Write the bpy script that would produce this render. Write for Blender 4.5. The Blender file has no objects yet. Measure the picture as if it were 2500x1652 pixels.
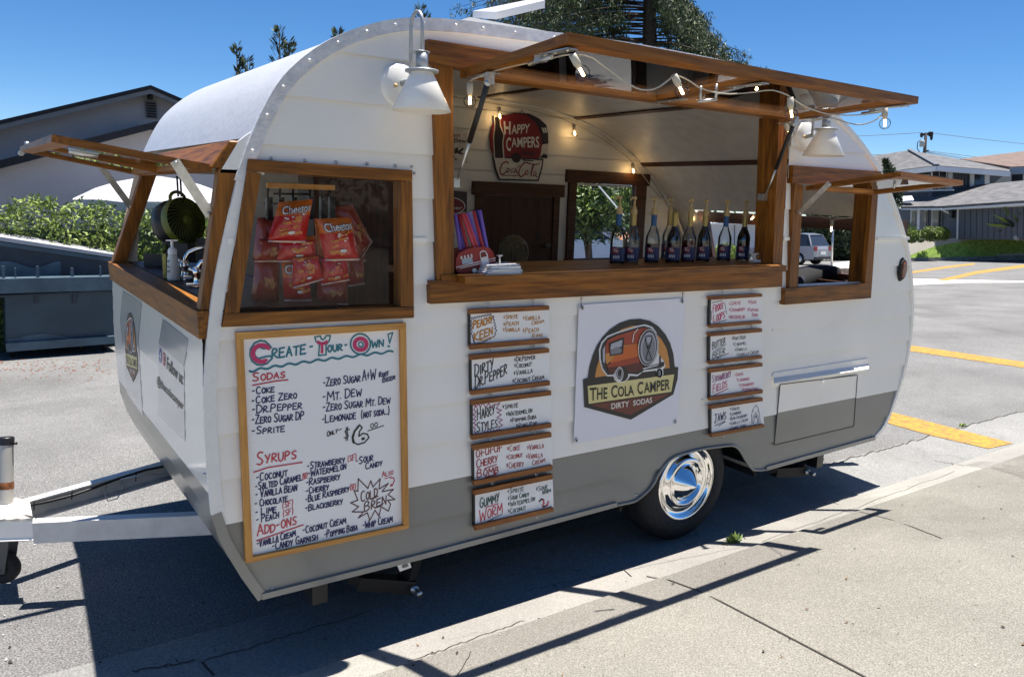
import bpy, bmesh, math, random
from mathutils import Vector, Matrix
from mathutils.geometry import tessellate_polygon
random.seed(7)
R_ = math.radians
SC = bpy.context.scene
# ------------------------------------------------------------------ camera
FPX = 1927.6218800691277
CAM = Vector((-0.469319962004355, -2.5928230544389907, 1.655893856604121))
YAW, PIT, ROL = 0.6072284236508966, 0.17727722890633313, 0.03325583461055267
FW = Vector((math.sin(YAW)*math.cos(PIT), math.cos(YAW)*math.cos(PIT), -math.sin(PIT)))
_r0 = Vector((math.cos(YAW), -math.sin(YAW), 0)); _u0 = _r0.cross(FW)
RT = _r0*math.cos(ROL)+_u0*math.sin(ROL); UP = -_r0*math.sin(ROL)+_u0*math.cos(ROL)
cd = bpy.data.cameras.new('camera'); co = bpy.data.objects.new('camera', cd); SC.collection.objects.link(co)
cd.sensor_width = 36; cd.lens = FPX*36/2500; cd.clip_start = .05; cd.clip_end = 2000
m = Matrix((RT, UP, -FW)).transposed().to_4x4(); m.translation = CAM; co.matrix_world = m
SC.camera = co
# ------------------------------------------------------------------ light
SUNDIR = Vector((-.20, -.012, -1)).normalized()      # the way the light travels
w = bpy.data.worlds.new('World'); SC.world = w; w.use_nodes = True
nt = w.node_tree; sky = nt.nodes.new('ShaderNodeTexSky'); sky.sky_type = 'NISHITA'; sky.sun_disc = False
sky.sun_elevation = math.asin(-SUNDIR.z); sky.sun_rotation = math.atan2(-SUNDIR.x, -SUNDIR.y)
sky.altitude = 3000; sky.air_density = 1.0; sky.dust_density = 0.0; sky.ozone_density = 6.0
hs_=nt.nodes.new('ShaderNodeHueSaturation'); hs_.inputs['Saturation'].default_value=1.18; nt.links.new(sky.outputs[0],hs_.inputs['Color']); nt.links.new(hs_.outputs[0], nt.nodes['Background'].inputs[0]); nt.nodes['Background'].inputs[1].default_value = .069
sl = bpy.data.lights.new('sun', 'SUN'); sl.energy = 5.0; sl.angle = R_(.5); sl.color = (1, .955, .89)
so = bpy.data.objects.new('sun', sl); SC.collection.objects.link(so); so.rotation_euler = (-SUNDIR).to_track_quat('Z', 'Y').to_euler()
so.location = (0, 0, 20)
vs = SC.view_settings; vs.view_transform = 'Standard'; vs.look = 'None'; vs.gamma = 1; vs.exposure = 1.03
SC.cycles.max_bounces = 10; SC.cycles.transparent_max_bounces = 24; SC.cycles.glossy_bounces = 4
SC.cycles.sample_clamp_indirect = 6
# ------------------------------------------------------------------ pixel helpers
def ray(px, py): return FW+RT*((px-1250)/FPX)-UP*((py-826)/FPX)
def on(px, py, ax, v):
    d = ray(px, py); return CAM+d*((v-CAM[ax])/d[ax])
def Y(px, py, v=0.): return on(px, py, 1, v)
def Z(px, py, v=0.): return on(px, py, 2, v)
def X(px, py, v=0.): return on(px, py, 0, v)
def D(px, py, d): return CAM+ray(px, py)*d
FR = dict(A=(0,180,3.1355),B=(0,600,3.136),C=(0,1040,2.561),D=(500,360,3.266),E=(560,770,4.752),F=(560,1070,4.752),G=(1040,60,3.92),H=(1040,400,4.357),
 I=(1440,80,4.2375),J=(1440,400,4.2375),K=(1900,240,3.015),L=(1120,720,5.227),M=(1120,1000,5.057),N=(1380,700,3.919),O=(1700,700,4.127),P=(1500,1020,3.39),
 Q=(1860,860,3.708),R=(2050,320,3.92),S=(260,680,4.127),U=(900,1150,1.695),V=(380,420,5.225),W=(900,30,5.808),X=(1930,480,6.535),T=(300,1300,2.373),o=(0,0,1))
def px(f, x, y):
    a = FR[f]; return (a[0]+x/a[2], a[1]+y/a[2])
def PY(f, pts, y): return [Y(*px(f, *p), y) for p in pts]
# ------------------------------------------------------------------ mesh builder
class MB:
    def __init__(s): s.v=[]; s.f=[]; s.m=[]; s.s=[]
    def face(s, pts, m=0, sm=False):
        i=len(s.v); s.v+= [Vector(p) for p in pts]; s.f.append(list(range(i,i+len(pts)))); s.m.append(m); s.s.append(sm)
    def poly(s, pts, m=0):
        pts=[Vector(p) for p in pts]
        i=len(s.v); s.v+=pts
        for t in tessellate_polygon([pts]): s.f.append([i+k for k in t]); s.m.append(m); s.s.append(False)
    def prism(s, pts, vec, m=0, m2=None):
        pts=[Vector(p) for p in pts]; vec=Vector(vec); q=[p+vec for p in pts]
        if len(pts)==4: s.face(pts,m); s.face(q[::-1],m)
        else: s.poly(pts,m); s.poly(q[::-1],m)
        n=len(pts)
        for i in range(n):
            j=(i+1)%n; s.face([pts[j],pts[i],q[i],q[j]], m if m2 is None else m2)
    def box(s,x0,x1,y0,y1,z0,z1,m=0):
        s.prism([(x0,y0,z0),(x1,y0,z0),(x1,y0,z1),(x0,y0,z1)],(0,y1-y0,0),m)
    def obox(s,c,ax,ay,az,m=0):
        c=Vector(c);ax=Vector(ax);ay=Vector(ay);az=Vector(az)
        s.prism([c-ax-ay-az,c+ax-ay-az,c+ax-ay+az,c-ax-ay+az],ay*2,m)
    def bar(s,a,b,w,h,up=(0,0,1),m=0):
        a=Vector(a);b=Vector(b);d=(b-a).normalized();side=d.cross(Vector(up)).normalized();u=side.cross(d)
        s.obox((a+b)/2,(b-a)/2,side*(w/2),u*(h/2),m)
    def tube(s,path,r,n=8,m=0,cap=True):
        path=[Vector(p) for p in path]; rs=r if isinstance(r,(list,tuple)) else [r]*len(path)
        prev=None; base=len(s.v); k=len(path)
        for i,p in enumerate(path):
            t=(path[min(i+1,k-1)]-path[max(i-1,0)]).normalized()
            if prev is None:
                a=Vector((0,0,1)) if abs(t.z)<.9 else Vector((1,0,0)); u=t.cross(a).normalized()
            else:
                u=(prev-t*prev.dot(t)).normalized()
            prev=u; b=t.cross(u)
            for j in range(n):
                an=2*math.pi*j/n; s.v.append(p+(u*math.cos(an)+b*math.sin(an))*rs[i])
        for i in range(k-1):
            for j in range(n):
                a=base+i*n+j; b=base+i*n+(j+1)%n
                s.f.append([a,b,b+n,a+n]); s.m.append(m); s.s.append(True)
        if cap:
            for i0 in (base,base+(k-1)*n):
                s.f.append(list(range(i0,i0+n))); s.m.append(m); s.s.append(False)
    def lathe(s,prof,o,ax=(0,0,1),n=20,m=0,u=None,sm=True,ms=None):
        ax=Vector(ax).normalized(); o=Vector(o)
        if u is None: u=ax.orthogonal().normalized()
        b=ax.cross(u); base=len(s.v); k=len(prof)
        for (r,h) in prof:
            for j in range(n):
                an=2*math.pi*j/n; s.v.append(o+ax*h+(u*math.cos(an)+b*math.sin(an))*r)
        for i in range(k-1):
            for j in range(n):
                a=base+i*n+j; c=base+i*n+(j+1)%n
                s.f.append([a,c,c+n,a+n]); s.m.append(ms[i] if ms else m); s.s.append(sm)
    def ball(s,c,r,n=12,m=0,sc=(1,1,1)):
        pr=[]; c=Vector(c); base=len(s.v); k=n//2+1
        for i in range(k):
            th=math.pi*i/(k-1)
            for j in range(n):
                an=2*math.pi*j/n; s.v.append(c+Vector((math.sin(th)*math.cos(an)*r*sc[0],math.sin(th)*math.sin(an)*r*sc[1],math.cos(th)*r*sc[2])))
        for i in range(k-1):
            for j in range(n):
                a=base+i*n+j; d=base+i*n+(j+1)%n
                s.f.append([a,a+n,d+n,d]); s.m.append(m); s.s.append(True)
    def sheet(s,rows,m=0,sm=True):
        base=len(s.v); nc=len(rows[0])
        for r in rows: s.v+=[Vector(p) for p in r]
        for i in range(len(rows)-1):
            for j in range(nc-1):
                a=base+i*nc+j; s.f.append([a,a+1,a+nc+1,a+nc]); s.m.append(m); s.s.append(sm)
def inv_of(p):
    M=Matrix.Translation(p.location)
    return M.inverted()
def obj(name, mb, mats, parent=None, bevel=0, base=None, merge=False):
    if not isinstance(mats,(list,tuple)): mats=[mats]
    o0=Vector((0,0,0))
    if parent is None and mb.v:
        xs=[p.x for p in mb.v]; ys=[p.y for p in mb.v]; zs=[p.z for p in mb.v]
        o0=Vector(base) if base is not None else Vector(((min(xs)+max(xs))/2,(min(ys)+max(ys))/2,min(zs)))
    me=bpy.data.meshes.new(name); me.from_pydata([p-o0 for p in mb.v],[],mb.f); me.update()
    for mt in mats: me.materials.append(mt)
    me.polygons.foreach_set('material_index',mb.m); me.polygons.foreach_set('use_smooth',mb.s)
    bm=bmesh.new(); bm.from_mesh(me)
    if merge or any(mb.s): bmesh.ops.remove_doubles(bm,verts=bm.verts,dist=1e-5) if merge else None
    bmesh.ops.recalc_face_normals(bm,faces=bm.faces); bm.to_mesh(me); bm.free()
    o=bpy.data.objects.new(name,me); SC.collection.objects.link(o); o.location=o0
    if parent is not None:
        o.parent=parent; q=parent; T=Vector((0,0,0))
        while q is not None: T+=q.location; q=q.parent
        o.location=-T if parent.type=='EMPTY' or True else o0
    if bevel:
        b=o.modifiers.new('Bevel','BEVEL'); b.width=bevel; b.segments=1; b.limit_method='ANGLE'; b.angle_limit=R_(40)
    return o
def tag(o,label,cat=None,group=None,kind=None):
    if label: o['label']=label
    if cat: o['category']=cat
    if group: o['group']=group
    if kind: o['kind']=kind
    return o
def thing(name,label,cat,loc,group=None):
    o=bpy.data.objects.new(name,None); SC.collection.objects.link(o); o.location=loc; o.empty_display_size=.1
    return tag(o,label,cat,group)
# ------------------------------------------------------------------ materials
def mat(name,col,rough=.5,metal=0,var=0,vscale=8,bump=0,bscale=40,spec=.5,col2=None,emit=0,coat=0,stretch=None,detail=6,trans=0):
    mt=bpy.data.materials.new(name); mt.use_nodes=True; n=mt.node_tree; P=n.nodes['Principled BSDF']
    P.inputs['Base Color'].default_value=(*col,1); P.inputs['Roughness'].default_value=rough; P.inputs['Metallic'].default_value=metal
    P.inputs['Specular IOR Level'].default_value=spec
    if coat: P.inputs['Coat Weight'].default_value=coat; P.inputs['Coat Roughness'].default_value=.08
    if emit: P.inputs['Emission Color'].default_value=(*col,1); P.inputs['Emission Strength'].default_value=emit
    if trans: P.inputs['Transmission Weight'].default_value=trans
    if var or col2 or bump:
        tc=n.nodes.new('ShaderNodeTexCoord'); mp=n.nodes.new('ShaderNodeMapping'); n.links.new(tc.outputs['Object'],mp.inputs[0])
        if stretch: mp.inputs['Scale'].default_value=stretch
        if var or col2:
            no=n.nodes.new('ShaderNodeTexNoise'); no.inputs['Scale'].default_value=vscale; no.inputs['Detail'].default_value=detail; n.links.new(mp.outputs[0],no.inputs[0])
            cr=n.nodes.new('ShaderNodeValToRGB'); n.links.new(no.outputs['Fac'],cr.inputs[0])
            a=[c*(1-var) for c in col]; b=col2 if col2 else [min(1,c*(1+var)) for c in col]
            cr.color_ramp.elements[0].position=.32; cr.color_ramp.elements[1].position=.68
            cr.color_ramp.elements[0].color=(*a,1); cr.color_ramp.elements[1].color=(*b,1); n.links.new(cr.outputs[0],P.inputs['Base Color'])
        if bump:
            n2=n.nodes.new('ShaderNodeTexNoise'); n2.inputs['Scale'].default_value=bscale; n2.inputs['Detail'].default_value=4; n.links.new(mp.outputs[0],n2.inputs[0])
            bp=n.nodes.new('ShaderNodeBump'); bp.inputs['Strength'].default_value=bump; bp.inputs['Distance'].default_value=.02; n.links.new(n2.outputs['Fac'],bp.inputs['Height']); n.links.new(bp.outputs[0],P.inputs['Normal'])
    return mt
def wood(name,axis,c1,c2,rough=.5,coat=.0,sc=1.):
    mt=bpy.data.materials.new(name); mt.use_nodes=True; n=mt.node_tree; P=n.nodes['Principled BSDF']
    tc=n.nodes.new('ShaderNodeTexCoord'); mp=n.nodes.new('ShaderNodeMapping'); n.links.new(tc.outputs['Object'],mp.inputs[0])
    s=[22*sc]*3; s[axis]=1.6*sc; mp.inputs['Scale'].default_value=s
    no=n.nodes.new('ShaderNodeTexNoise'); no.inputs['Scale'].default_value=1.; no.inputs['Detail'].default_value=7; no.inputs['Distortion'].default_value=1.6; n.links.new(mp.outputs[0],no.inputs[0])
    wv=n.nodes.new('ShaderNodeTexNoise'); wv.inputs['Scale'].default_value=4.5; wv.inputs['Detail'].default_value=3; n.links.new(mp.outputs[0],wv.inputs[0])
    mx=n.nodes.new('ShaderNodeMath'); mx.operation='MULTIPLY_ADD'; mx.inputs[1].default_value=.45; n.links.new(wv.outputs['Fac'],mx.inputs[0])
    m2=n.nodes.new('ShaderNodeMath'); m2.operation='MULTIPLY'; m2.inputs[1].default_value=.62; n.links.new(no.outputs['Fac'],m2.inputs[0]); n.links.new(m2.outputs[0],mx.inputs[2])
    cr=n.nodes.new('ShaderNodeValToRGB'); cr.color_ramp.elements[0].position=.38; cr.color_ramp.elements[1].position=.68
    cr.color_ramp.elements[0].color=(*c1,1); cr.color_ramp.elements[1].color=(*c2,1); n.links.new(mx.outputs[0],cr.inputs[0]); n.links.new(cr.outputs[0],P.inputs['Base Color'])
    P.inputs['Roughness'].default_value=rough; P.inputs['Specular IOR Level'].default_value=.36; P.inputs['Coat Weight'].default_value=coat; P.inputs['Coat Roughness'].default_value=.15
    b=n.nodes.new('ShaderNodeBump'); b.inputs['Strength'].default_value=.15; b.inputs['Distance'].default_value=.004; n.links.new(mx.outputs[0],b.inputs['Height']); n.links.new(b.outputs[0],P.inputs['Normal'])
    return mt
def glass(name,tint=(1,1,1),ior=1.45,add=0.0,mult=1.0):
    mt=bpy.data.materials.new(name); mt.use_nodes=True; n=mt.node_tree; n.nodes.clear()
    o=n.nodes.new('ShaderNodeOutputMaterial'); t=n.nodes.new('ShaderNodeBsdfTransparent'); t.inputs[0].default_value=(*tint,1)
    g=n.nodes.new('ShaderNodeBsdfGlossy'); g.inputs['Roughness'].default_value=.01; fr=n.nodes.new('ShaderNodeFresnel'); fr.inputs[0].default_value=ior
    a=n.nodes.new('ShaderNodeMath'); a.operation='MULTIPLY_ADD'; a.inputs[1].default_value=mult; a.inputs[2].default_value=add; a.use_clamp=True; n.links.new(fr.outputs[0],a.inputs[0])
    mx=n.nodes.new('ShaderNodeMixShader'); n.links.new(a.outputs[0],mx.inputs[0]); n.links.new(t.outputs[0],mx.inputs[1]); n.links.new(g.outputs[0],mx.inputs[2]); n.links.new(mx.outputs[0],o.inputs[0])
    return mt
WD1=(.095,.032,.004); WD2=(.33,.122,.013)
MT=dict(
 white=mat('white paint',(.92,.89,.82),.20,var=.035,vscale=2.2,bump=.05,bscale=9,coat=.3),
 white2=mat('white roof paint',(.60,.60,.60),.3,var=.03,vscale=5,bump=.10,bscale=26),
 trimw=mat('thick brushed white paint',(.80,.79,.75),.4,var=.03,vscale=30,bump=.10,bscale=70),
 grey=mat('grey paint',(.245,.24,.212),.28,var=.05,vscale=3,bump=.03,bscale=12,coat=.25),
 alu=mat('aluminium rail',(.72,.72,.72),.42,.25,var=.12,vscale=25,bump=.2,bscale=60),
 steel=mat('galvanised steel',(.55,.56,.55),.35,.9,var=.2,vscale=30),
 chrome=mat('chrome',(.92,.92,.92),.05,1),
 wx=wood('stained wood along x',0,WD1,WD2), wy=wood('stained wood along y',1,WD1,WD2), wz=wood('stained wood along z',2,WD1,WD2),
 dwx=wood('dark wood along x',0,(.035,.012,.004),(.10,.035,.010)), dwz=wood('dark wood along z',2,(.030,.010,.004),(.085,.03,.009)), dwy=wood('dark wood along y',1,(.03,.011,.004),(.09,.03,.01)),
 pine=wood('pine frame x',0,(.45,.20,.045),(.66,.34,.09)), pinez=wood('pine frame z',2,(.45,.20,.045),(.66,.34,.09)),
 bar=wood('menu bar wood',0,(.16,.050,.010),(.34,.125,.027),sc=1.6),
 glass=glass('window glass',mult=.7), hglass=glass('hatch glass',(.985,.975,.985),1.45,.01),
 black=mat('black metal',(.012,.012,.013),.4), rubber=mat('tyre rubber',(.014,.014,.015),.75,var=.3,vscale=40,bump=.2,bscale=80),
 dark=mat('dark void',(.01,.01,.01),.9),
 shiplap=mat('white shiplap',(.78,.75,.67),.5,var=.05,vscale=6), ceil=mat('ceiling lining',(.70,.68,.64),.45,var=.08,vscale=12,bump=.05,bscale=60),
 board=mat('whiteboard sheet',(.86,.86,.85),.16,coat=.3), vinyl=mat('white vinyl',(.82,.81,.86),.35,var=.02,vscale=3,bump=.12,bscale=5),
)
def ink(name,c,r=.4): 
    if name not in MT: MT[name]=mat('ink '+name,c,r)
    return MT[name]
ink('i_teal',(.01,.17,.22)); ink('i_pink',(.60,.03,.14)); ink('i_red',(.55,.05,.07)); ink('i_blue',(.008,.014,.10)); ink('i_black',(.012,.012,.02)); ink('i_org',(.52,.22,.015)); ink('i_dred',(.36,.012,.022)); ink('i_purp',(.30,.04,.20)); ink('i_green',(.01,.07,.06)); ink('i_brown',(.10,.03,.03))
# ------------------------------------------------------------------ ground
def gz(y):
    P=[(-60,4.45),(-1.5,.27),(-.70,.165),(-.42,.098),(-.41,.084),(-.13,-.010),(-.07,-.072),(.0,-.07),(.395,-.055),(3,-.06),(400,-.06-.068*397)]
    for (a,za),(b,zb) in zip(P,P[1:]):
        if y<=b: return za+(zb-za)*(y-a)/(b-a)
    return P[-1][1]
def ground_at(pxx,pyy,lift=0.):
    d=ray(pxx,pyy); t=1.
    lo,hi=.5,400.
    for _ in range(60):
        mid=(lo+hi)/2; p=CAM+d*mid
        if p.z>gz(p.y)+lift: lo=mid
        else: hi=mid
    return CAM+d*lo
def strip(name,y0,y1,mt,lift=0,x0=-40,x1=200,ys=None):
    b=MB(); ys=ys or sorted({y0,y1}|{y for y in (-60,-1.5,-.70,-.42,-.41,-.13,-.07,0,.395,3,400) if y0<y<y1})
    b.sheet([[(x0,y,gz(y)+lift),(x1,y,gz(y)+lift)] for y in ys],sm=False)
    return b
def ground_mat(name,dark,mid,light,scale,bump,spots=None,big=.25):
    mt=bpy.data.materials.new(name); mt.use_nodes=True; n=mt.node_tree; P=n.nodes['Principled BSDF']; P.inputs['Roughness'].default_value=.88; P.inputs['Specular IOR Level'].default_value=.25
    g=n.nodes.new('ShaderNodeNewGeometry')
    no=n.nodes.new('ShaderNodeTexNoise'); no.inputs['Scale'].default_value=scale; no.inputs['Detail'].default_value=3; no.inputs['Roughness'].default_value=.65; n.links.new(g.outputs['Position'],no.inputs[0])
    vo=n.nodes.new('ShaderNodeTexVoronoi'); vo.inputs['Scale'].default_value=scale*.9; n.links.new(g.outputs['Position'],vo.inputs[0])
    av=n.nodes.new('ShaderNodeMath'); av.operation='MULTIPLY_ADD'; av.inputs[1].default_value=.55; n.links.new(vo.outputs['Distance'],av.inputs[0])
    sb=n.nodes.new('ShaderNodeMath'); sb.operation='MULTIPLY'; sb.inputs[1].default_value=.8; n.links.new(no.outputs['Fac'],sb.inputs[0]); n.links.new(sb.outputs[0],av.inputs[2])
    cr=n.nodes.new('ShaderNodeValToRGB'); e=cr.color_ramp.elements; e[0].position=.40; e[0].color=(*dark,1); e[1].position=.86; e[1].color=(*light,1); x=e.new(.62); x.color=(*mid,1)
    n.links.new(av.outputs[0],cr.inputs[0])
    def layer(prev,sc,lo,hi,v0,v1,det=8,dist=0.):
        n2=n.nodes.new('ShaderNodeTexNoise'); n2.inputs['Scale'].default_value=sc; n2.inputs['Detail'].default_value=det; n2.inputs['Roughness'].default_value=.62; n2.inputs['Distortion'].default_value=dist; n.links.new(g.outputs['Position'],n2.inputs[0])
        mr=n.nodes.new('ShaderNodeMapRange'); mr.inputs[1].default_value=lo; mr.inputs[2].default_value=hi; mr.inputs[3].default_value=v0; mr.inputs[4].default_value=v1; n.links.new(n2.outputs['Fac'],mr.inputs[0])
        mu=n.nodes.new('ShaderNodeMix'); mu.data_type='RGBA'; mu.blend_type='MULTIPLY'; mu.inputs[0].default_value=1; n.links.new(prev,mu.inputs[6]); n.links.new(mr.outputs[0],mu.inputs[7]); return mu.outputs[2]
    c_=layer(cr.outputs[0],.9,.3,.7,1-big,1+big*.6); c_=layer(c_,3.1,.60,.72,1.,.80,10,1.5); c_=layer(c_,.45,.56,.66,1.,.84,6,.6); c_=layer(c_,9.,.66,.74,1.,.72,4,.3)
    n.links.new(c_,P.inputs['Base Color'])
    b=n.nodes.new('ShaderNodeBump'); b.inputs['Strength'].default_value=bump; b.inputs['Distance'].default_value=.006; n.links.new(av.outputs[0],b.inputs['Height']); n.links.new(b.outputs[0],P.inputs['Normal'])
    return mt
MT['asphalt']=ground_mat('asphalt',(.075,.074,.072),(.158,.155,.150),(.265,.261,.252),150,.7)
MT['conc']=ground_mat('exposed concrete walk',(.115,.108,.09),(.198,.188,.161),(.278,.264,.232),190,.3,big=.2)
MT['gutter']=ground_mat('gutter concrete',(.25,.238,.21),(.31,.298,.268),(.36,.345,.31),110,.2,big=.2)
MT['pan']=ground_mat('grey gutter pan',(.185,.183,.176),(.235,.232,.222),(.285,.281,.268),90,.2,big=.25)
MT['drive']=mat('driveway concrete',(.50,.47,.41),.9,var=.08,vscale=1.2)
MT['yellow']=mat('yellow road paint',(.27,.16,.05),.75,col2=(.60,.29,.02),var=.12,vscale=26,bump=.5,bscale=70,detail=10)
MT['grass']=mat('lawn grass',(.24,.38,.06),.9,var=.35,vscale=6,col2=(.36,.52,.10),detail=10)
tag(obj('road',strip('road',.395,400,MT['asphalt'],ys=[.395,3,400],x0=-120,x1=300),MT['asphalt'],base=(0,0,0)),None,kind='structure')
tag(obj('gutter',strip('gutter',-.07,.395,None),MT['pan'],base=(0,0,0)),None,kind='structure')
tag(obj('kerb',strip('kerb',-.415,-.07,None),MT['gutter'],base=(0,0,0)),None,kind='structure')
tag(obj('pavement',strip('pavement',-60,-.415,None,ys=[-60,-1.5,-.7,-.42,-.415]),MT['conc'],base=(0,0,0)),None,kind='structure')
# joints and cracks of the paving (thin dark grooves lying on it)
jb=MB()
def gline(b,pts,w,lift=.003,m=0):
    P=[ground_at(*p,lift) for p in pts]
    Q=[]
    for a,c in zip(P,P[1:]):
        k=max(1,int((c-a).length/.15)); Q+=[a.lerp(c,i/k) for i in range(k)]
    Q.append(P[-1])
    for q in Q: q.z=gz(q.y)+lift
    for a,c in zip(Q,Q[1:]):
        d=c-a; s=Vector((-d.y,d.x,0)).normalized()*w/2
        b.face([a-s,c-s,c+s,a+s],m)
gline(jb,[px('U',1150,432),px('U',2060,851)],.008); gline(jb,[px('U',1945,160),px('U',2373,276)],.006)
gline(jb,[px('U',1030,400),px('U',1088,434)],.004); gline(jb,[px('U',1870,118),px('U',1945,135)],.004)
def wob(p,q,n,a): 
    r=[]
    for i in range(n+1):
        t=i/n; r.append((p[0]+(q[0]-p[0])*t+random.uniform(-a,a)*.5,p[1]+(q[1]-p[1])*t+random.uniform(-a,a)))
    return r
gline(jb,wob(px('U',160,790),px('U',645,615),26,3),.004); gline(jb,wob(px('U',370,840),px('U',425,740),8,4),.003)
gline(jb,wob((1285,1440),(1830,1330),24,1),.002); gline(jb,wob((1860,1322),(2330,1150),20,2),.0025)
gline(jb,wob(px('Q',600,1012),px('Q',2373,520),60,3),.008); gline(jb,wob(px('T',50,800),px('T',420,735),14,3),.007); gline(jb,wob(px('T',470,740),px('T',1400,460),20,3),.005)
gline(jb,wob(px('T',450,740),px('T',530,830),8,3),.009); gline(jb,wob(px('Q',1560,980),px('Q',1830,1020),5,1),.005)
for k in range(7): gline(jb,[px('Q',1840+20*k,1015-5*k),px('Q',2373,1130-20*k)],.004)
gline(jb,wob(px('P',670,955),px('P',710,985),4,3),.004); gline(jb,wob(px('P',950,925),px('P',1090,1000),6,5),.003)
MT['groove']=mat('dirt filled groove',(.05,.043,.035),.95)
tag(obj('paving_joints',jb,MT['groove'],base=(0,0,0)),None,kind='structure')
yb=MB()
def gpoly(b,pts,lift=.004,m=0):
    P=[ground_at(*p,lift) for p in pts]; b.poly(P,m)
def gband(b,l1,l2,lift=.004,m=0,n=30):
    def samp(l):
        k=len(l)-1; r=[]
        for i in range(n+1):
            t=i/n*k; j=min(int(t),k-1); u=t-j; p=ground_at(l[j][0]+(l[j+1][0]-l[j][0])*u,l[j][1]+(l[j+1][1]-l[j][1])*u,lift); p.z=gz(p.y)+lift; r.append(p)
        return r
    b.sheet([samp(l1),samp(l2)],m,False)
gband(yb,[(2195,834),(2225,843),(2500,883)],[(2195,847),(2225,857),(2500,897)])
gband(yb,[px('Q',1150,535),px('Q',1300,570),px('Q',1760,690),px('Q',2275,820)],[px('Q',1110,625),px('Q',1210,660),px('Q',1540,750),px('Q',2050,868)])
gband(yb,[px('R',640,1350),px('R',1000,1295),px('R',1290,1262)],[px('R',640,1368),px('R',1000,1315),px('R',1290,1278)])
gband(yb,[px('R',920,1428),px('R',1300,1340),px('R',1800,1272)],[px('R',1040,1430),px('R',1320,1365),px('R',1800,1300)])
tag(obj('road_marking',yb,MT['yellow'],base=(0,0,0)),None,kind='structure')
vb=MB(); gband(vb,[px('R',560,1410),px('R',1200,1422),px('R',1800,1436)],[px('R',560,1478),px('R',1200,1450),px('R',1800,1448)],.003)
tag(obj('valley_gutter',vb,mat('pale gutter concrete',(.62,.60,.54),.9,var=.05,vscale=2),base=(0,0,0)),None,kind='structure')

rs=random.Random(77); gb_=MB()
for k in range(420):
    q=(rs.uniform(700,2500),rs.uniform(1100,1652)) if k%2 else (rs.uniform(0,600),rs.uniform(900,1640)); p=ground_at(*q,.004); a=rs.uniform(0,6.28); s_=rs.choice((.003,.004,.004,.005,.009)); u=Vector((math.cos(a),math.sin(a),0))*s_; v=Vector((-u.y,u.x,0))*rs.uniform(.25,.7); p.z=gz(p.y)+.004
    gb_.face([p-u,p-v+Vector((0,0,.002)),p+u+Vector((0,0,.003)),p+v],rs.choice((0,0,1,2)))
tag(obj('grit',gb_,[mat('dark grit',(.035,.03,.025),.9),mat('dry leaf bit',(.16,.09,.04),.9),mat('pale grit',(.42,.40,.36),.9)],base=(0,0,0)),'scattered grit and dry leaf bits on the pavement and asphalt','grit',kind='stuff')
# ================================================================== CAMPER
WB=1.84                                             # width of the body
camper=thing('camper_trailer','white and grey rounded vintage camper trailer with wooden serving hatches propped open','camper trailer',(2.3,.9,-.06))
TOP=[(577,442),(620,318),(674,211),(725,157),(780,116),(838,87),(895,68),(950,55),(1011,49.5),(1117,55),(1264,76),(1475,100),(1686,137),(1790,160),(1886,187.5),(1949,216),(2001,247),(2065,305),(2117,369),(2160,442),(2196,537),(2218,621),(2226,716),(2225,800),(2212,885),(2186,969),(2160,1038),(2133,1069)]
FRONT=[(542.5,590),(528,660),(516,727),(503,843),(497,948),(500,1053),(506,1148),(516,1254),(537,1317),(560,1357),(590,1406),(630,1461)]
top=[Y(*p) for p in TOP]; front=[Y(*p) for p in FRONT]
def smooth(P,n=1):
    for _ in range(n):
        Q=[P[0]]
        for a,b in zip(P,P[1:]): Q+=[a.lerp(b,.25),a.lerp(b,.75)]
        P=Q+[P[-1]]
    return P
topS=smooth(top,2)
ARCH=[px('P',*p) for p in [(0,715),(120,690),(160,678),(200,650),(260,600),(310,540),(350,450),(420,360),(470,322),(520,300),(700,250),(900,225),(950,220),(980,225),(1010,243),(1030,270),(1070,340),(1110,400),(1128,418),(1150,425),(1200,425),(1240,420)]]
arch=[Y(*p) for p in ARCH]
outline=topS+[Y(2135.7,1067)]+arch[::-1]+[Y(1020,1362)]+front[::-1]
OPEN=[[(622,408),(990,432),(994,762),(566,782)],[(1085,150),(1912,285),(1897,664),(1090,694)],[(1950,440),(2139,448),(2120,700),(1936,712)]]
opens=[[Y(*p) for p in o] for o in OPEN]
opens[1]=[Vector((.945,0,2.11)),Vector((3.0,0,2.11)),Vector((3.0,0,1.325)),Vector((.975,0,1.325))]
loops=[outline]+opens
tri=tessellate_polygon(loops); flat=[p for l in loops for p in l]
ZG=.547; ZBELT=1.486; PITCH=.1565
def wall_strips(y0,sign,z_from,z_to):
    b=MB(); lines=[ZG-PITCH*2,ZG-PITCH,ZG]+[ZG+PITCH*k for k in range(1,14)]
    lines=[l for l in lines if z_from<=l<=z_to]
    lines=[z_from]+[l for l in lines if l>z_from+1e-4 and l<z_to-1e-4]+[z_to]
    for z0,z1 in zip(lines,lines[1:]):
        bm=bmesh.new(); vv=[bm.verts.new(p) for p in flat]
        for t in tri:
            try: bm.faces.new([vv[i] for i in t])
            except ValueError: pass
        g=bm.verts[:]+bm.edges[:]+bm.faces[:]; bmesh.ops.bisect_plane(bm,geom=g,plane_co=(0,0,z0-.004),plane_no=(0,0,-1),clear_outer=True)
        g=bm.verts[:]+bm.edges[:]+bm.faces[:]; bmesh.ops.bisect_plane(bm,geom=g,plane_co=(0,0,z1),plane_no=(0,0,1),clear_outer=True)
        for f in bm.faces:
            b.face([Vector((v.co.x,y0+sign*(.0095*(z1-v.co.z)/(z1-z0)),v.co.z)) for v in f.verts])
        bm.free()
    return b
obj('side_wall',wall_strips(0,-1,ZG,3.),MT['white'],camper)
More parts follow.
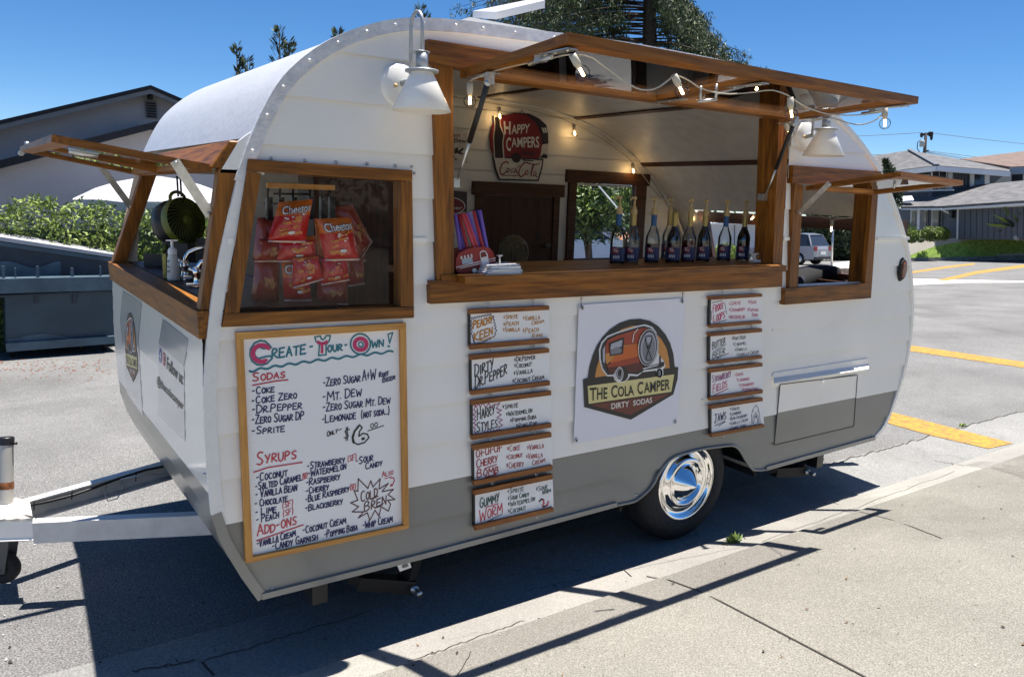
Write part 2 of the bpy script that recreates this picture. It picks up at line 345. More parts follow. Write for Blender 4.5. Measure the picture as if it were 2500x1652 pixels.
sk=obj('side_skirt',wall_strips(0,-1,0.,ZG),MT['grey'],camper)
far=MB()
FW_=[(3.07,1.775),(3.65,1.775),(3.65,1.235),(3.07,1.235)]
fo=[Vector((x,WB,z)) for x,z in FW_]; FW2=[(.29,1.72),(.80,1.72),(.80,1.245),(.245,1.245)]; fo2=[Vector((x,WB,z)) for x,z in FW2]; fo_out=[Vector((p.x,WB,p.z)) for p in topS+[arch[-1]]+[Y(1020,1362)]+front[::-1]]
ft=tessellate_polygon([fo_out,fo,fo2]); ff=fo_out+fo+fo2
for t in ft: far.face([ff[i] for i in t])
obj('far_wall',far,MT['white'],camper)
inn=MB(); 
sc_=Vector((2.25,0,1.35))
ii=[Vector((2.25+(p.x-2.25)*.985,WB-.03,1.35+(p.z-1.35)*.97)) for p in fo_out]; fi=[Vector((p.x,WB-.03,p.z)) for p in fo]; fi2=[Vector((p.x,WB-.03,p.z)) for p in fo2]
bm=bmesh.new(); fl=ii+fi+fi2; vv=[bm.verts.new(p) for p in fl]
for t in tessellate_polygon([ii,fi,fi2]):
    try: bm.faces.new([vv[i] for i in t])
    except ValueError: pass
k=0; z=.3
while z<2.5:
    g=bm.verts[:]+bm.edges[:]+bm.faces[:]; b2=bm.copy(); gg=b2.verts[:]+b2.edges[:]+b2.faces[:]
    bmesh.ops.bisect_plane(b2,geom=gg,plane_co=(0,0,z),plane_no=(0,0,-1),clear_outer=True); gg=b2.verts[:]+b2.edges[:]+b2.faces[:]
    bmesh.ops.bisect_plane(b2,geom=gg,plane_co=(0,0,z+.122),plane_no=(0,0,1),clear_outer=True)
    for f in b2.faces: inn.face([v.co.copy() for v in f.verts])
    b2.free(); z+=.1265
bm.free()
obj('interior_panelling',inn,MT['shiplap'],camper)
gb=MB(); gb.box(.3,4.2,WB-.029,WB-.024,.3,.31); 
# roof and ends: the profile swept across the width
prof=topS
def sweep(P,y0,y1,off,sk0=0.,n=1):
    b=MB(); rows=[]
    for i,p in enumerate(P):
        t=(P[min(i+1,len(P)-1)]-P[max(i-1,0)]).normalized(); nrm=Vector((t.z,0,-t.x))
        rows.append([Vector((p.x,0,p.z))+nrm*off+Vector((sk0*(y0+(y1-y0)*j/n),y0+(y1-y0)*j/n,0)) for j in range(n+1)])
    b.sheet(rows); return b
ZW0=1.225                                            # bottom of the front opening
ia=next(i for i,p in enumerate(topS) if p.z>1.80)
roof=[p for p in topS[ia:] if not (p.x>3.9 and p.z<1.60)]
rear_low=[p for p in topS if p.x>3.9 and p.z<1.235]
b=sweep(roof,.0,WB,0); b2=sweep(roof,.0,WB,.028); 
obj('roof_skin',b,MT['white2'],camper)
obj('ceiling_lining',b2,MT['ceil'],camper)
b=sweep(rear_low,.0,WB,0); obj('rear_panel',b,MT['white2'],camper)
mid=[p for p in topS if p.x>3.9 and 1.18<p.z<1.66]
b=sweep(mid,.0,.12,0); obj('rear_corner',b,MT['ceil'],camper); b=MB()
for q in sweep(mid,1.60,WB,0).f: pass
b3=sweep(mid,1.60,WB,0); 
obj('rear_corner',b3,MT['ceil'],camper)
fl_=[p for p in front if p.z<ZW0+.03]; fl_=[Y(492,770)]+fl_ if False else fl_
fw_low=MB(); rows=[]
fp=[Vector((.132,0,1.24)),Vector((.13,0,1.1)),Vector((.126,0,.95)),Vector((.128,0,.80)),Vector((.133,0,.66))]
fg=[Vector((.133,0,.66)),Vector((.142,0,.575)),Vector((.163,0,.489)),Vector((.19,0,.42)),Vector((.231,0,.34)),Vector((.285,0,.241))]
def fpx(z):
    Q=fp+fg[1:]
    for a,c in zip(Q,Q[1:]):
        if z<=a.z and z>=c.z-1e-6: return a.x+(c.x-a.x)*(a.z-z)/(a.z-c.z)
    return fp[0].x if z>fp[0].z else fg[-1].x
def FPX_(q,l=.0):
    p=X(*q,.128)
    for _ in range(3): p=X(*q,fpx(p.z)-.0022-l)
    return p
for P,nm,mt in ((fp,'front_panel','white'),(fg,'front_skirt','grey')):
    b=MB(); 
    n=8 if nm=='front_panel' else 5; zz0,zz1=P[0].z,P[-1].z
    for k in range(n):
        z0=zz0+(zz1-zz0)*k/n; z1=zz0+(zz1-zz0)*(k+1)/n; xa=fpx(z0); xb=fpx(z1)-(.0015 if nm=='front_panel' else 0); b.face([(xa,0,z0),(xa,WB,z0),(xb,WB,z1),(xb,0,z1)])
    obj(nm,b,MT[mt],camper)
b=MB(); b.box(.29,2.05,.01,WB-.01,.235,.25); b.box(2.95,4.06,.01,WB-.01,.235,.25); b.box(2.05,2.95,.36,WB-.36,.235,.25); 
for x in (.5,3.6): b.box(x,x+.06,.05,WB-.05,.13,.235)
b.box(.4,4.0,.37,.43,.13,.235); b.box(.4,4.0,WB-.43,WB-.37,.13,.235)
obj('chassis',b,MT['black'],camper)
b=MB(); b.box(.3,2.05,.03,WB-.03,.252,.27); b.box(2.95,4.1,.03,WB-.03,.252,.27); b.box(2.05,2.95,.36,WB-.36,.252,.27); obj('floor',b,mat('vinyl floor',(.42,.38,.32),.5),camper)
b=MB(); b.box(.97,2.0,.04,.07,.3,1.29); b.box(3.0,3.04,.04,.07,.3,1.29); b.box(3.04,3.9,.04,.07,.3,1.1); b.box(.3,.97,.04,.07,.3,1.1); b.box(2.,3.,.04,.07,.64,1.29); obj('counter_carcass',b,MT['shiplap'],camper)
b=MB(); b.box(2.0,3.0,.30,.32,.2,.62); b.box(2.0,3.0,.02,.32,.60,.62); b.box(2.0,2.02,.02,.32,.2,.6); b.box(2.98,3.,.02,.32,.2,.6); obj('wheel_well',b,MT['dark'],camper)
# aluminium drip rail with rivets
def rail(P,w0,mt,name,yy=-.012,th=.014,outm=.004):
    b=MB(); I=[];O=[]
    for i,p in enumerate(P):
        t=(P[min(i+1,len(P)-1)]-P[max(i-1,0)]).normalized(); nrm=Vector((t.z,0,-t.x))
        O.append(p-nrm*outm); I.append(p+nrm*w0)
    for off in (yy,yy+th): b.sheet([[Vector((q.x,off,q.z)) for q in O],[Vector((q.x,off,q.z)) for q in I]],sm=False)
    for L in (O,I): b.sheet([[Vector((q.x,yy,q.z)) for q in L],[Vector((q.x,yy+th,q.z)) for q in L]],sm=False)
    return obj(name,b,mt,camper)
k1=next(i for i,p in enumerate(topS) if p.x>3.0)
dr=rail(topS[:k1],.034,MT['alu'],'drip_rail',-.016,.022,.008)
rail(topS[k1-1:],.018,MT['white'],'edge_trim',-.012,.018,.006)
b=MB(); acc=0
for i in range(1,k1):
    acc+=(topS[i]-topS[i-1]).length
    if acc>.105:
        acc=0; t=(topS[i+1]-topS[i-1]).normalized(); n_=Vector((t.z,0,-t.x)); c=topS[i]+n_*.011
        b=MB(); b.lathe([(.0058,0),(.005,.003),(.003,.0045),(0,.005)],(c.x,-.016,c.z),(0,-1,0),8); obj('rivet',b,MT['alu'],dr)
for fx,fy in [(862,386),(0,0)][:1]: pass
# belt moulding and front corner trim
b=MB()
for xa,xb in ((.215,.232),(.866,.925),(3.005,3.052),(3.86,4.20)): b.box(xa,xb,-.016,.0,ZBELT-.006,ZBELT+.012)
c=[Y(577,442),*[q for q in front]]; 
obj('belt_moulding',b,MT['white'],camper,.004)
b=MB(); cc=[Y(574,430)+Vector((.012,0,0)),Y(560,505)+Vector((.012,0,0))]+[q+Vector((.012,0,0)) for q in front[:9]]
for a,d in zip(cc,cc[1:]): pass
cs=smooth([Y(579,432)]+[q for q in front[:8]],1)[::-1]; rail(cs,.036,MT['trimw'],'corner_trim',-.014,.016,.003)
b=MB(); ce=[front[8]+Vector((.010,0,0)),front[10]+Vector((.010,0,0)),front[11]+Vector((.012,0,.004))]
rail(([q for q in front[7:]])[::-1],.030,MT['grey'],'lower_corner_trim',-.015,.016,.004)
b=MB()
for P in ([Y(636,1452),Y(1020,1356),Y(1500,1229)],[Y(1865,1142),Y(2130,1068)]):
    for a,d in zip(P,P[1:]): b.bar(a+Vector((0,-.012,.002)),d+Vector((0,-.012,.002)),.016,.022)
b.tube([q+Vector((0,-.012,0)) for q in smooth(arch,1)],.0075,6)
obj('skirt_trim',b,MT['grey'],camper)
b=MB()
for (fx,fy) in [(862,1315),(820,850),(0,0)][:1]: pass
for q in [px('T',860,314),px('P',170,630),px('Q',950,748),px('Q',985,745),px('C',1275,295),px('O',752,432),px('O',45,1127),px('O',80,508),px('M',135,345)]+[px('D',*p) for p in [(525,88),(792,104),(1042,119),(1287,132),(1513,147),(1643,155),(1664,208)]]:
    b=MB(); p=Y(*q); b.lathe([(.006,0),(.004,.004),(0,.005)],p+Vector((0,-.007,0)),(0,-1,0),8); obj('screw',b,MT['steel'],camper)
# ------------------------------------------------------------------ wooden window frames
def slab(name,mt,pts,y0,y1,parent,bev=.004):
    b=MB(); P=[Y(*p,y0) for p in pts]; b.prism(P,(0,y1-y0,0)); return obj(name,b,mt,parent,bev)
def frame_part(name,boards,parent):                    # boards: (px quad, yfront, yback, material key)
    mats=[]; b=MB()
    for pts,y0,y1,k in boards:
        if MT[k] not in mats: mats.append(MT[k])
        b.prism([Y(*p,y0) for p in pts],(0,y1-y0,0),mats.index(MT[k]))
    return obj(name,b,mats,parent,.004)
fwin=frame_part('front_window_frame',[
 ([(607,388),(1006.7,416),(1006.7,442.7),(602.6,418)],-.024,0,'wx'),
 ([(602.6,418.5),(637,422.8),(584,766),(549,767)],-.021,0,'wz'),
 ([(977.7,443),(1006.5,443.4),(1010.5,749.5),(979,748)],-.021,0,'wz'),
 ([(549,766),(1010.7,749),(1010.7,775.5),(542.9,798.5)],-.024,0,'wx')],camper)
b=MB(); b.poly([Y(*p,.03) for p in [(630,418),(986,440),(986,757),(575,772)]]); obj('pane',b,MT['glass'],fwin)
b=MB(); G_=[Y(*p,0) for p in [(637,423),(977.7,443),(979,748),(584,766)]]
for a,c in zip(G_,G_[1:]+G_[:1]): b.face([a+Vector((0,-.002,0)),c+Vector((0,-.002,0)),c+Vector((0,.06,0)),a+Vector((0,.06,0))])
obj('jamb',b,MT['wz'],fwin)
mw=frame_part('serving_hatch_frame',[
 ([(1061.7,161),(1106,165),(1109,685),(1067,686)],-.028,0.07,'wz'),
 ([(1051,685.5),(1910.8,662),(1909.6,700),(1052,742)],-.034,0,'wx')],camper)
b=MB(); hz0,hz1=Y(1045.6,159.5,-.034).z,Y(1046.4,94.4,-.034).z
b.box(Y(1046,120,-.034).x,3.02,-.034,0,hz0+.002,hz1-.002); obj('header',b,MT['wx'],mw,.004)
b=MB(); P=[Y(*p,-.028) for p in [(1902,285),(1928,285),(1908.4,652),(1887,652)]]; b.prism(P,(0,.12,0)); obj('post',b,MT['wz'],mw,.004)
b=MB(); cz=Y(1141,674.5,-.10).z; CZ=cz
x0=Y(1136,680,-.10).x; x1=Y(1920,657,-.10).x; b.box(x0,x1,-.10,-.034,cz-.030,cz); b.box(.98,2.99,-.034,.42,cz-.030,cz)
obj('counter',b,MT['wx'],mw,.003)
rw=frame_part('rear_window_frame',[
 ([(1937.5,403.5),(2152.7,419),(2150,455),(1934.2,447.3)],-.034,0,'wx'),
 ([(1939.8,447.8),(1961.4,452),(1947.5,700.5),(1926.5,703)],-.026,0,'wz'),
 ([(2131.5,455),(2145,456),(2128.9,692.5),(2112,693)],-.026,0.,'wz'),
 ([(1918,704),(2128.9,691.7),(2126.5,727.6),(1915.6,744)],-.034,0,'wx')],camper)
b=MB()
for q,r in (((1961.4,452),(1947.5,700.5)),((2131.5,455),(2112,693))):
    a=Y(*q,0);c=Y(*r,0); b.face([a,c,c+Vector((0,.11,0)),a+Vector((0,.11,0))])
a=Y(1948,700,0);c=Y(2112,692,0); b.face([a,c,c+Vector((0,.11,0)),a+Vector((0,.11,0))])
obj('jamb',b,MT['wz'],rw)
b=MB(); a=Y(1950,699,.005);c=Y(2110,691,.005); b.bar(a+Vector((0,.02,.003)),c+Vector((0,.02,.003)),.04,.006); obj('sill_rail',b,MT['alu'],rw)
# ------------------------------------------------------------------ main hatch (awning window)
HX0,HX1=1.035,2.96; HY0,HY1=-.045,-.665
def hz(y): return 2.083+(2.122-2.083)*(HY0-y)/(HY0-HY1)*1.0
RW=.085; TH=.030
def hrail(b,x0,x1,y0,y1,m,t0=0.,t1=0.):
    b.prism([(x0,y0,hz(y0)-TH/2+t0),(x1,y0,hz(y0)-TH/2+t0),(x1,y0,hz(y0)+TH/2-t1),(x0,y0,hz(y0)+TH/2-t1)],Vector((0,y1-y0,hz(y1)-hz(y0))),m)
b=MB()
hrail(b,HX0,HX1,HY1+RW*.75,HY1,0); hrail(b,HX0,HX1,HY0-RW*.7,HY0,0)
for xa in (HX0,(HX0+HX1)/2-RW/2,HX1-RW): hrail(b,xa+.001,xa+RW*(.8 if xa!=HX0 else .8),HY0-RW*.7,HY1+RW*.75,1,.001,.001)
hatch=obj('hatch_sash',b,[MT['wx'],MT['wy']],camper,.004)
b=MB(); hrail(b,HX0+.03,HX1-.03,HY0-.03,HY1+.03,0,.011,.011); obj('pane',b,MT['hglass'],hatch)
b=MB()
for xa,ya in ((HX0+.02,-.14),(HX0+.02,-.56),((HX0+HX1)/2-.02,-.14),((HX0+HX1)/2-.02,-.54),(HX1-.06,-.14),(HX1-.06,-.56)):
    b=MB(); z=hz(ya)-TH/2-.003; b.box(xa-.006,xa+.035,ya-.085,ya+.085,z-.003,z+.001)
    for t in (-.06,0,.06): b.lathe([(.006,0),(.004,.003),(0,.004)],(xa+.014,ya+t,z-.003),(0,0,-1),8)
    obj('corner_bracket',b,MT['steel'],hatch,.001)
for xa in (HX0+.02,HX1-.05): b=MB(); b.tube([(xa+.01,-.55,hz(-.55)-.03),(xa+.01,-.43,hz(-.43)-.03)],.008,6); b.box(xa,xa+.03,-.50,-.47,hz(-.5)-.035,hz(-.5)-.015); obj('bolt_latch',b,MT['steel'],hatch,.001)
hp=Z(*px('I',1215,690),2.03); 
b=MB(); q=[D(*px('I',1140,712),(hp-CAM).dot(FW)),D(*px('I',1300,692),(hp-CAM).dot(FW))]
b.tube([q[0]+(q[0]-q[1])*.15,q[1]+(q[1]-q[0])*.1],.006,6)
for p in q: b.tube([p,p+Vector((0,0,.055))],.005,6)
obj('pull_handle',b,MT['steel'],hatch)
def strut(pa,pb,frac,parent,name='gas_strut'):
    pa=Vector(pa);pb=Vector(pb); b=MB(); mid=pa.lerp(pb,frac); b.tube([pa,mid],.0105,8,0); b.tube([mid,pb],.005,8,1)
    b.ball(pa,.013,8,1); b.ball(pb,.012,8,1); b.box(pa.x-.006,pa.x+.02,pa.y-.012,pa.y+.012,pa.z-.005,pa.z+.035,1); b.box(pb.x-.02,pb.x+.006,pb.y-.012,pb.y+.03,pb.z-.02,pb.z+.015,1)
    return obj(name,b,[MT['black'],MT['steel']],parent)
pa=Z(*px('G',590,560),2.035); pb=Y(*px('G',296,1508),.03); strut(pa,pb,.57,hatch)
pa=Z(*px('I',2108,945),2.035); pb=Y(*px('J',1812,340),.03); strut(pa,pb,.60,hatch)
# rear small hatch
def small_hatch(hl,hr,ol,orr,parent,w=.045,th=.024,along='x'):
    b=MB(); up=Vector((0,0,1)); C=[hl,hr,orr,ol]
    for i,(a,c) in enumerate(zip(C,C[1:]+C[:1])):
        ins=(sum(C,Vector())/4); mid=(a+c)/2; d=(c-a).normalized(); s=(ins-mid); s=(s-d*s.dot(d)).normalized()
        if i%2==0: A,B=a,c
        else: A,B=a+d*w*.9,c-d*w*.9
        n=d.cross(s).normalized(); 
        b.prism([A-n*th/2,B-n*th/2,B-n*th/2+s*w,A-n*th/2+s*w],n*th,0 if i%2==0 else 1)
    return b,C
a=Vector((3.10,-.045,1.748)); c=Vector((3.70,-.045,1.742)); oa=Vector((3.10,-.535,1.832)); oc=Vector((3.70,-.535,1.802))
oa=Y(*px('K',900,556),-.53); oc=Y(*px('K',1362,622),-.53)
b,C=small_hatch(a,c,oa,oc,rw); sh=obj('rear_sash',b,[MT['wx'],MT['wy']],rw,.003)
b=MB(); 
cc=sum(C,Vector())/4; b.face([p.lerp(cc,.06) for p in C]); obj('rear_pane',b,MT['hglass'],rw)
def flatbar(pts,wd,nm,parent,mt='steel',th=.003):
    b=MB(); a,c=Vector(pts[0]),Vector(pts[1]); b.bar(a,c,wd,th,up=CAM-(a+c)/2); 
    for p in (a.lerp(c,.04),a.lerp(c,.96)): b.lathe([(.007,0),(.005,.004),(0,.005)],p,(CAM-p).normalized(),8)
    return obj(nm,b,MT[mt],parent)
pa=Z(*px('K',380,625),1.755); pa=Y(*px('K',380,622),-.20); pb=Y(*px('K',150,850),-.03); flatbar((pa,pb),.026,'stay_arm',rw)
b=MB(); q=Y(*px('K',860,585),-.46); b.box(q.x-.05,q.x+.03,q.y-.015,q.y+.015,q.z-.01,q.z+.008); b.tube([q+Vector((0,0,-.01)),q+Vector((0,0,-.05))],.006,6); obj('latch',b,MT['steel'],rw)
# ------------------------------------------------------------------ front window and its awning
SK=.047
def F(x,y,z): return Vector((x+SK*y,y,z))
fs=MB(); 
fs.prism([(.120,-.006,1.179),(.116,-.006,1.268),(.20,-.004,1.268),(.20,-.004,1.179)],(0,WB+.008,0))
front_sill=obj('front_sill',fs,MT['wy'],camper,.004)
b=MB(); b.box(.20,.60,.03,WB-.04,1.235,1.262); b.box(.205,.35,.03,WB-.04,1.262,1.270); obj('sink_counter',b,MT['dwy'],camper,.003)
b=MB()
def post(b,y0,y1,m=0):
    A=[F(.128,y0,1.268)-Vector((SK*y0,0,0)),F(.20,y0,1.715),F(.27,y0,1.715),F(.19,y0,1.268)-Vector((SK*y0,0,0))]
    Bq=[F(.128,y1,1.268)-Vector((SK*y1,0,0)),F(.20,y1,1.715),F(.27,y1,1.715),F(.19,y1,1.268)-Vector((SK*y1,0,0))]
    i=len(b.v); b.v+=A+Bq
    for f in ([0,1,2,3],[7,6,5,4],[0,4,5,1],[1,5,6,2],[2,6,7,3],[3,7,4,0]): b.f.append([i+k for k in f]); b.m.append(m); b.s.append(False)
post(b,.0,.06); fp1=obj('front_post',b,MT['wz'],camper,.004)
b=MB(); post(b,WB-.075,WB-.0); obj('front_post',b,MT['wz'],camper,.004)
b=MB(); hdr=[F(.172,-.0,1.716),F(.232,-.0,1.800),F(.262,-.0,1.800),F(.215,-.0,1.716)]
hf=[p+Vector((SK*WB,WB,0)) for p in hdr]; i=0; b.v+=hdr+hf
for f in ([0,1,2,3],[7,6,5,4],[0,4,5,1],[1,5,6,2],[2,6,7,3],[3,7,4,0]): b.f.append(f); b.m.append(0); b.s.append(False)
fh=obj('front_header',b,MT['wy'],camper,.004)
b=MB(); b.prism([F(.20,0,1.70),F(.262,0,1.80),F(.34,0,1.86),F(.34,0,1.70)],(0,.02,0)); obj('front_cheek',b,MT['white'],camper)
n0,f0=Vector((.185,.02,1.712)),F(.195,WB-.06,1.708); n1,f1=Y(126,337,.02),Y(47.8,364,WB-.06)
b,C=small_hatch(n0,f0,n1,f1,camper,.05,.022); fa=obj('front_sash',b,[MT['wy'],MT['wx']],camper,.003)
b=MB(); cc=sum(C,Vector())/4; b.face([p.lerp(cc,.05) for p in C]); obj('pane',b,MT['hglass'],fa)
b=MB(); a=n1.lerp(n0,.10); c=n1.lerp(n0,.27); o_=Vector((0,.02,-.02)); b.bar(a+o_,c+o_,.03,.004); b.tube([a+o_*1.3,c+o_*1.3],.008,6); b.tube([f1.lerp(n1,.05)+o_,f1.lerp(n1,.10)+o_],.012,6); b.tube([f1+Vector((.03,0,.0)),f1+Vector((.03,0,.035))],.012,6)
mid=n0.lerp(n1,.5).lerp(f0.lerp(f1,.5),.5); obj('awning_latch',b,MT['steel'],fa)
pa=Y(*px('A',1335,665),.015); pb=Y(*px('A',1610,1085),.035); flatbar((pa,pb),.030,'stay_arm',fa)
pa=Y(*px('A',770,705),WB-.09); pb=Y(*px('A',1010,1030),WB-.05); flatbar((pa,pb),.030,'stay_arm',fa)
b=MB(); b.bar(n0.lerp(f0,.5)+Vector((-.03,0,-.002)),n1.lerp(f1,.5)+Vector((.03,0,-.002)),.035,.016); obj('glazing_bar',b,MT['wx'],fa)
# ------------------------------------------------------------------ interior fittings that belong to the trailer
b=MB(); yi=WB-.03
b.box(2.233,2.972,yi-.03,yi,1.662,1.747); b.box(2.26,2.32,yi-.022,yi,.5,1.662); b.box(2.89,2.94,yi-.022,yi,.5,1.662); door=obj('door_frame',b,MT['dwx'],camper,.003)
b=MB(); b.box(2.32,2.89,yi-.012,yi,.4,1.66); obj('door',b,MT['dwz'],door)
b=MB(); b.lathe([(.02,0),(.02,.03),(.012,.05)],(2.84,yi-.02,1.33),(0,-1,0),10); obj('door_knob',b,MT['steel'],door)
b=MB(); b.box(2.993,3.776,yi-.03,yi,1.768,1.854); b.box(3.019,3.083,yi-.025,yi,1.238,1.768); b.box(3.646,3.752,yi-.025,yi,1.238,1.768); b.box(3.01,3.76,yi-.05,yi,1.171,1.238)
fwf=obj('far_window_frame',b,MT['dwx'],camper,.003)
b=MB(); b.box(3.66,3.70,WB+.01,WB+.35,1.76,1.78); b.bar((3.60,WB+.02,1.55),(3.56,WB+.3,1.78),.02,.003); b.box(3.1,3.62,WB-.02,WB,1.752,1.766); obj('stay_arm',b,MT['steel'],fwf)
b=MB(); b.box(4.19,4.25,.03,WB-.03,1.515,1.592); b.bar((4.21,1.60,1.52),(4.23,1.52,1.22),.05,.05); b.bar((4.21,.10,1.52),(4.23,.10,1.22),.05,.05); b.box(4.2,4.27,.05,WB-.05,1.20,1.235); obj('rear_window_frame',b,[MT['dwy']],camper,.003)
b=MB()
for q0,q1 in ((px('I',235,1082),px('I',1880,980)),(px('G',845,765),px('G',1510,690))):
    pz=[p for p in topS]; 
for xb in (1.5,2.25,3.05,3.72):
    j=min(range(len(topS)),key=lambda i:abs(topS[i].x-xb)+(0 if topS[i].z>1.5 else 9)); zz=topS[j].z; t=(topS[j+1]-topS[j-1]).normalized(); n_=Vector((t.z,0,-t.x)); p=topS[j]+n_*.034
    b.obox((p.x,WB/2,p.z),t*.02,(0,WB/2-.04,0),n_*.004)
obj('ceiling_battens',b,MT['dwy'],camper)
b=MB(); 
pp=[Vector((2.25+(p.x-2.25)*.98,WB-.045,1.35+(p.z-1.35)*.965)) for p in topS]; b.tube(pp,.012,6); obj('ceiling_cove',b,MT['shiplap'],camper)
b=MB(); b.box(.86,1.42,.95,1.15,.3,2.05); obj('tall_cabinet',b,MT['dwz'],camper,.004)
# ------------------------------------------------------------------ barn lamps
def barn_lamp(plate,axis):
    x,y,z=axis; b=MB(); b.lathe([(0,.022),(.066,.022),(.074,.015),(.076,0)],(plate.x,0,plate.z),(0,-1,0),28)
    root=obj('wall_lamp',b,MT['white'],camper)
    b=MB(); b.lathe([(.007,0),(.006,.006),(0,.008)],(plate.x-.025,-.022,plate.z-.003),(0,-1,0),10); obj('screw',b,ink('brass',(.6,.42,.15),.3),root)
    gx,gy=x-.005,y+.072
    b=MB(); zs=z+.055; b.tube([(plate.x+(gx-plate.x)*.3,-.02,zs-.03),(gx,gy,zs-.025)],.012,10); 
    pth=[(gx,gy,zs-.03),(gx,gy,zs+.155)]; r=(gy-y)/2
    for k in range(1,9): a=math.pi*k/8; pth.append((gx+(x-gx)*k/8,gy-r+r*math.cos(a),zs+.155+r*math.sin(a)*1.1))
    pth.append((x,y,zs+.05)); b.tube(pth,.0062,10); obj('gooseneck',b,MT['galv'],root)
    b=MB(); b.lathe([(0,.060),(.021,.060),(.0215,.0),(.021,0)],(x,y,zs+.002),n=20); b.lathe([(.0,.0605),(.034,.0605),(.034,.063),(0,.063)],(x-.003,y+.01,zs),n=20); b.lathe([(.02,-.004),(.056,-.004),(.057,0),(.056,.004),(.02,.004)],(x,y,zs),n=28); obj('collar',b,MT['galv'],root)
    b=MB(); b.lathe([(.038,.0),(.101,-.125),(.100,-.126),(.036,-.002)],(x,y,zs-.004),n=40); obj('shade',b,MT['white'],root)
MT['galv']=mat('grey lamp metal',(.40,.42,.44),.45,.5,var=.06,vscale=30)
q=Y(1029,250,-.135); barn_lamp(Y(974,210),Vector((q.x,-.135,Y(1029,272,-.135).z+.075)))
q=Y(2009.5,381,-.135); barn_lamp(Y(1961,333),Vector((q.x,-.135,q.z+.075)))
# roof vent
b=MB(); zt=2.43
b.box(1.55,2.05,.75,1.15,2.40,2.475); vent=obj('roof_vent',b,MT['white'],camper,.006)
dv=(Vector((1.75,.95,2.5))-CAM).dot(FW)
b=MB(); P=[D(*p,dv) for p in [(1158,50),(1200,30),(1260,20),(1308,13),(1330,14),(1329,22),(1262,52),(1200,56)]]; 
h=D(1175,56,dv); A=D(1212,48,dv-.12);Bp=D(1330,20,dv-.12);Cp=D(1308,13,dv+.25);Dp=D(1154,44,dv+.25)
b.prism([A,Bp,Cp,Dp],(0,0,.035)); obj('lid',b,MT['white2'],vent,.008)
b=MB(); b.box(4.08,4.12,.05,WB-.05,.3,1.195); obj('rear_bench_back',b,MT['dwy'],camper,.004)
# tail marker
b=MB(); c=Y(2197.5,657.5); rim=Vector((c.x,-.008,c.z)); 
def oval(b,c,rx,rz,d,m,n=24,r2=.8):
    P=[(c.x+rx*math.cos(2*math.pi*k/n),c.y,c.z+rz*math.sin(2*math.pi*k/n)) for k in range(n)]; Q=[(c.x+rx*r2*math.cos(2*math.pi*k/n),c.y-d,c.z+rz*r2*math.sin(2*math.pi*k/n)) for k in range(n)]
    b.sheet([P+[P[0]],Q+[Q[0]]],m); b.poly(Q,m)
oval(b,rim,.042,.072,.016,0); ml=obj('marker_lamp',b,MT['rubber'],camper)
b=MB(); oval(b,Vector((c.x,-.020,c.z)),.025,.052,.012,0); obj('amber_lens',b,mat('amber lens',(.16,.035,.006),.2,coat=.5,bump=.3,bscale=60),ml)
# access door at the rear
b=MB(); P=[Y(*px('Q',*p),-.011) for p in [(165,290),(865,205),(832,668),(112,838)]]
for a,c in zip(P,P[1:]+P[:1]): b.bar(a,c,.0035,.004,up=(0,-1,0))
ad=obj('access_door',b,mat('door gap',(.07,.07,.068),.7),camper); b=MB()
Pw=[Y(*px('Q',*p),-.010) for p in [(168,294),(862,209),(848,408),(143,546)]]; Pg=[Y(*px('Q',*p),-.010) for p in [(143,546),(848,408),(830,664),(115,832)]]
b.face(Pw,0); b.face(Pg,1); obj('door_skin',b,[MT['white'],MT['grey']],ad)
b=MB(); fl=[Y(*px('Q',*p),-.012) for p in [(95,215),(110,185),(950,55),(970,70),(968,110),(120,238)]]; b.prism(fl,(0,.006,0))
lip=[px('Q',105,230),px('Q',968,105),px('Q',968,148),px('Q',110,282)]; a=[Y(*lip[0],-.012),Y(*lip[1],-.012),Y(*lip[2],-.045),Y(*lip[3],-.045)]; b.face(a); 
for t in range(8): p=Y(*px('Q',180+t*105,186-t*16),-.013); b.lathe([(.004,0),(0,.003)],p,(0,-1,0),6)
obj('rain_gutter',b,MT['white'],ad)
b=MB(); p=Y(*px('Q',550,257),-.012); b.lathe([(.013,0),(.012,.006),(.006,.008),(0,.008)],p,(0,-1,0),12); obj('lock',b,MT['chrome'],ad)
# wheel
WC=Vector((2.475,.012,.25))
b=MB(); b.lathe([(.19,.02),(.195,.0),(.215,-.012),(.262,-.012),(.288,.004),(.312,.03),(.312,.17),(.288,.195),(.22,.2)],WC+Vector((0,.03,0)),(0,1,0),48)
for k in range(40):
    a=2*math.pi*k/40; 
wheel=obj('wheel',b,MT['rubber'],camper)
b=MB(); b.lathe([(.203,.012),(.199,-.010),(.190,-.014),(.178,.004),(.155,.016),(.140,.010),(.133,-.004),(.118,-.012),(.108,-.008),(.103,.006),(.097,.010),(.088,-.006),(.0,-.075)],WC+Vector((0,.035,0)),(0,1,0),56)
hub=obj('hubcap',b,MT['chrome'],wheel)
b=MB(); b.lathe([(.19,.02),(.195,.0),(.288,.004),(.312,.03),(.312,.17),(.22,.2)],Vector((2.49,WB-.26,.238)),(0,1,0),32); obj('wheel',b,MT['rubber'],camper)
b=MB(); b.tube([(2.49,.2,.238),(2.49,WB-.2,.238)],.03,8); obj('axle',b,MT['black'],camper)
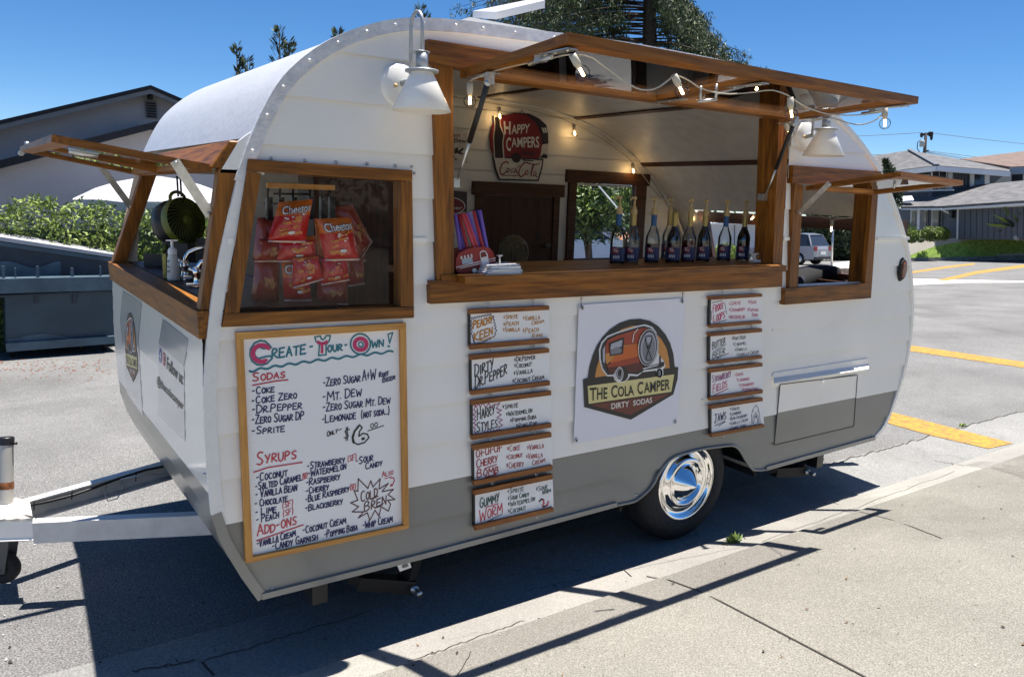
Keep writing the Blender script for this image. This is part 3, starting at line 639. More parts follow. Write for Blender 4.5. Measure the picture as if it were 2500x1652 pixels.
# stabiliser jacks
MT['jackb']=mat('jack black',(.004,.004,.005),.6)
def jack(q,x,lbl=False):
    p=Y(*q,.10); b=MB(); b.bar((p.x-.22,.16,.12),(p.x+.01,.12,p.z),.06,.055); b.bar((p.x-.02,.13,p.z),(p.x+.05,.16,.23),.06,.05); b.bar((p.x-.22,.16,.12),(p.x-.24,.18,.23),.05,.05)
    j=obj('stabiliser_jack',b,MT['jackb'],camper); c=MB(); c.lathe([(.018,0),(.018,.012),(.010,.012),(.010,.04),(.012,.04),(.012,.055),(0,.055)],(p.x,.09,p.z),(0,-1,0),12); obj('screw_head',c,MT['steel'],j); return j
j1=jack(px('T',1680,318),0); jack(px('P',1578,440),0)
b=MB(); P=[Y(*px('T',*p),.05) for p in [(1580,165),(1655,140),(1672,200),(1605,224)]]; b.prism(P,(0,.004,0),0)
cn=sum(P,Vector())/4
for k in range(14):
    s=.3+.5*k/14
    if k%3!=1:
        a=P[3].lerp(P[2],s); c2=P[0].lerp(P[1],s); b.face([a.lerp(c2,.2)+Vector((0,-.002,0)),a.lerp(c2,.2)+Vector((.002,-.002,0)),a.lerp(c2,.5)+Vector((.002,-.002,0)),a.lerp(c2,.5)+Vector((0,-.002,0))],1)
for r in (.66,.86):
    for k in range(9):
        if (k*7+int(r*10))%4: 
            s=.15+.7*k/9; a=P[3].lerp(P[2],s); c2=P[0].lerp(P[1],s); e=P[3].lerp(P[2],s+.05); e2=P[0].lerp(P[1],s+.05); o2=Vector((0,-.002,0)); b.face([a.lerp(c2,r)+o2,e.lerp(e2,r)+o2,e.lerp(e2,r+.1)+o2,a.lerp(c2,r+.1)+o2],1)
obj('barcode_tag',b,[MT['board'],MT['black']],j1)
MT['tongue']=mat('road worn white paint',(.66,.65,.62),.4,var=.10,vscale=14,bump=.1,bscale=50)
# tongue: two rails to the coupler plate, jack post and jockey wheel
zt=.30
def tr(p,z=zt): return Z(*p,z)
b=MB(); n1_=tr(px('C',215,590)); n2_=tr(px('C',1230,545)); n3_=Vector((n2_.x+.5,n2_.y+.02,zt)); 
d=(n2_-n1_).normalized(); h=.088
b.bar(n1_-Vector((0,0,h/2)),n1_+d*1.4-Vector((0,0,h/2)),.05,h); near=obj('tongue_rail',b,MT['tongue'],camper,.003)
b=MB(); f1_=tr(px('C',150,470)); f2_=tr(px('C',985,240)); d=(f2_-f1_).normalized(); s=Vector((-d.y,d.x,0)); L=1.6
for zz,hh in ((0,.006),(-.085,.006)): b.obox(f1_+d*L/2+Vector((0,0,zz)),d*L/2,s*.024,Vector((0,0,hh/2)))
b.obox(f1_+d*L/2+s*.02+Vector((0,0,-.0425)),d*L/2,s*.003,Vector((0,0,.040)))
farr=obj('tongue_rail',b,MT['tongue'],camper)
b=MB()
for t in (.1,.22,.34,.7): p=f1_+d*t+s*-.018+Vector((0,0,-.081)); b.lathe([(.008,0),(0,.004)],p,(0,0,1),8)
for k in range(4): p=n1_+(n2_-n1_)*(.12+.13*k); b.lathe([(.004,0),(0,.002)],p,(0,0,1),6)
obj('tongue_bolts',b,MT['alu'],farr)
b=MB(); pt=[f1_+Vector((-.06,-.02,.02))]+[f1_+d*t+Vector((0,-.026,-.012-.012*math.sin(t*9))) for t in (.02,.1,.2,.3,.42,.55,.7,.9,1.2)]; b.tube(pt,.006,6,0)
w0=f1_+d*.42+Vector((0,-.03,-.01)); b.tube([w0,w0+Vector((.01,-.01,-.04)),w0+Vector((-.02,-.02,-.085)),w0+Vector((-.06,-.02,-.09)),w0+Vector((-.07,-.01,-.05)),w0+Vector((-.06,0,-.02))],.003,6,1)
b.tube([w0,w0+Vector((.1,0,.005)),w0+Vector((.22,.03,-.02)),w0+Vector((.4,.08,-.03))],.003,6,1)
for t in (.04,.2,.5): p=f1_+d*t+Vector((0,-.03,-.01)); b.tube([p+Vector((0,0,.012)),p+Vector((-.005,-.004,-.03))],.003,5,0)
obj('brake_cable',b,[MT['black'],MT['steel']],camper)
b=MB(); p0=tr(px('C',205,575)); pe=tr(px('C',-120,585)); pb=tr(px('C',185,470)); pc=tr(px('C',-120,480))
b.prism([p0,pe,pc,pb],(0,0,-.012)); b.prism([p0,pe,pe-Vector((0,0,.085)),p0-Vector((0,0,.085))],(0,.05,0)); b.prism([p0-Vector((0,0,.085)),pe-Vector((0,0,.085)),pe-Vector((0,.0,.089))+Vector((0,-.012,0)),p0-Vector((0,0,.089))+Vector((0,-.012,0))],(0,0,-.004))
b.tube([p0+Vector((.004,0,0)),p0-Vector((-.004,0,.085))],.006,6)
tp=Z(*px('C',35,500),.31); b.lathe([(.0,.02),(.062,.02),(.068,0),(.075,-.008),(.0,-.008)],Vector((tp.x,tp.y,.305)),n=28)
coup=obj('coupler_plate',b,MT['white'],camper,.003)
b=MB(); dz=(Vector((tp.x,tp.y,.31))-CAM).dot(FW); tb=D(*px('C',38,480),dz); tt=D(*px('C',38,75),dz); ax=(tt-tb).normalized(); H=(tt-tb).length
b.lathe([(.028,0),(.028,H*.93)],tb,ax,20,0); b.lathe([(.030,H*.90),(.031,H),(.028,H*1.02),(0,H*1.02)],tb,ax,20,1); b.tube([tb+ax*H*.92+RT*.028,tb+ax*H*.92+RT*.045],.006,6,1)
jp=obj('jack_post',b,[MT['jackp'] if 'jackp' in MT else mat('rusty white jack tube',(.62,.61,.56),.5,.2,var=.25,vscale=9,col2=(.50,.48,.43)),MT['black']],coup)
b=MB(); b.lathe([(.0285,0),(.0292,.01),(.0292,.022),(.0285,.03)],tb+ax*H*.22,ax,16); obj('rust_band',b,mat('rust',(.25,.09,.03),.9,var=.5,vscale=60),jp)
b=MB(); wc=D(*px('C',20,880),dz); wx=(RT*.9+FW*.5).normalized(); wx=Vector((FW.x,FW.y,0)).normalized()
b.lathe([(.03,-.022),(.055,-.026),(.066,-.018),(.069,0),(.066,.018),(.055,.026),(.03,.022)],wc,wx,28); b.lathe([(0,-.023),(.032,-.023),(.032,.023),(0,.023)],wc,wx,16)
jw=obj('jockey_wheel',b,MT['rubber'],coup)
b=MB(); up=Vector((0,0,1)); 
for sgn in (-1,1):
    o2=wx*(-.034*sgn); b.prism([wc+o2+RT*.055+up*.13,wc+o2-RT*.04+up*.13,wc+o2-RT*.005-up*.015,wc+o2+RT*.025-up*.015],wx*.004)
b.tube([wc-wx*.04,wc+wx*.04],.009,8); obj('fork',b,mat('dull fork metal',(.10,.10,.10),.5,.3),jw)
# front decals
def XP(f,pts,x): return [FPX_(px(f,*p),(.117-x)) for p in pts]
def dgrid(b,f,q,x,m=0,n=10):
    tl,tr,br,bl=q; b.sheet([[FPX_(px(f,(tl[0]*(1-u)+tr[0]*u)*(1-v)+(bl[0]*(1-u)+br[0]*u)*v,(tl[1]*(1-u)+tr[1]*u)*(1-v)+(bl[1]*(1-u)+br[1]*u)*v),.117-x) for u in (0,.5,1)] for v in [k/n for k in range(n+1)]],m,False)
b=MB(); dgrid(b,'S',[(160,122),(355,245),(318,620),(135,420)],.117); dgrid(b,'S',[(135,420),(318,620),(365,1380),(205,1150)],.117)
dc=obj('logo_decal',b,mat('clear vinyl decal',(.60,.60,.60),.18,coat=.4,var=.05,vscale=3),camper)
b=MB(); dgrid(b,'S',[(565,405),(822,610),(780,885),(525,650)],.117,0,4); dgrid(b,'S',[(525,650),(780,885),(790,1640),(518,1370)],.117,1)
d2=obj('follow_decal',b,[mat('vinyl with painted reflection',(.40,.42,.44),.2,coat=.4,var=.05,vscale=3),mat('pale vinyl',(.66,.65,.65),.2,coat=.4)],camper)  # upper part's blue grey puts a mirrored reflection into the colour
# ================================================================== WRITING
GL={'A':"0,0 .45,1 .9,0|.15,.38 .78,.38",'B':"0,0 .05,1 .6,.98 .78,.8 .55,.55 .08,.52|.55,.55 .9,.3 .65,.03 0,0",'C':".82,.9 .5,1 .2,.88 .03,.5 .2,.1 .5,0 .86,.1",
'D':"0,0 .06,1|-.08,.98 .5,.98 .92,.7 .92,.35 .55,.05 0,0",'E':".85,1 .05,.98 0,0 .88,.02|.03,.52 .7,.54",'F':".88,1 .05,.98 0,0|.03,.52 .7,.54",'G':".9,.88 .55,1 .2,.85 .03,.45 .25,.06 .6,0 .88,.15 .9,.45 .55,.45",
'H':"0,1 0,0|.85,1 .82,0|0,.5 .84,.52",'I':".4,1 .4,0",'J':".2,1 .95,1|.6,1 .55,.2 .35,0 .05,.15",'K':"0,1 0,0|.85,1 .02,.42 .9,0",'L':"0,1 0,0 .8,.02",'M':"0,0 .12,1 .5,.35 .88,1 1,0",'N':"0,0 .05,1 .82,.05 .88,1",
'O':".5,1 .12,.8 .02,.4 .3,.02 .65,.04 .93,.4 .85,.8 .5,1",'P':"0,0 .05,1 .65,.96 .85,.75 .6,.5 .05,.45",'Q':".5,1 .1,.75 .1,.3 .45,0 .85,.25 .9,.7 .5,1|.6,.25 1,-.1",'R':"0,0 .05,1 .65,.96 .82,.76 .55,.52 .05,.48 .9,0",
'S':".85,.9 .5,1 .12,.84 .2,.6 .7,.42 .85,.18 .5,0 .05,.12",'T':"0,1 .95,1|.48,1 .45,0",'U':"0,1 .02,.3 .3,0 .65,.05 .85,.35 .85,1",'V':"0,1 .42,0 .85,1",'W':"0,1 .2,0 .48,.7 .75,0 1,1",'X':"0,1 .85,0|.85,1 0,0",'Y':"0,1 .4,.5|.85,1 .3,0",'Z':".05,1 .85,1 0,0 .9,0",
'-':".1,.45 .7,.5",'*':".35,.85 .35,.25|.08,.7 .62,.4|.62,.72 .08,.38",'+':".35,.8 .35,.2|.05,.5 .65,.5",'.':".2,.02 .28,.06",'!':".3,1 .28,.3|.27,.05 .29,.0",'(':".5,1.1 .2,.7 .2,.3 .45,-.1",')':".2,1.1 .5,.7 .5,.3 .25,-.1",'&':".8,.4 .5,.05 .15,.1 .1,.35 .5,.75 .35,.95 .2,.75 .7,0",'0':".5,1 .1,.75 .1,.25 .45,0 .85,.3 .82,.75 .5,1",'$':".85,.85 .45,.95 .1,.75 .75,.3 .45,.05 .05,.2|.38,1.15 .34,-.15|.58,1.15 .55,-.15",
'6':".8,1 .35,.75 .1,.35 .3,.02 .7,.05 .85,.3 .6,.5 .2,.35",
'{':".8,.8 .4,1 .12,.8 .05,.3 .35,0 .8,.15 1,.35",'a':".8,.5 .5,.62 .15,.4 .2,.05 .6,.1 .8,.5 .8,.1 1,.15",'o':".5,.62 .15,.45 .2,.08 .55,.02 .8,.35 .5,.62 .9,.6",'c':".8,.5 .5,.62 .15,.35 .4,0 1,.2",'l':".1,.1 .7,.8 .55,1.05 .3,.6 .4,.05 .9,.15"}
def curve(P):                                          # round the corners of a stroke
    if len(P)<4: return P
    Q=[P[0]]
    for a,b in zip(P,P[1:]): Q+=[(a[0]*.75+b[0]*.25,a[1]*.75+b[1]*.25),(a[0]*.25+b[0]*.75,a[1]*.25+b[1]*.75)]
    return Q+[P[-1]]
def ribbon(b,P,wd,nrm,m=0,lift=0):
    P=[Vector(p)+nrm*lift for p in P]
    for i,(a,c) in enumerate(zip(P,P[1:])):
        d=c-a
        if d.length<1e-6: continue
        d.normalize(); s=nrm.cross(d)*wd/2; a2=a-d*wd*.3; c2=c+d*wd*.3; o=nrm*(.00002*(i%5))
        b.face([a2-s+o,c2-s+o,c2+s+o,a2+s+o],m)
class Pen:
    """writes on a flat sheet facing -Y: pixel positions are carried to the sheet's own plane"""
    def __init__(s,f,y): s.f=f; s.y=y; s.by={}; s.n=Vector((0,-1,0)); s.k=0
    def at(s,x,y): return Y(*px(s.f,x,y),s.y)
    def mb(s,ink_): return s.by.setdefault(ink_,MB())
    def text(s,st,x0,y0,x1,y1,h,ink_,wd=.0042,small=.74,slant=0.):
        rs=random.Random(len(st)*7+int(x0)); A=s.at(x0,y0); B=s.at(x1,y1); U=s.at(x0,y0-h)-A; big=U.length
        Wt=0; cells=[]; prevsp=True
        for ch in st:
            if ch==' ': cells.append((None,.42)); prevsp=True; continue
            if ch in '-*.+!()': k=.8 if ch!='.' else .35; cells.append((ch,k*.75)); prevsp=ch in '-*+('; continue
            low=ch.islower(); cells.append((ch,(.78 if low else 1.)*(.5 if ch.upper()=='I' else (1.15 if ch.upper() in 'MW' else .9)))); prevsp=False
        tot=sum(c[1] for c in cells); d=B-A; x=0; b=s.mb(ink_)
        for ch,wc in cells:
            if ch:
                low=ch.islower(); g=GL[ch.upper() if ch.upper() in GL else ch]
                hs=(small if low else 1.0)*rs.uniform(.94,1.06); y_=rs.uniform(-.04,.04)
                for st_ in g.split('|'):
                    P=[tuple(map(float,q.split(','))) for q in st_.split()]
                    if ch.upper() in 'BCDGJOPQRSU06$&()': P=curve(P)
                    r=[A+d*((x+wc*.06+p[0]*wc*.84)/tot)+U*(p[1]*hs+y_)+d*(slant*p[1]/tot) for p in P]
                    ribbon(b,r,wd,s.n,0,.0006+.00008*(s.k%6)); s.k+=1
            x+=wc
    def line(s,pts,ink_,wd=.0042,lift=.0006):
        ribbon(s.mb(ink_),[s.at(*p) for p in pts],wd,s.n,0,lift+.00008*(s.k%6)); s.k+=1
    def fill(s,pts,ink_,lift=.0008): s.mb(ink_).poly([s.at(*p)+s.n*lift for p in pts])
    def done(s,parent,name='lettering'):
        for k,b in s.by.items(): obj(name,b,MT[k],parent)
def zig(p,q,n,a):
    r=[]
    for i in range(n+1):
        t=i/n; s=a if i%2 else -a; dx,dy=q[0]-p[0],q[1]-p[1]; l=math.hypot(dx,dy); r.append((p[0]+dx*t-dy/l*s,p[1]+dy*t+dx/l*s))
    return r
def scrib(c,rx,ry,a0,a1,n,r):
    P=[]
    for i in range(n*7+1):
        t=i/(n*7); a=a0+(a1-a0)*t; b=2*math.pi*i/7; P.append((c[0]+math.cos(a)*rx+math.cos(b)*r,c[1]-math.sin(a)*ry+math.sin(b)*r))
    return P
def ell(c,rx,ry,rot=0,n=28,a0=0,a1=2*math.pi):
    P=[]
    for i in range(n+1):
        a=a0+(a1-a0)*i/n; x=math.cos(a)*rx; y=-math.sin(a)*ry; P.append((c[0]+x*math.cos(rot)-y*math.sin(rot),c[1]+x*math.sin(rot)+y*math.cos(rot)))
    return P
# ------------------------------------------------------------------ big whiteboard
WBX=[(577.9,813),(991.4,787.9),(998.8,1288.9),(602,1375)]; yb_=-.014
IN=[px('E',165,268),px('E',1985,155),px('F',2020,990),px('F',272,1385)]
wbd=thing('whiteboard','large pine-framed whiteboard of handwritten drinks choices on the trailer side below the chip window','whiteboard',Y(790,1330,0))
b=MB(); b.prism([Y(*p,-.017) for p in [(582,817),(988,792),(995,1284),(606,1370)]],(0,.006,0)); obj('sheet',b,MT['board'],wbd)
def fboard(pts,mk,nm='frame_rail'): 
    b=MB(); b.prism([Y(*p,-.032) for p in pts],(0,.023,0)); obj(nm,b,MT[mk],wbd,.002)
TLi,TRi,BRi,BLi=IN
fboard([WBX[0],WBX[1],(991.7,803.5),(579,829.5)],'pine'); fboard([(601,1363),(998.5,1279),WBX[2],WBX[3]],'pine')
fboard([(579,829.5),(TLi[0],827),(BLi[0],1361),(601,1363)],'pinez','frame_stile'); fboard([(TRi[0],804),(991.7,803.5),(998.5,1279),(BRi[0],1281)],'pinez','frame_stile')
p=Pen('E',-.0175)
T='i_teal'
p.line([(485,372),(462,340),(415,300),(360,290),(290,320),(245,390),(240,460),(265,530),(320,570),(380,575),(440,555),(480,515),(498,470)],T,.006); p.line([(485,372),(395,385),(350,365),(310,385),(290,430),(300,475),(340,500),(370,490),(430,475),(498,470)],T,.006)
p.line(scrib((375,440),105,95,.7,5.2,26,20),'i_pink',.004)
p.text('reate',490,505,900,440,120,T,.006,.9); p.text('-',925,400,985,390,80,T,.006)
p.line([(990,250),(1055,238),(1065,270),(1085,280),(1110,262),(1120,235),(1172,232),(1160,290),(1120,345),(1122,455),(1035,465),(1045,340),(1005,300),(990,250)],T,.005)
p.line(scrib((1078,300),50,25,3.3,6.1,9,12),'i_pink',.004); p.line([(1075+8*math.sin(k*1.9),320+k*3.4) for k in range(34)],'i_pink',.006)
p.text('our',1135,425,1320,405,85,T,.006,.9); p.text('-',1335,380,1375,375,70,T,.006)
p.line(ell((1520,330),115,118,-.3),T,.006); p.line(ell((1525,335),26,28),T,.005); p.line(scrib((1522,333),70,66,0,6.28,26,18),'i_pink',.004)
p.text('wn',1645,375,1800,360,90,T,.006,.9); p.line([(1840,218),(1895,198),(1858,322),(1840,218)],T,.005); p.line([(1840,355),(1856,358)],T,.007)
p.line([(232+ (1665*k/70),652-235*(k/70)**.8+12*math.sin(k*.9)+(-10 if k==0 else 0)) for k in range(71)],T,.007)
p.text('Sodas',260,765,660,720,95,'i_red',.0048,.75); p.line([(270,810),(400,785),(520,762),(678,745)],'i_red',.0048)
Bk='i_blue'
for st,x0,y0,x1,y1,h in [('-Coke',260,915,530,888,80),('-Coke Zero',255,1030,790,955,85),('-Dr.Pepper',258,1140,850,1075,95),('-Zero Sugar DP',260,1255,875,1205,100),('-Sprite',258,1378,650,1345,85),
  ('-Zero Sugar',1085,825,1525,765,100),('A+W',1540,760,1705,735,120),('Root',1735,715,1850,690,55),('Beer',1775,775,1930,735,55),('-Mt. Dew',1078,1000,1540,925,110),('-Zero Sugar Mt. Dew',1082,1112,1870,1020,95),('-Lemonade',1072,1245,1475,1195,90),('(not soda...)',1525,1190,1865,1140,85)]: p.text(st,x0,y0,x1,y1,h,Bk,.0042)
p.text('Only',1130,1405,1260,1355,60,'i_black',.003); p.line([(1265,1330),(1300,1312)],'i_black',.003); p.text('$',1320,1440,1415,1415,120,'i_black',.0035)
p.line([(1540,1300),(1510,1268),(1455,1330),(1425,1400),(1430,1465),(1490,1495),(1570,1470),(1618,1415),(1600,1375),(1550,1365),(1500,1400),(1510,1340),(1540,1300)],'i_black',.005); p.line([(1500,1280),(1450,1345),(1430,1420),(1445,1475)],'i_black',.008); p.line([(1540,1430),(1560,1425)],'i_black',.010)
p.text('oo',1635,1310,1725,1285,70,'i_black',.003); p.line([(1605,1338),(1790,1275)],'i_black',.0035)
p.f='F'
p.text('Syrups',310,310,790,225,145,'i_red',.0052,.7); p.line([(285,390),(450,335),(845,275)],'i_red',.0048)
for st,x0,y0,x1,y1,h in [('-Coconut',310,498,680,430,95),('-Salted Caramel',300,600,850,480,85),('- Vanilla Bean',302,692,790,600,90),('- Chocolate',295,795,680,725,80),('- Lime',300,895,550,850,85),('- Peach',310,985,580,915,90),
  ('-Strawberry',900,358,1345,275,80),('-Watermelon',905,450,1360,350,85),('-Raspberry',890,548,1290,470,80),('-Cherry',885,642,1160,590,75),('-Blue Raspberry',882,745,1395,610,80),('-Blackberry',880,845,1320,755,75),('-Sour',1465,305,1675,255,85),('Candy',1575,360,1780,310,75),
  ('-Vanilla Cream',315,1262,770,1125,85),('-Coconut Cream',850,1105,1355,980,85),('-Candy Garnish',495,1290,1030,1170,85),('-Popping Boba',1100,1150,1490,1055,80),('-Whip Cream',1545,1045,1895,965,85)]: p.text(st,x0,y0,x1,y1,h,Bk,.0042)
for st,x0,y0,x1,y1,h in [('(SF)',1370,270,1480,240,65),('(SF)',850,475,905,455,60),('(SF)',1402,600,1470,580,60),('(SF)',612,812,748,770,65),('(SF)',620,908,750,865,70)]: p.text(st,x0,y0,x1,y1,h,'i_red',.003)
p.text('Add-ons',320,1135,790,990,125,'i_red',.0048,.75); p.line([(315,1185),(855,1000)],'i_red',.0048)
p.text('Also',1770,445,1905,410,60,'i_red',.003); p.line([(1805,465),(1880,440)],'i_red',.003); p.line([(1870,460),(1905,452),(1915,490),(1890,535)],'i_red',.004); p.fill([(1870,525),(1905,540),(1865,562)],'i_red')
sp=[(1495,465),(1600,570),(1605,580),(1640,488),(1665,560),(1750,465),(1735,585),(1845,518),(1770,615),(1905,588),(1840,650),(1920,705),(1835,715),(1870,760),(1845,840),(1760,790),(1735,900),(1690,830),(1630,945),(1600,860),(1495,920),(1555,850),(1425,850),(1500,790),(1405,745),(1490,715),(1445,600),(1490,610),(1495,465)]
p.line(sp,'i_brown',.0042); p.text('Cold',1520,740,1725,665,125,'i_brown',.0045); p.line([(1650,705),(1725,665)],'i_brown',.0045); p.text('Bren',1560,845,1830,760,110,'i_brown',.0045,.9); p.line([(1700,800),(1785,750)],'i_brown',.0045)
p.done(wbd)
# ------------------------------------------------------------------ hanging menu boards
def menu(f,topb,botb,label,ds,frame2=None,hooks=()):
    f2=frame2 or f; t=[px(f,*q) for q in topb]; bo=[px(f2,*q) for q in botb]
    c=Y(*bo[2],0); root=thing('menu_board',label,'menu board',(Y(*bo[3],0)+c)/2,'menu boards hung under the serving counter')
    yb=-.020
    b=MB(); b.prism([Y(*q,yb) for q in (t[3],t[2],bo[1],bo[0])],(0,.005,0)); b2=[(t[3][0]-3,t[3][1]-4),(t[3][0]+1,t[3][1]-4),(bo[0][0]+1,bo[0][1]+4),(bo[0][0]-3,bo[0][1]+4)]
    obj('sheet',b,MT['board'],root)
    b=MB(); b.prism([Y(*q,yb-.001) for q in b2],(0,.012,0)); obj('side_edge',b,MT['black'],root)
    for q in (t,bo): b=MB(); b.prism([Y(*r,yb-.015) for r in q],(0,.018,0)); obj('wooden_bar',b,MT['bar'],root,.002)
    for s in (.22,.78):
        a=Y(*t[0],yb).lerp(Y(*t[1],yb),s); b=MB(); L=.016 if ds else .022
        b.tube([a+Vector((.007*math.cos(k*.8),.002*math.sin(k*.8),L+.008*math.sin(k*.8))) for k in range(9)],.0016,5); b.tube([a+Vector((0,0,.0)),a+Vector((0,0,L-.006))],.0018,5); obj('hook',b,MT['steel'],root)
        a=Y(*bo[3],yb).lerp(Y(*bo[2],yb),s); b=MB(); b.tube([a+Vector((.005*math.cos(k*.8),0,-.007+.005*math.sin(k*.8))) for k in range(9)],.0015,5); obj('eye_screw',b,MT['steel'],root)
    return root,Pen(f,yb-.0004)
W_=.0029
r,p=menu('L',[(135,185),(1155,137),(1155,190),(145,245)],[(150,635),(1158,555),(1158,612),(155,697)],'orange-lettered menu board with wavy blue border, highest in the five-board column',0)
p.line([(155,290)]+zig((165,298),(390,250),13,9)+zig((400,245),(440,275),2,6)+zig((440,280),(475,450),8,10)+zig((470,460),(460,520),3,8)+zig((450,530),(330,590),5,7)+zig((320,600),(205,618),5,5)+zig((200,610),(165,500),6,6)+zig((165,490),(160,310),7,7),'i_blue',.0032)
p.text('Peachy',180,430,435,350,100,'i_org',.006,.9); p.text('Keen',190,590,440,500,110,'i_org',.006,.9); p.line([(215,565),(310,580),(440,530)],'i_org',.004)
for st,x0,y0,x1,y1,h in [('*Sprite',570,312,755,292,55),('*Peach',568,405,770,378,60),('*Vanilla',565,475,780,460,60),('*Vanilla',820,328,1040,305,60),('Cream',925,382,1090,352,48),('*Peach',815,492,1025,462,65),('Ring',932,545,1072,530,50)]: p.text(st,x0,y0,x1,y1,h,'i_org',W_)
p.done(r)
r,p=menu('L',[(150,770),(1155,680),(1155,735),(160,830)],[(165,1220),(1165,1095),(1165,1150),(170,1278)],'menu board with bold slanting black title words, second down in the five-board column',1)
p.text('Dirty',200,1040,450,935,150,'i_black',.0052,.85); p.text('Dr.Pepper',205,1195,620,1000,150,'i_black',.0052,.8)
for st,x0,y0,x1,y1,h in [('*Dr.Pepper',708,855,978,815,60),('*Coconut',708,935,935,905,60),('*Vanilla',702,1030,945,985,62),('*Coconut Cream',684,1128,1090,1070,62)]: p.text(st,x0,y0,x1,y1,h,'i_black',W_)
p.done(r)
r,p=menu('L',[(165,1350),(1180,1222),(1180,1278),(175,1405)],[(170,315),(1145,163),(1145,218),(172,373)],'menu board with jagged purple burst around its title, middle of the five-board column',1,'M')
p.text('*Sprite',558,1460,760,1425,60,'i_black',W_); p.f='M'
p.text('Harry',225,130,450,50,145,'i_black',.0045,.8); p.text('Styles',215,275,485,215,125,'i_black',.0045,.8)
for st,x0,y0,x1,y1,h in [('*Watermelon',585,85,910,30,62),('*Popping Boba',635,158,960,105,55),('*Ring Pop',708,225,970,185,55)]: p.text(st,x0,y0,x1,y1,h,'i_black',W_)
p.line([(195,-85),(215,-30),(240,-75),(265,-35),(300,-85),(330,-30),(370,-80),(400,-30),(440,-70),(470,-65),(510,-90),(460,-15),(530,5),(470,30),(525,60),(470,95),(540,125),(490,150),(540,190),(495,210),(500,260)]+zig((490,255),(300,280),10,16)+[(200,295),(215,285),(185,270),(205,235),(180,220),(215,180),(180,165),(215,130),(180,115),(210,80),(175,60),(215,25),(185,0),(205,-40),(180,-60),(195,-85)],'i_purp',.0034)
p.done(r)
r,p=menu('M',[(175,440),(1145,280),(1145,335),(185,500)],[(190,880),(1158,683),(1158,740),(195,935)],'menu board written entirely in dark red, fourth down in the five-board column',1)
p.text('Ch-Ch-Ch-',210,592,540,500,95,'i_dred',.0042,.8); p.text('Cherry',215,718,485,640,110,'i_dred',.0045,.75); p.text('Bomb',220,840,500,775,95,'i_dred',.005,.85); p.line([(320,722),(465,672)],'i_dred',.0042); p.line([(330,828),(462,795)],'i_dred',.0042)
for st,x0,y0,x1,y1,h in [('*Coke',598,515,760,490,68),('*Coconut',588,615,790,580,60),('*Cherry',588,725,805,695,75),('*Vanilla',845,500,1052,465,65),('*Vanilla',832,610,1038,580,65),('Cream',905,685,1070,640,62)]: p.text(st,x0,y0,x1,y1,h,'i_dred',W_)
p.done(r)
r,p=menu('M',[(190,995),(1160,795),(1160,855),(197,1055)],[(200,1430),(1172,1205),(1172,1255),(210,1490)],'green and red menu board with curled worm drawing, lowest in the five-board column',1)
p.text('Gummy',255,1215,505,1120,125,'i_green',.0048,.8); p.text('Worm',250,1390,545,1260,140,'i_red',.0048,.85); p.line([(345,1198),(490,1155)],'i_red',.004); p.line([(310,1395),(535,1285)],'i_black',.003)
for st,x0,y0,x1,y1,h in [('+Sprite',600,1035,805,1000,65),('+Sour Candy',605,1120,870,1065,60),('*Watermelon',608,1200,945,1120,65),('*Coconut',608,1283,830,1230,60),('*Sour',955,1008,1098,970,62),('Worm',1030,1045,1138,1010,55)]: p.text(st,x0,y0,x1,y1,h,'i_green',W_)
p.line([(995,1130),(1020,1100),(1045,1110)],'i_black',.008); p.line([(1045,1110),(1050,1150),(1035,1180)],'i_red',.008); p.line([(1040,1195),(1060,1190)],'i_black',.008); p.line([(1060,1190),(1095,1170),(1105,1130)],'i_red',.008)
p.done(r)
W_=.0021
r,p=menu('O',[(135,95),(665,70),(665,100),(145,133)],[(140,382),(658,340),(658,370),(145,415)],'menu board with pinkish red writing framed by short black dashes, highest in the four-board column',0)
p.text('Froot',165,262,275,215,80,'i_pink',.0045,.8); p.text('Loops',170,365,290,310,80,'i_pink',.0045,.85); p.line([(158,160),(262,138)],'i_black',.003); p.line([(285,165),(305,270)],'i_black',.003); p.line([(150,245),(153,330)],'i_black',.003); p.line([(190,372),(240,350),(303,333)],'i_black',.003)
for st,x0,y0,x1,y1,h in [('*Sprite',330,192,452,175,40),('*Strawberry',328,255,495,238,40),('*Watermelon',326,325,490,318,42),('*Peach',522,172,606,168,38),('*Popping',512,250,625,245,34),('Boba',560,298,622,295,34)]: p.text(st,x0,y0,x1,y1,h,'i_pink',W_)
p.done(r)
r,p=menu('O',[(130,465),(663,420),(663,455),(140,500)],[(135,748),(663,690),(663,722),(140,782)],'menu board with two underlined black title words, second in the four-board column',1)
p.text('Butter',158,630,295,565,75,'i_black',.004,.8); p.text('Beer',162,730,295,672,75,'i_black',.004,.85); p.line([(192,635),(298,580)],'i_black',.0032); p.line([(205,722),(325,670)],'i_black',.0035)
for st,x0,y0,x1,y1,h in [('*Root Beer',358,538,498,522,38),('*Caramel',370,598,508,580,38),('*Vanilla',388,652,508,635,36),('*Vanilla Cream',405,705,628,668,38)]: p.text(st,x0,y0,x1,y1,h,'i_black',W_)
p.done(r)
r,p=menu('O',[(135,825),(668,767),(668,800),(145,865)],[(140,1112),(670,1035),(670,1070),(145,1148)],'menu board in plum red with one big underlined lower word, third in the four-board column',1)
p.text('Strawberry',158,965,352,905,68,'i_purp',.0036,.8); p.text('Fields',165,1070,315,1000,80,'i_pink',.0042,.8); p.line([(178,1092),(322,1022)],'i_pink',.0042)
for st,x0,y0,x1,y1,h in [('+Sprite',385,905,475,888,36),('*Lemonade',408,955,538,940,36),('*Strawberry',432,1012,580,985,36),('*Popping Boba',458,1052,622,1038,34)]: p.text(st,x0,y0,x1,y1,h,'i_pink',W_)
p.done(r)
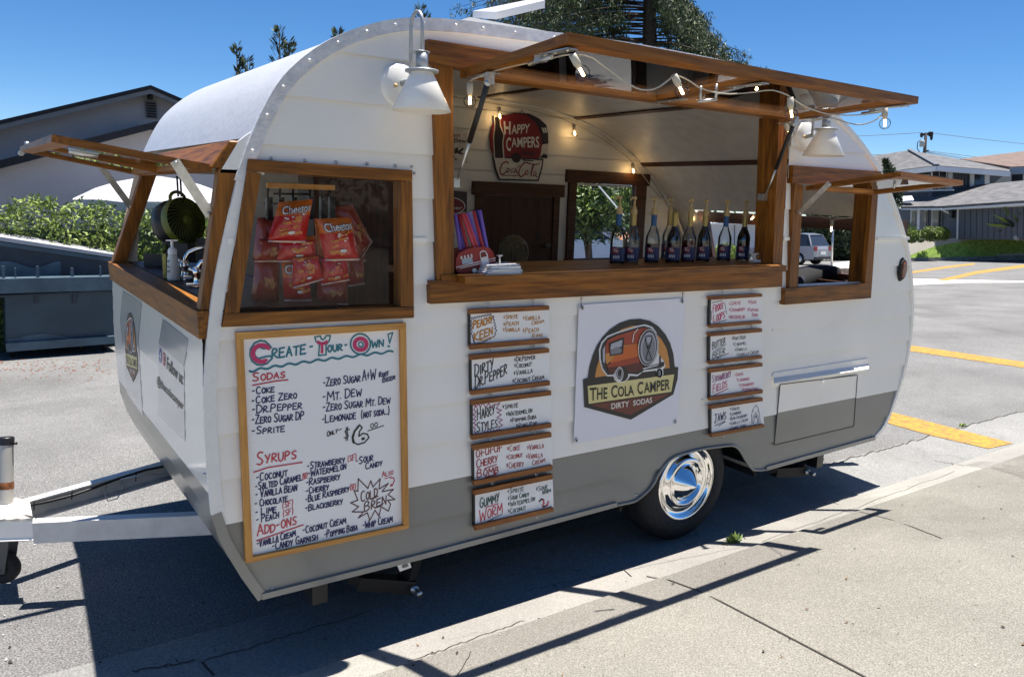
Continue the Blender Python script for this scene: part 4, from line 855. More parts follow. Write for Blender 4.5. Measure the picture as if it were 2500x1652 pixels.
r,p=menu('O',[(140,1195),(670,1115),(670,1150),(150,1230)],[(150,1480),(682,1382),(682,1415),(158,1513)],'menu board with a pointed shark drawing at its right end, lowest in the four-board column',1)
p.text('Jaws',178,1375,305,1325,90,'i_blue',.005,.8); p.line([(185,1398),(290,1350)],'i_blue',.004); p.line([(222,1402),(292,1358)],'i_blue',.004)
for st,x0,y0,x1,y1,h in [('*Sprite',340,1250,438,1235,36),('*Lemonade',336,1298,455,1275,36),('*Blue Raspberry',336,1348,515,1305,36),('*Vanilla Cream',334,1398,520,1348,36),('*Gummy Shark',334,1440,505,1405,34)]: p.text(st,x0,y0,x1,y1,h,'i_blue',W_)
p.line([(552,1378),(556,1290),(572,1225),(600,1190),(622,1222),(638,1290),(642,1360)],'i_blue',.003); p.line([(566,1372),(570,1310),(598,1265),(622,1300),(630,1362)],'i_blue',.003); p.line([(576,1382),(585,1320),(600,1290),(612,1320),(618,1370)],'i_blue',.003); p.line([(585,1300),(590,1320),(598,1300),(604,1318),(612,1300)],'i_blue',.002); p.line([(575,1250),(578,1245)],'i_blue',.004); p.line([(618,1250),(622,1254)],'i_blue',.004)
p.done(r)
# ------------------------------------------------------------------ solid lettering from the built-in typeface
def typeset(st,bold=0.0):
    c=bpy.data.curves.new('t','FONT'); c.body=st; c.size=1; c.offset=bold; c.resolution_u=3
    o=bpy.data.objects.new('t',c); SC.collection.objects.link(o); dg=bpy.context.evaluated_depsgraph_get(); me=bpy.data.meshes.new_from_object(o.evaluated_get(dg))
    P=[v.co.copy() for v in me.vertices]; Fc=[list(p.vertices) for p in me.polygons]; bpy.data.objects.remove(o); bpy.data.meshes.remove(me); bpy.data.curves.remove(c)
    x0=min(p.x for p in P);x1=max(p.x for p in P);y0=min(p.y for p in P);y1=max(p.y for p in P)
    return [((p.x-x0)/(x1-x0),(p.y-y0)/(y1-y0)) for p in P],Fc
def setquad(b,st,quad,fn,bold=0.,m=0):
    """quad: TL TR BR BL in pixels; fn carries a pixel to its surface"""
    uv,Fc=typeset(st,bold); i=len(b.v); tl,tr,br,bl=quad
    for u,v in uv:
        x=(bl[0]*(1-u)+br[0]*u)*(1-v)+(tl[0]*(1-u)+tr[0]*u)*v; y=(bl[1]*(1-u)+br[1]*u)*(1-v)+(tl[1]*(1-u)+tr[1]*u)*v; b.v.append(fn(x,y))
    for f in Fc: b.f.append([k+i for k in f]); b.m.append(m); b.s.append(False)
# ------------------------------------------------------------------ banner with the camper badge
LC=dict(lb=(.016,.016,.017),lor=(.62,.27,.06),lcr=(.74,.64,.28),lma=(.16,.035,.022),lred=(.36,.05,.02),lor2=(.60,.13,.02),lwh=(.78,.77,.76),lgr=(.22,.22,.24),ldk=(.05,.045,.05),lpk=(.10,.02,.016),lpale=(.80,.74,.66),llg=(.42,.42,.47))
for k,v in LC.items(): MT[k]=mat('print '+k,v,.4)
def badge(fn,parent,lifts=.0008):
    """the roundel in coordinates of banner frame N; fn(x,y,lift)"""
    lay={}
    def L(mk,n,pts,poly=True):
        b=lay.setdefault(mk,MB()); b.poly([fn(x,y,n*lifts) for x,y in pts])
    def rib(mk,n,pts,wd,close=False):
        b=lay.setdefault(mk,MB()); k=len(pts)
        for i in range(k if close else k-1):
            a=pts[i]; c=pts[(i+1)%k]; dx,dy=c[0]-a[0],c[1]-a[1]; l=math.hypot(dx,dy) or 1; nx,ny=-dy/l*wd/2,dx/l*wd/2; ex,ey=dx/l*wd*.3,dy/l*wd*.3
            b.face([fn(a[0]-nx-ex,a[1]-ny-ey,n*lifts),fn(c[0]-nx+ex,c[1]-ny+ey,n*lifts),fn(c[0]+nx+ex,c[1]+ny+ey,n*lifts),fn(a[0]+nx-ex,a[1]+ny-ey,n*lifts)])
    dome=[(215,870),(232,765),(262,660),(305,560),(360,480),(430,405),(520,345),(620,312),(720,306),(810,325),(890,375),(960,455),(1005,540),(1035,640),(1048,765)]
    L('lb',1,dome+[(1082,768),(1075,880),(1035,1028),(628,1270),(182,1150),(170,885)])
    L('lor',2,[(283,866),(300,775),(330,680),(380,580),(450,480),(540,405),(640,372),(740,375),(840,420),(920,500),(970,590),(992,690),(998,775),(640,820)])
    L('lcr',2,[(215,948),(1043,836),(1015,1003),(225,1118)]); L('lma',2,[(240,1128),(1005,1018),(628,1225)])
    cam=[(325,690),(322,600),(345,530),(400,470),(500,430),(690,372),(760,358),(830,380),(870,430),(895,520),(890,640),(900,655),(945,712),(958,760),(935,790),(940,830),(925,865),(895,870),(875,840),(870,800),(740,815),(690,855),(620,850),(600,885),(560,912),(510,915),(475,895),(460,855),(400,855),(350,790)]
    L('lwh',3,cam)
    cin=[(340,690),(338,605),(358,540),(405,485),(500,445),(690,388),(755,374),(820,394),(858,440),(880,520),(870,650),(830,735),(790,760),(735,815),(690,838),(600,830),(570,790),(480,795),(460,840),(405,842),(360,780)]
    L('lb',4,cin)
    L('lred',5,[(385,640),(385,560),(405,510),(500,465),(690,405),(770,392),(800,400),(740,440),(715,500),(700,560),(700,640),(420,690),(392,720)])
    L('lor',6,[(385,690),(385,640),(545,600),(560,560),(555,460),(640,425),(600,500),(560,560),(690,545),(700,620),(420,720),(398,745)])
    L('lor2',7,[(450,690),(560,575),(640,555),(700,552),(702,660),(640,690),(430,730)]); L('lred',7,[(398,752),(430,730),(700,665),(715,720),(560,755),(405,770)])
    L('lpk',6,[(405,770),(560,755),(720,718),(745,775),(690,815),(600,815),(575,785),(485,782),(470,825),(420,825)])
    L('lb',8,[(420,540),(565,487),(553,640),(428,664)]); L('llg',9,[(440,545),(548,505),(540,570),(430,600)]); L('lgr',9,[(431,605),(490,575),(540,590),(538,630),(436,650)])
    L('llg',5,[(358,600),(380,560),(382,730),(360,720)]); L('ldk',6,[(345,725),(375,735),(408,835),(370,790)])
    face=ell((795,578),95,178,.10); L('ldk',9,face); L('llg',10,ell((795,582),74,150,.10)); L('lgr',11,ell((800,590),60,130,.10))
    rib('lwh',12,ell((792,578),90,172,.10),7)
    rib('lb',13,[(772,475),(828,468),(830,500),(805,590),(790,595),(768,510)],8,True); rib('lb',13,ell((797,577),10,14),7); rib('lb',13,[(797,605),(828,690),(815,705),(780,700),(772,685),(797,605)],8)
    L('llg',12,[(776,480),(824,474),(822,505),(800,540),(780,530)]); rib('lwh',8,[(695,402),(655,450),(645,530)],7)
    L('lb',5,[(735,775),(900,735),(900,660),(915,662),(916,720),(948,718),(946,755),(910,775),(735,800)]); L('lwh',6,[(745,778),(890,745),(890,752),(745,790)]); rib('lb',5,ell((903,825),20,34),16); L('lgr',5,ell((903,825),10,16))
    L('lb',8,ell((545,835),58,70)); L('lwh',9,ell((518,835),38,70,.05)); L('ldk',10,ell((520,830),31,56)); rib('lwh',11,ell((520,828),22,42),5); L('lb',12,ell((528,815),12,24))
    b=lay.setdefault('lb',MB()); g=lambda x,y: fn(x,y,4*lifts)
    for st,q in (('T',[(234,968),(300,960),(296,1085),(240,1090)]),('HE',[(305,968),(405,962),(402,1070),(305,1080)]),('C',[(440,945),(502,938),(497,1058),(442,1064)]),('OLA',[(505,955),(655,940),(660,1038),(505,1055)]),('C',[(690,912),(748,905),(742,1025),(693,1032)]),('AMPER',[(752,918),(1005,880),(1000,982),(755,1018)])): setquad(b,st,q,g,.018)
    b=lay.setdefault('lpale',MB()); g2=lambda x,y: fn(x,y,4*lifts); setquad(b,'DIRTY',[(441,1115),(612,1090),(612,1145),(441,1170)],g2,.02); setquad(b,'SODAS',[(650,1085),(832,1055),(832,1108),(650,1138)],g2,.02)
    L('ldk',4,ell((422,1145),8,10)); L('ldk',4,ell((850,1075),8,10))
    for k,b in lay.items(): obj('badge_print',b,MT[k],parent)
ban=thing('vinyl_banner','white vinyl banner printed with a round trailer badge, tied between the two menu board columns','banner',Y(1540,1060,0))
yb=-.0165; TL_,TR_,BR_,BL_=px('N',130,172),px('N',1155,107),px('N',1075,1315),px('N',80,1508)
b=MB(); rows=[]
for i in range(13):
    v=i/12; r=[]
    for j in range(11):
        u=j/10; x=(TL_[0]*(1-u)+TR_[0]*u)*(1-v)+(BL_[0]*(1-u)+BR_[0]*u)*v; y=(TL_[1]*(1-u)+TR_[1]*u)*(1-v)+(BL_[1]*(1-u)+BR_[1]*u)*v
        edge=min(u,1-u,v,1-v); r.append(Y(x,y,yb+.0012*math.sin(u*9+v*4)*min(1,edge*6)))
    rows.append(r)
b.sheet(rows); obj('cloth',b,MT['vinyl'],ban)
def bfn(x,y,l): return Y(*px('N',x,y),yb-.0022-l)
badge(bfn,ban)
for q in ((160,200),(1118,140),(105,1465),(1050,1288)):
    b=MB(); c=Y(*px('N',*q),yb-.002); b.lathe([(.011,0),(.010,.003),(.006,.003),(.005,0)],c,(0,-1,0),14,0); b.lathe([(.0055,.0005),(0,.0005)],c,(0,-1,0),10,1); obj('grommet',b,[MT['steel'],MT['black']],ban)
for q in ((150,120),(1120,75)):
    a=Y(*px('N',*q),-.02); c=Y(*px('N',q[0]+4,q[1]+75),yb-.006); b=MB(); b.tube([a+Vector((0,.0,.03)),a,c],.0014,5); b.tube([a,a+Vector((.008,-.004,.008))],.0012,4); obj('tie',b,MT['black'],ban)
# the same badge and the follow-us lettering on the front decals (they lie on the trailer's front panel)
P4=XP('S',[(160,345),(290,560),(300,960),(235,1045)],.1135)
ytop=X(*px('S',210,345),.114).z; ybot=X(*px('S',240,1045),.114).z; yl=X(*px('S',165,700),.114).y; yr=X(*px('S',290,800),.114).y
def dfn(x,y,l):
    z=ytop+(ybot-ytop)*(y-306)/(1270-306); return Vector((fpx(z)-.0034-l*.4,yl+(yr-yl)*(x-170)/(1082-170),z))
badge(dfn,dc)
b=MB(); fx=lambda x,y: FPX_(px('S',x,y),.0012)
setquad(b,'Follow us:',[(608,785),(772,950),(768,1075),(604,910)],fx,.02); setquad(b,'@thecolacamper',[(508,965),(776,1245),(770,1352),(504,1085)],fx,.02); obj('lettering',b,MT['black'],d2)
b=MB(); b.poly([fx(*q) for q in ell((541,775),13,76)],0); b.poly([FPX_(px('S',*q),.0018) for q in [(552,735),(543,745),(541,770),(534,768),(534,785),(541,790),(541,845),(546,850),(546,795),(552,800),(552,785),(546,782),(547,760),(552,752)]],1); obj('round_icon',b,[ink('fb',(.02,.07,.30)),MT['lwh']],d2)
b=MB(); b.poly([fx(*q) for q in [(566,745),(572,738),(588,760),(592,775),(590,870),(584,882),(570,865),(566,850)]],0); b.poly([FPX_(px('S',*q),.0018) for q in ell((579,810),9,44)],1); b.poly([FPX_(px('S',*q),.0024) for q in ell((579,810),6,30)],0); obj('square_icon',b,[ink('ig',(.45,.04,.10)),MT['lwh']],d2)
# ================================================================== THINGS IN AND ON THE TRAILER
def lay(root,groups):                                   # {material: MB} -> parts
    for k,(nm,b) in groups.items(): obj(nm,b,MT[k],root)
yi2=WB-.036
def sgn(x,y,l=0): return Y(*px('G',x,y),yi2-.012-l)
hs=thing('tin_sign','red trailer-shaped tin sign reading Happy Campers on the inside wall above the dark door','sign',Y(*px('G',890,1490),yi2))
def part(nm,mk,root,polys,l,fn,th=0):
    b=MB()
    for P in polys:
        Q=[fn(x,y,l) for x,y in P]
        if th: b.prism(Q,(0,th,0))
        else: b.poly(Q)
    return obj(nm,b,MT[mk],root)
MT['s_red']=mat('tin red',(.20,.012,.018),.4); MT['s_navy']=mat('tin navy',(.018,.016,.03),.4); MT['s_cream']=mat('tin cream',(.62,.58,.50),.45,var=.15,vscale=30); MT['s_cola']=mat('dark bottle print',(.02,.012,.012),.3); MT['s_white']=mat('print white',(.72,.70,.66),.4)
part('plate','s_navy',hs,[[(700,880),(850,845),(985,852),(1085,900),(1150,960),(1168,1010),(1172,1140),(1110,1150),(800,1000)]],0,sgn,.006)
part('trailer_print','s_red',hs,[[(610,1080),(638,960),(710,885),(850,850),(960,868),(1050,940),(1098,1040),(1112,1150),(1100,1240),(1075,1295),(870,1300),(660,1292),(622,1190)]],.002,sgn,.006)
part('plaque','s_navy',hs,[[(640,1258),(1125,1285),(1118,1360),(1078,1500),(700,1490),(660,1380)]],.0025,sgn,.006); part('plaque_face','s_cream',hs,[[(655,1275),(1112,1300),(1105,1355),(1068,1485),(708,1475),(672,1375)]],.004,sgn)
part('cream_window','s_cream',hs,[[(1110,1160),(1170,1145),(1165,1240),(1095,1270)]],.003,sgn); part('stripe','s_white',hs,[[(1105+k*24,988),(1122+k*24,988),(1140+k*22,1035),(1124+k*22,1038)] for k in range(3)],.003,sgn)
part('tow_bar','s_navy',hs,[[(1085,1275),(1125,1235),(1165,1250),(1160,1282)],[(920,1290),(1030,1300),(1030,1310),(925,1305)]],.005,sgn); part('trailer_wheel','s_cola',hs,[ell((865,1275),45,48)],.006,sgn)
part('bottle_outline','s_cream',hs,[[(652,875),(708,875),(716,965),(752,1060),(740,1130),(752,1290),(652,1288),(648,1185),(642,1080),(656,965)]],.005,sgn); part('bottle_print','s_cola',hs,[[(660,885),(702,885),(708,970),(742,1062),(730,1130),(740,1280),(662,1278),(656,1185),(652,1080),(664,968)]],.006,sgn)
b=MB(); f_=lambda x,y: sgn(x,y,.006)
setquad(b,'H',[(742,925),(812,930),(808,1055),(750,1050)],f_,.03); setquad(b,'APPY',[(818,960),(998,950),(985,1040),(818,1048)],f_,.02); setquad(b,'C',[(765,1085),(815,1078),(812,1215),(770,1208)],f_,.02); setquad(b,'AMPERS',[(815,1085),(1082,1070),(1085,1180),(820,1175)],f_,.02); obj('lettering',b,MT['s_white'],hs)
b=MB(); setquad(b,'DRINK',[(908,1205),(1052,1218),(1048,1258),(908,1248)],f_,.02); obj('drink_lettering',b,MT['s_navy'],hs)
b=MB(); nn=Vector((0,-1,0))
for P,wd in [([(790,1330),(770,1310),(730,1330),(705,1390),(715,1440),(750,1430),(775,1400)],.009),([(790,1375),(775,1385),(775,1415),(795,1412),(800,1385),(790,1375)],.006),([(835,1378),(815,1388),(812,1418),(835,1412)],.006),([(862,1380),(845,1395),(848,1420),(866,1405),(870,1380),(868,1415),(880,1420)],.006),([(882,1360),(895,1355)],.006),
   ([(985,1330),(950,1315),(905,1360),(885,1420),(900,1460),(935,1445),(955,1415)],.009),([(968,1395),(950,1408),(952,1440),(972,1436),(978,1405),(968,1395)],.006),([(1000,1440),(1020,1350),(1035,1335),(1025,1380),(1005,1445),(1018,1455)],.006),([(1045,1410),(1028,1425),(1030,1452),(1050,1440),(1058,1410),(1050,1455),(1066,1458)],.006),([(735,1450),(800,1440),(850,1452),(880,1440)],.006),([(985,1330),(1040,1340),(1085,1335)],.007)]: ribbon(b,[sgn(*q,.0068) for q in curve(P)],wd,nn)
obj('script_lettering',b,MT['s_red'],hs)
b=MB(); b.tube([sgn(900,850),sgn(918,815),sgn(938,850)],.002,5); obj('hanging_wire',b,MT['black'],hs)
ds=thing('tin_sign','pale tin sign with black insect silhouettes, left of the red sign inside','sign',Y(*px('G',340,1325),yi2))
part('plate','s_cream',ds,[[(120,1000),(395,1015),(400,1330),(120,1318)]],0,sgn,.005)
b=MB(); setquad(b,'Yahoo!',[(150,1040),(328,1042),(326,1075),(150,1075)],f_,.02); obj('red_lettering',b,MT['s_red'],ds)
b=MB(); setquad(b,'Mountain Dew',[(20,1080),(385,1090),(385,1135),(20,1120)],f_,.01); obj('lettering',b,MT['s_navy'],ds)
part('insect_print','s_cola',ds,[[(270,1200),(300,1170),(310,1210),(350,1180),(365,1190),(330,1225),(370,1235),(330,1245),(300,1230),(275,1240)],ell((285,1290),10,9),ell((268,1270),8,8)],.003,sgn)
ps=thing('tin_sign','small dark square sign with a maroon oval behind the bundle of straws','sign',Y(*px('H',370,515),yi2))
sh_=lambda x,y,l=0: Y(*px('H',x,y),yi2-.012-l)
part('plate','s_cola',ps,[[(190,280),(438,296),(435,515),(190,500)]],0,sh_,.005); part('oval_rim','s_white',ps,[ell((245,445),175,95,.05)],.002,sh_); part('oval','s_red',ps,[ell((245,445),165,86,.05)],.003,sh_)
b=MB(); setquad(b,'Pepper',[(150,440),(388,450),(386,500),(150,490)],lambda x,y: sh_(x,y,.005),.01); obj('lettering',b,MT['s_white'],ps)
# ------------------------------------------------------------------ counter: straw holder, straws, napkins, cards
hy=-.005; base=Y(*px('H',520,1160),hy); 
th=thing('straw_holder','red toy trailer holder with striped awning at the left end of the serving counter','holder',Vector((base.x,.03,CZ)))
dz=CZ-Y(*px('H',515,1155),hy).z
hf=lambda x,y,l=0: Y(*px('H',x,y),hy-l)+Vector((0,0,dz))
MT['h_red']=mat('toy red paint',(.30,.018,.016),.35); MT['h_dred']=mat('toy dark red paint',(.17,.012,.012),.35); MT['h_blue']=mat('toy window blue',(.42,.52,.55),.3)
body=[(318,1085),(322,1000),(350,945),(420,905),(520,880),(620,875),(680,888),(720,940),(738,1000),(748,1050),(740,1085),(700,1105),(500,1150),(360,1158),(330,1135)]
part('shell','h_red',th,[body],0,hf,.085); part('lower_shell','h_dred',th,[[(318,1115),(500,1068),(748,1015),(746,1060),(738,1085),(700,1105),(500,1150),(360,1158),(328,1135)]],.001,hf)
part('awning_print','s_white',th,[[(366,975),(490,950),(498,985),(480,1000),(370,1005)]],.002,hf); part('awning_stripe','h_red',th,[[(385+k*36,970-k*7),(402+k*36,967-k*7),(408+k*36,998-k*6),(390+k*36,1002-k*6)] for k in range(3)],.003,hf)
part('window_print','h_blue',th,[[(380,1010),(490,990),(502,1045),(388,1060)]],.002,hf); part('door_print','s_white',th,[[(570,945),(580,925),(605,912),(635,920),(655,950),(680,1090),(612,1110),(590,1045)]],.002,hf); part('door_window','h_dred',th,[[(580,945),(605,925),(632,930),(648,975),(588,990)]],.003,hf)
part('stripe','s_white',th,[[(318,1090),(520,1038),(560,1030),(590,1022),(590,1030),(540,1046),(318,1100)],[(665,1005),(742,990),(742,997),(667,1012)],[(360,1100),(530,1058),(590,1048),(592,1055),(362,1108)],[(668,1028),(742,1016),(742,1022),(668,1034)]],.0025,hf)
part('tyre','s_cola',th,[ell((517,1125),32,34)],.003,hf); part('rim','s_white',th,[ell((517,1126),24,25)],.004,hf)
cols=dict(st_v=(.23,.13,.55),st_b=(.03,.06,.35),st_r=(.50,.03,.03),st_c=(.70,.08,.09),st_p=(.55,.45,.68))
for k,v in cols.items(): MT[k]=mat('straw '+k,v,.35,coat=.2)
STR=[('violet','st_v',[310,530],[372,940],.00),('blue','st_b',[322,535],[395,935],.03),('violet','st_v',[338,525],[412,920],.015),('red','st_r',[352,528],[445,900],.0),('coral','st_c',[385,520],[515,885],-.01),('coral','st_c',[415,520],[545,880],.0),('violet','st_v',[440,512],[570,875],.01),('pale lilac','st_p',[472,505],[590,870],.02),('red','st_r',[508,495],[602,868],.0),('blue','st_b',[545,488],[625,866],.02),('violet','st_v',[572,485],[645,868],.0)]
pos={0:'the leftmost',2:'second from the left',6:'in the middle of the bundle',10:'the rightmost',1:'near the left side',9:'near the right side',3:'left of the two coral ones',8:'right of the pale lilac one',4:'the left one of two',5:'the right one of two',7:'the only pale one'}
for i,(cn,mk,t,bt,dy) in enumerate(STR):
    b=MB(); yy=.035+dy; a=Y(*px('H',*t),yy)+Vector((0,0,dz)); c=Y(*px('H',*bt),yy)+Vector((0,0,dz)); c=c+(c-a)*.12
    ax=(a-c).normalized(); b.lathe([(.0068,0),(.0068,(a-c).length),(.0058,(a-c).length),(.0058,(a-c).length-.02)],c,ax,10)
    tag(obj('drinking_straw',b,MT[mk]),'%s fat drinking straw in the red trailer holder, %s'%(cn,pos[i]),'straw','drinking straws in the holder')
b=MB(); rs=random.Random(3); c=Y(*px('H',768,1130),-.03)
for k in range(8):
    z0=CZ+.0045*k; a_=rs.uniform(-.12,.12); ax_=Vector((math.cos(a_),math.sin(a_),rs.uniform(-.01,.03))); ay_=Vector((-math.sin(a_),math.cos(a_),0)); s_=1-.02*k
    b.obox((c.x+rs.uniform(-.006,.006),-.03+rs.uniform(-.004,.004),z0+.0028),ax_*.078*s_,ay_*.055*s_,Vector((0,0,.0020)))
c=Vector((c.x,0,0))
c0=c
nap=tag(obj('napkin_stack',b,mat('white paper napkin',(.80,.79,.77),.8)),'loose stack of white paper napkins lying on the counter beside the red straw holder','napkins')
b=MB(); b.lathe([(.004,0),(.004,.03),(.012,.03),(.012,.036),(0,.036)],(c0.x+.005,-.03,CZ+.036),n=10); obj('napkin_weight',b,MT['steel'],nap)
ch=thing('card_holder','white holder of business cards with a round badge at the right end of the counter','card holder',Vector((Y(*px('J',1755,1050),.06).x,.06,CZ)))
cf=lambda x,y,l=0: Y(*px('J',x,y),.06-l)
zc=CZ-Y(*px('J',1780,1062),.06).z; cf=lambda x,y,l=0: Y(*px('J',x,y),.06-l)+Vector((0,l*.0,zc))
part('card','s_white',ch,[[(1658,962),(1830,965),(1856,1030),(1690,1030)]],0,cf,.004); part('tray','board',ch,[[(1690,1032),(1858,1030),(1862,1055),(1700,1060)]],.012,cf,.03); part('badge','lb',ch,[ell((1755,1005),40,32)],.001,cf); part('badge_band','lor',ch,[[(1722,1000),(1788,1000),(1784,1015),(1726,1015)],ell((1755,990),18,8)],.002,cf)
# ------------------------------------------------------------------ pump bottles
MT['gold']=mat('gold foil sleeve',(.42,.30,.09),.38,.5); MT['bsleeve']=mat('blue paper sleeve',(.03,.10,.22),.6); MT['pump']=mat('tan pump plastic',(.46,.33,.14),.45)
MT['blabel']=mat('navy bottle label',(.012,.02,.09),.45); MT['rlabel']=mat('red label panel',(.24,.015,.018),.45); MT['bglass']=glass('bottle glass',(.90,.92,.90),1.45,.04)
def liq(n,c): MT[n]=mat('syrup '+n,c,.08,coat=.4); return n
liq('q_dk',(.02,.010,.010)); liq('q_red',(.16,.008,.012)); liq('q_clear',(.38,.37,.33)); liq('q_brown',(.03,.012,.006)); liq('q_green',(.05,.06,.045))
BT=[(290,470,.20,'bsleeve','q_brown',.35,'clear pump bottle with blue neck sleeve, leftmost of the row on the counter'),(440,475,.21,'gold','q_clear',.55,'clear pump bottle with gold neck sleeve, second from the left of the row'),(650,485,.20,'bsleeve','q_dk',.50,'pump bottle with blue neck sleeve standing alone between the second and the paired bottles'),
 (815,485,.34,'gold','q_clear',.55,'clear pump bottle half hidden behind a pumpless dark gold-necked bottle'),(868,655,.18,'gold','q_dk',.8,'dark pumpless bottle with gold neck, standing in front of another bottle'),(1025,490,.19,'gold','q_red',.62,'red syrup pump bottle with clear upper neck, fourth pump from the right'),
 (1180,492,.20,'gold','q_dk',.8,'dark syrup pump bottle with gold sleeve just right of the red syrup bottle'),(1395,495,.20,'bsleeve','q_green',.45,'half-empty pump bottle with blue neck sleeve, second from the right of the row'),(1590,497,.19,'gold','q_dk',.85,'black syrup pump bottle with gold sleeve, rightmost of the row by the post')]
for i,(bx,ty,yy,slv,lq,fill,lb) in enumerate(BT):
    q=Y(*px('J',bx,800),yy); o=Vector((q.x,yy,CZ)); ztop=Y(*px('J',bx,ty),yy).z-CZ; pump=i!=4
    H=.30; R=.0345
    root=thing('syrup_bottle',lb,'bottle',o,'syrup bottles along the serving counter')
    b=MB(); b.lathe([(R*.9,0),(R,.006),(R,.112),(R*.95,.128),(R*.72,.150),(R*.50,.166),(R*.38,.182),(R*.36,.236)],o,n=20); obj('glass_body',b,MT['bglass'],root)
    b=MB(); zf=.02+.145*fill; P=[(0,.005),(R*.92,.006)]+[(R*.93,min(zf,.112))]
    if zf>.115: P+=[(R*.80,min(zf,.138))]
    if fill>.75: P+=[(R*.5,.160),(R*.34,.18),(R*.3,.22)]; P.append((0,.22))
    else: P.append((0,P[-1][1]))
    b.lathe(P,o,n=18); obj('syrup',b,MT[lq],root)
    b=MB(); b.lathe([(R*1.012,.014),(R*1.012,.078)],o,n=24); obj('label',b,MT['blabel'],root)
    b=MB(); n=9; a0=math.atan2(CAM.y-o.y,CAM.x-o.x)
    arc=[(math.cos(a0-.75+.9*k/n),math.sin(a0-.75+.9*k/n)) for k in range(n+1)]
    b.sheet([[(o.x+R*1.03*c,o.y+R*1.03*s,o.z+.048) for c,s in arc],[(o.x+R*1.03*c,o.y+R*1.03*s,o.z+.077) for c,s in arc]]); obj('red_panel',b,MT['rlabel'],root)
    b=MB(); 
    fw2=Vector((CAM.x-o.x,CAM.y-o.y,0)).normalized(); sd=Vector((-fw2.y,fw2.x,0)); c=o+fw2*R*1.05+Vector((0,0,.064))-sd*.006
    for P in ([(-.012,.006),(.004,.009)],[(-.006,.008),(-.009,-.006)],[(-.003,0),(.0,-.005),(.003,.0),(.006,-.005),(.010,.0)]): ribbon(b,[c+sd*x+Vector((0,0,y)) for x,y in P],.0022,fw2)
    for k in range(4): ribbon(b,[c+sd*(-.010+.008*k)+Vector((0,0,-.036)),c+sd*(-.010+.008*k)+Vector((0,0,-.024))],.004,fw2)
    obj('label_script',b,MT['s_white'],root)
    b=MB(); b.lathe([(R*.385,.178),(R*.40,.238)] ,o,n=16); obj('neck_sleeve',b,MT[slv],root)
    b=MB()
    if pump:
        zt=max(.315,ztop); b.lathe([(R*.44,.232),(R*.46,.236),(R*.46,.252),(R*.34,.256),(R*.30,.266),(R*.16,.268),(R*.13,zt-.016),(R*.28,zt-.014),(R*.28,zt),(0,zt)],o,n=14)
        dr=Vector((-.88,-.47,0)); b.tube([o+Vector((0,0,zt-.007)),o+dr*.03+Vector((0,0,zt-.006)),o+dr*.052+Vector((0,0,zt-.011)),o+dr*.060+Vector((0,0,zt-.018))],[.006,.0055,.0045,.004],8)
        obj('pump',b,MT['pump'],root)
    else: b.lathe([(R*.42,.234),(R*.42,.25),(0,.25)],o,n=14); obj('cap',b,MT['gold'],root)
# ------------------------------------------------------------------ string lights
MT['cord']=mat('cream cord',(.52,.48,.39),.5); MT['bulb']=glass('clear bulb',(.99,.975,.95),1.12,.02); MT['fil']=mat('glowing filament',(1,.66,.30),.5,emit=18)
def bulb(root,p,d,r=.023,glow=True,sock=True):
    d=Vector(d).normalized(); p=Vector(p)
    if sock: b=MB(); b.lathe([(0,0),(.0115,0),(.012,.032),(.010,.035),(.008,.044)],p,d,12); obj('socket',b,MT['cord'],root)
    c=p+d*(.040+r); b=MB(); b.ball(c,r,16); 
    bl=obj('bulb',b,MT['bulb'],root); b=MB(); u=d.orthogonal().normalized(); b.tube([c-d*.015,c+d*.010],.0042,6); obj('filament',b,MT['fil'],bl)
sl1=thing('string_light','string of clear globe bulbs on a cream cord along the raised hatch','string light',Vector((1.1,-.5,2.02)))
def hpt(x,y,yy): return Y(x,y,yy)
zz=hz(-.3)-TH/2
A1=Z(1147,196,2.055); A2=Z(1232.6,164.6,2.085); A3=Z(1328,147,2.092)
oy=-.66
ptsA=[Vector((HX0+.04,-.06,2.06)),A1,A2,A3,Y(1394.6,131,oy+.02),Y(1440,135.5,oy),Y(1475,162,oy),Y(1510.8,188.6,oy),Y(1545,212,oy),Y(1572,221.6,oy),Y(1605,216,oy),Y(1630,197,oy),Y(1650,181.5,oy),Y(1680,195,oy+.03),Y(1711,217,oy+.05),Y(1765.7,231,oy+.07),Y(1830,227,oy+.05),Y(1881,219,oy+.03),Y(1905,225,oy),Y(1926,234,oy),Y(1960,258,oy),Y(1995,272,oy),Y(2026,280,oy),Y(2085,283,oy),Y(2130,275,oy),Y(2160,265,oy),Y(2150,286,oy+.02),Y(2125,300,oy+.1),Y(2095,306,oy+.2),Y(2060,298,oy+.3),Y(2029,286,oy+.4),Y(1975,298,-.16),Y(1922,300,-.10),Y(1900,302,-.03)]
b=MB(); b.tube(smooth(ptsA,1),.0026,6); obj('cord',b,MT['cord'],sl1)
for (qx,qy),(ex,ey),yy in [((1147,203),(1147,229),None),((1397,134),(1413.7,164.6),oy),((1645,184),(1660.6,215.7),oy),((1929,238),(1931,262),oy),((2160.4,264),(2160.4,293),oy),((1917,301),(1925,320),-.09)]:
    if yy is None: p=Z(qx,qy,2.05); yy=p.y
    p=Y(qx,qy,yy); e=Y(ex,ey,yy); bulb(sl1,p,e-p)
sl2=thing('string_light','string of small warm glowing bulbs run along the inside ceiling edge of the trailer','string light',Vector((2.6,1.7,1.9)))
IN_=[(1218,262),(1401,305),(1544,398)]; yb2=WB-.075
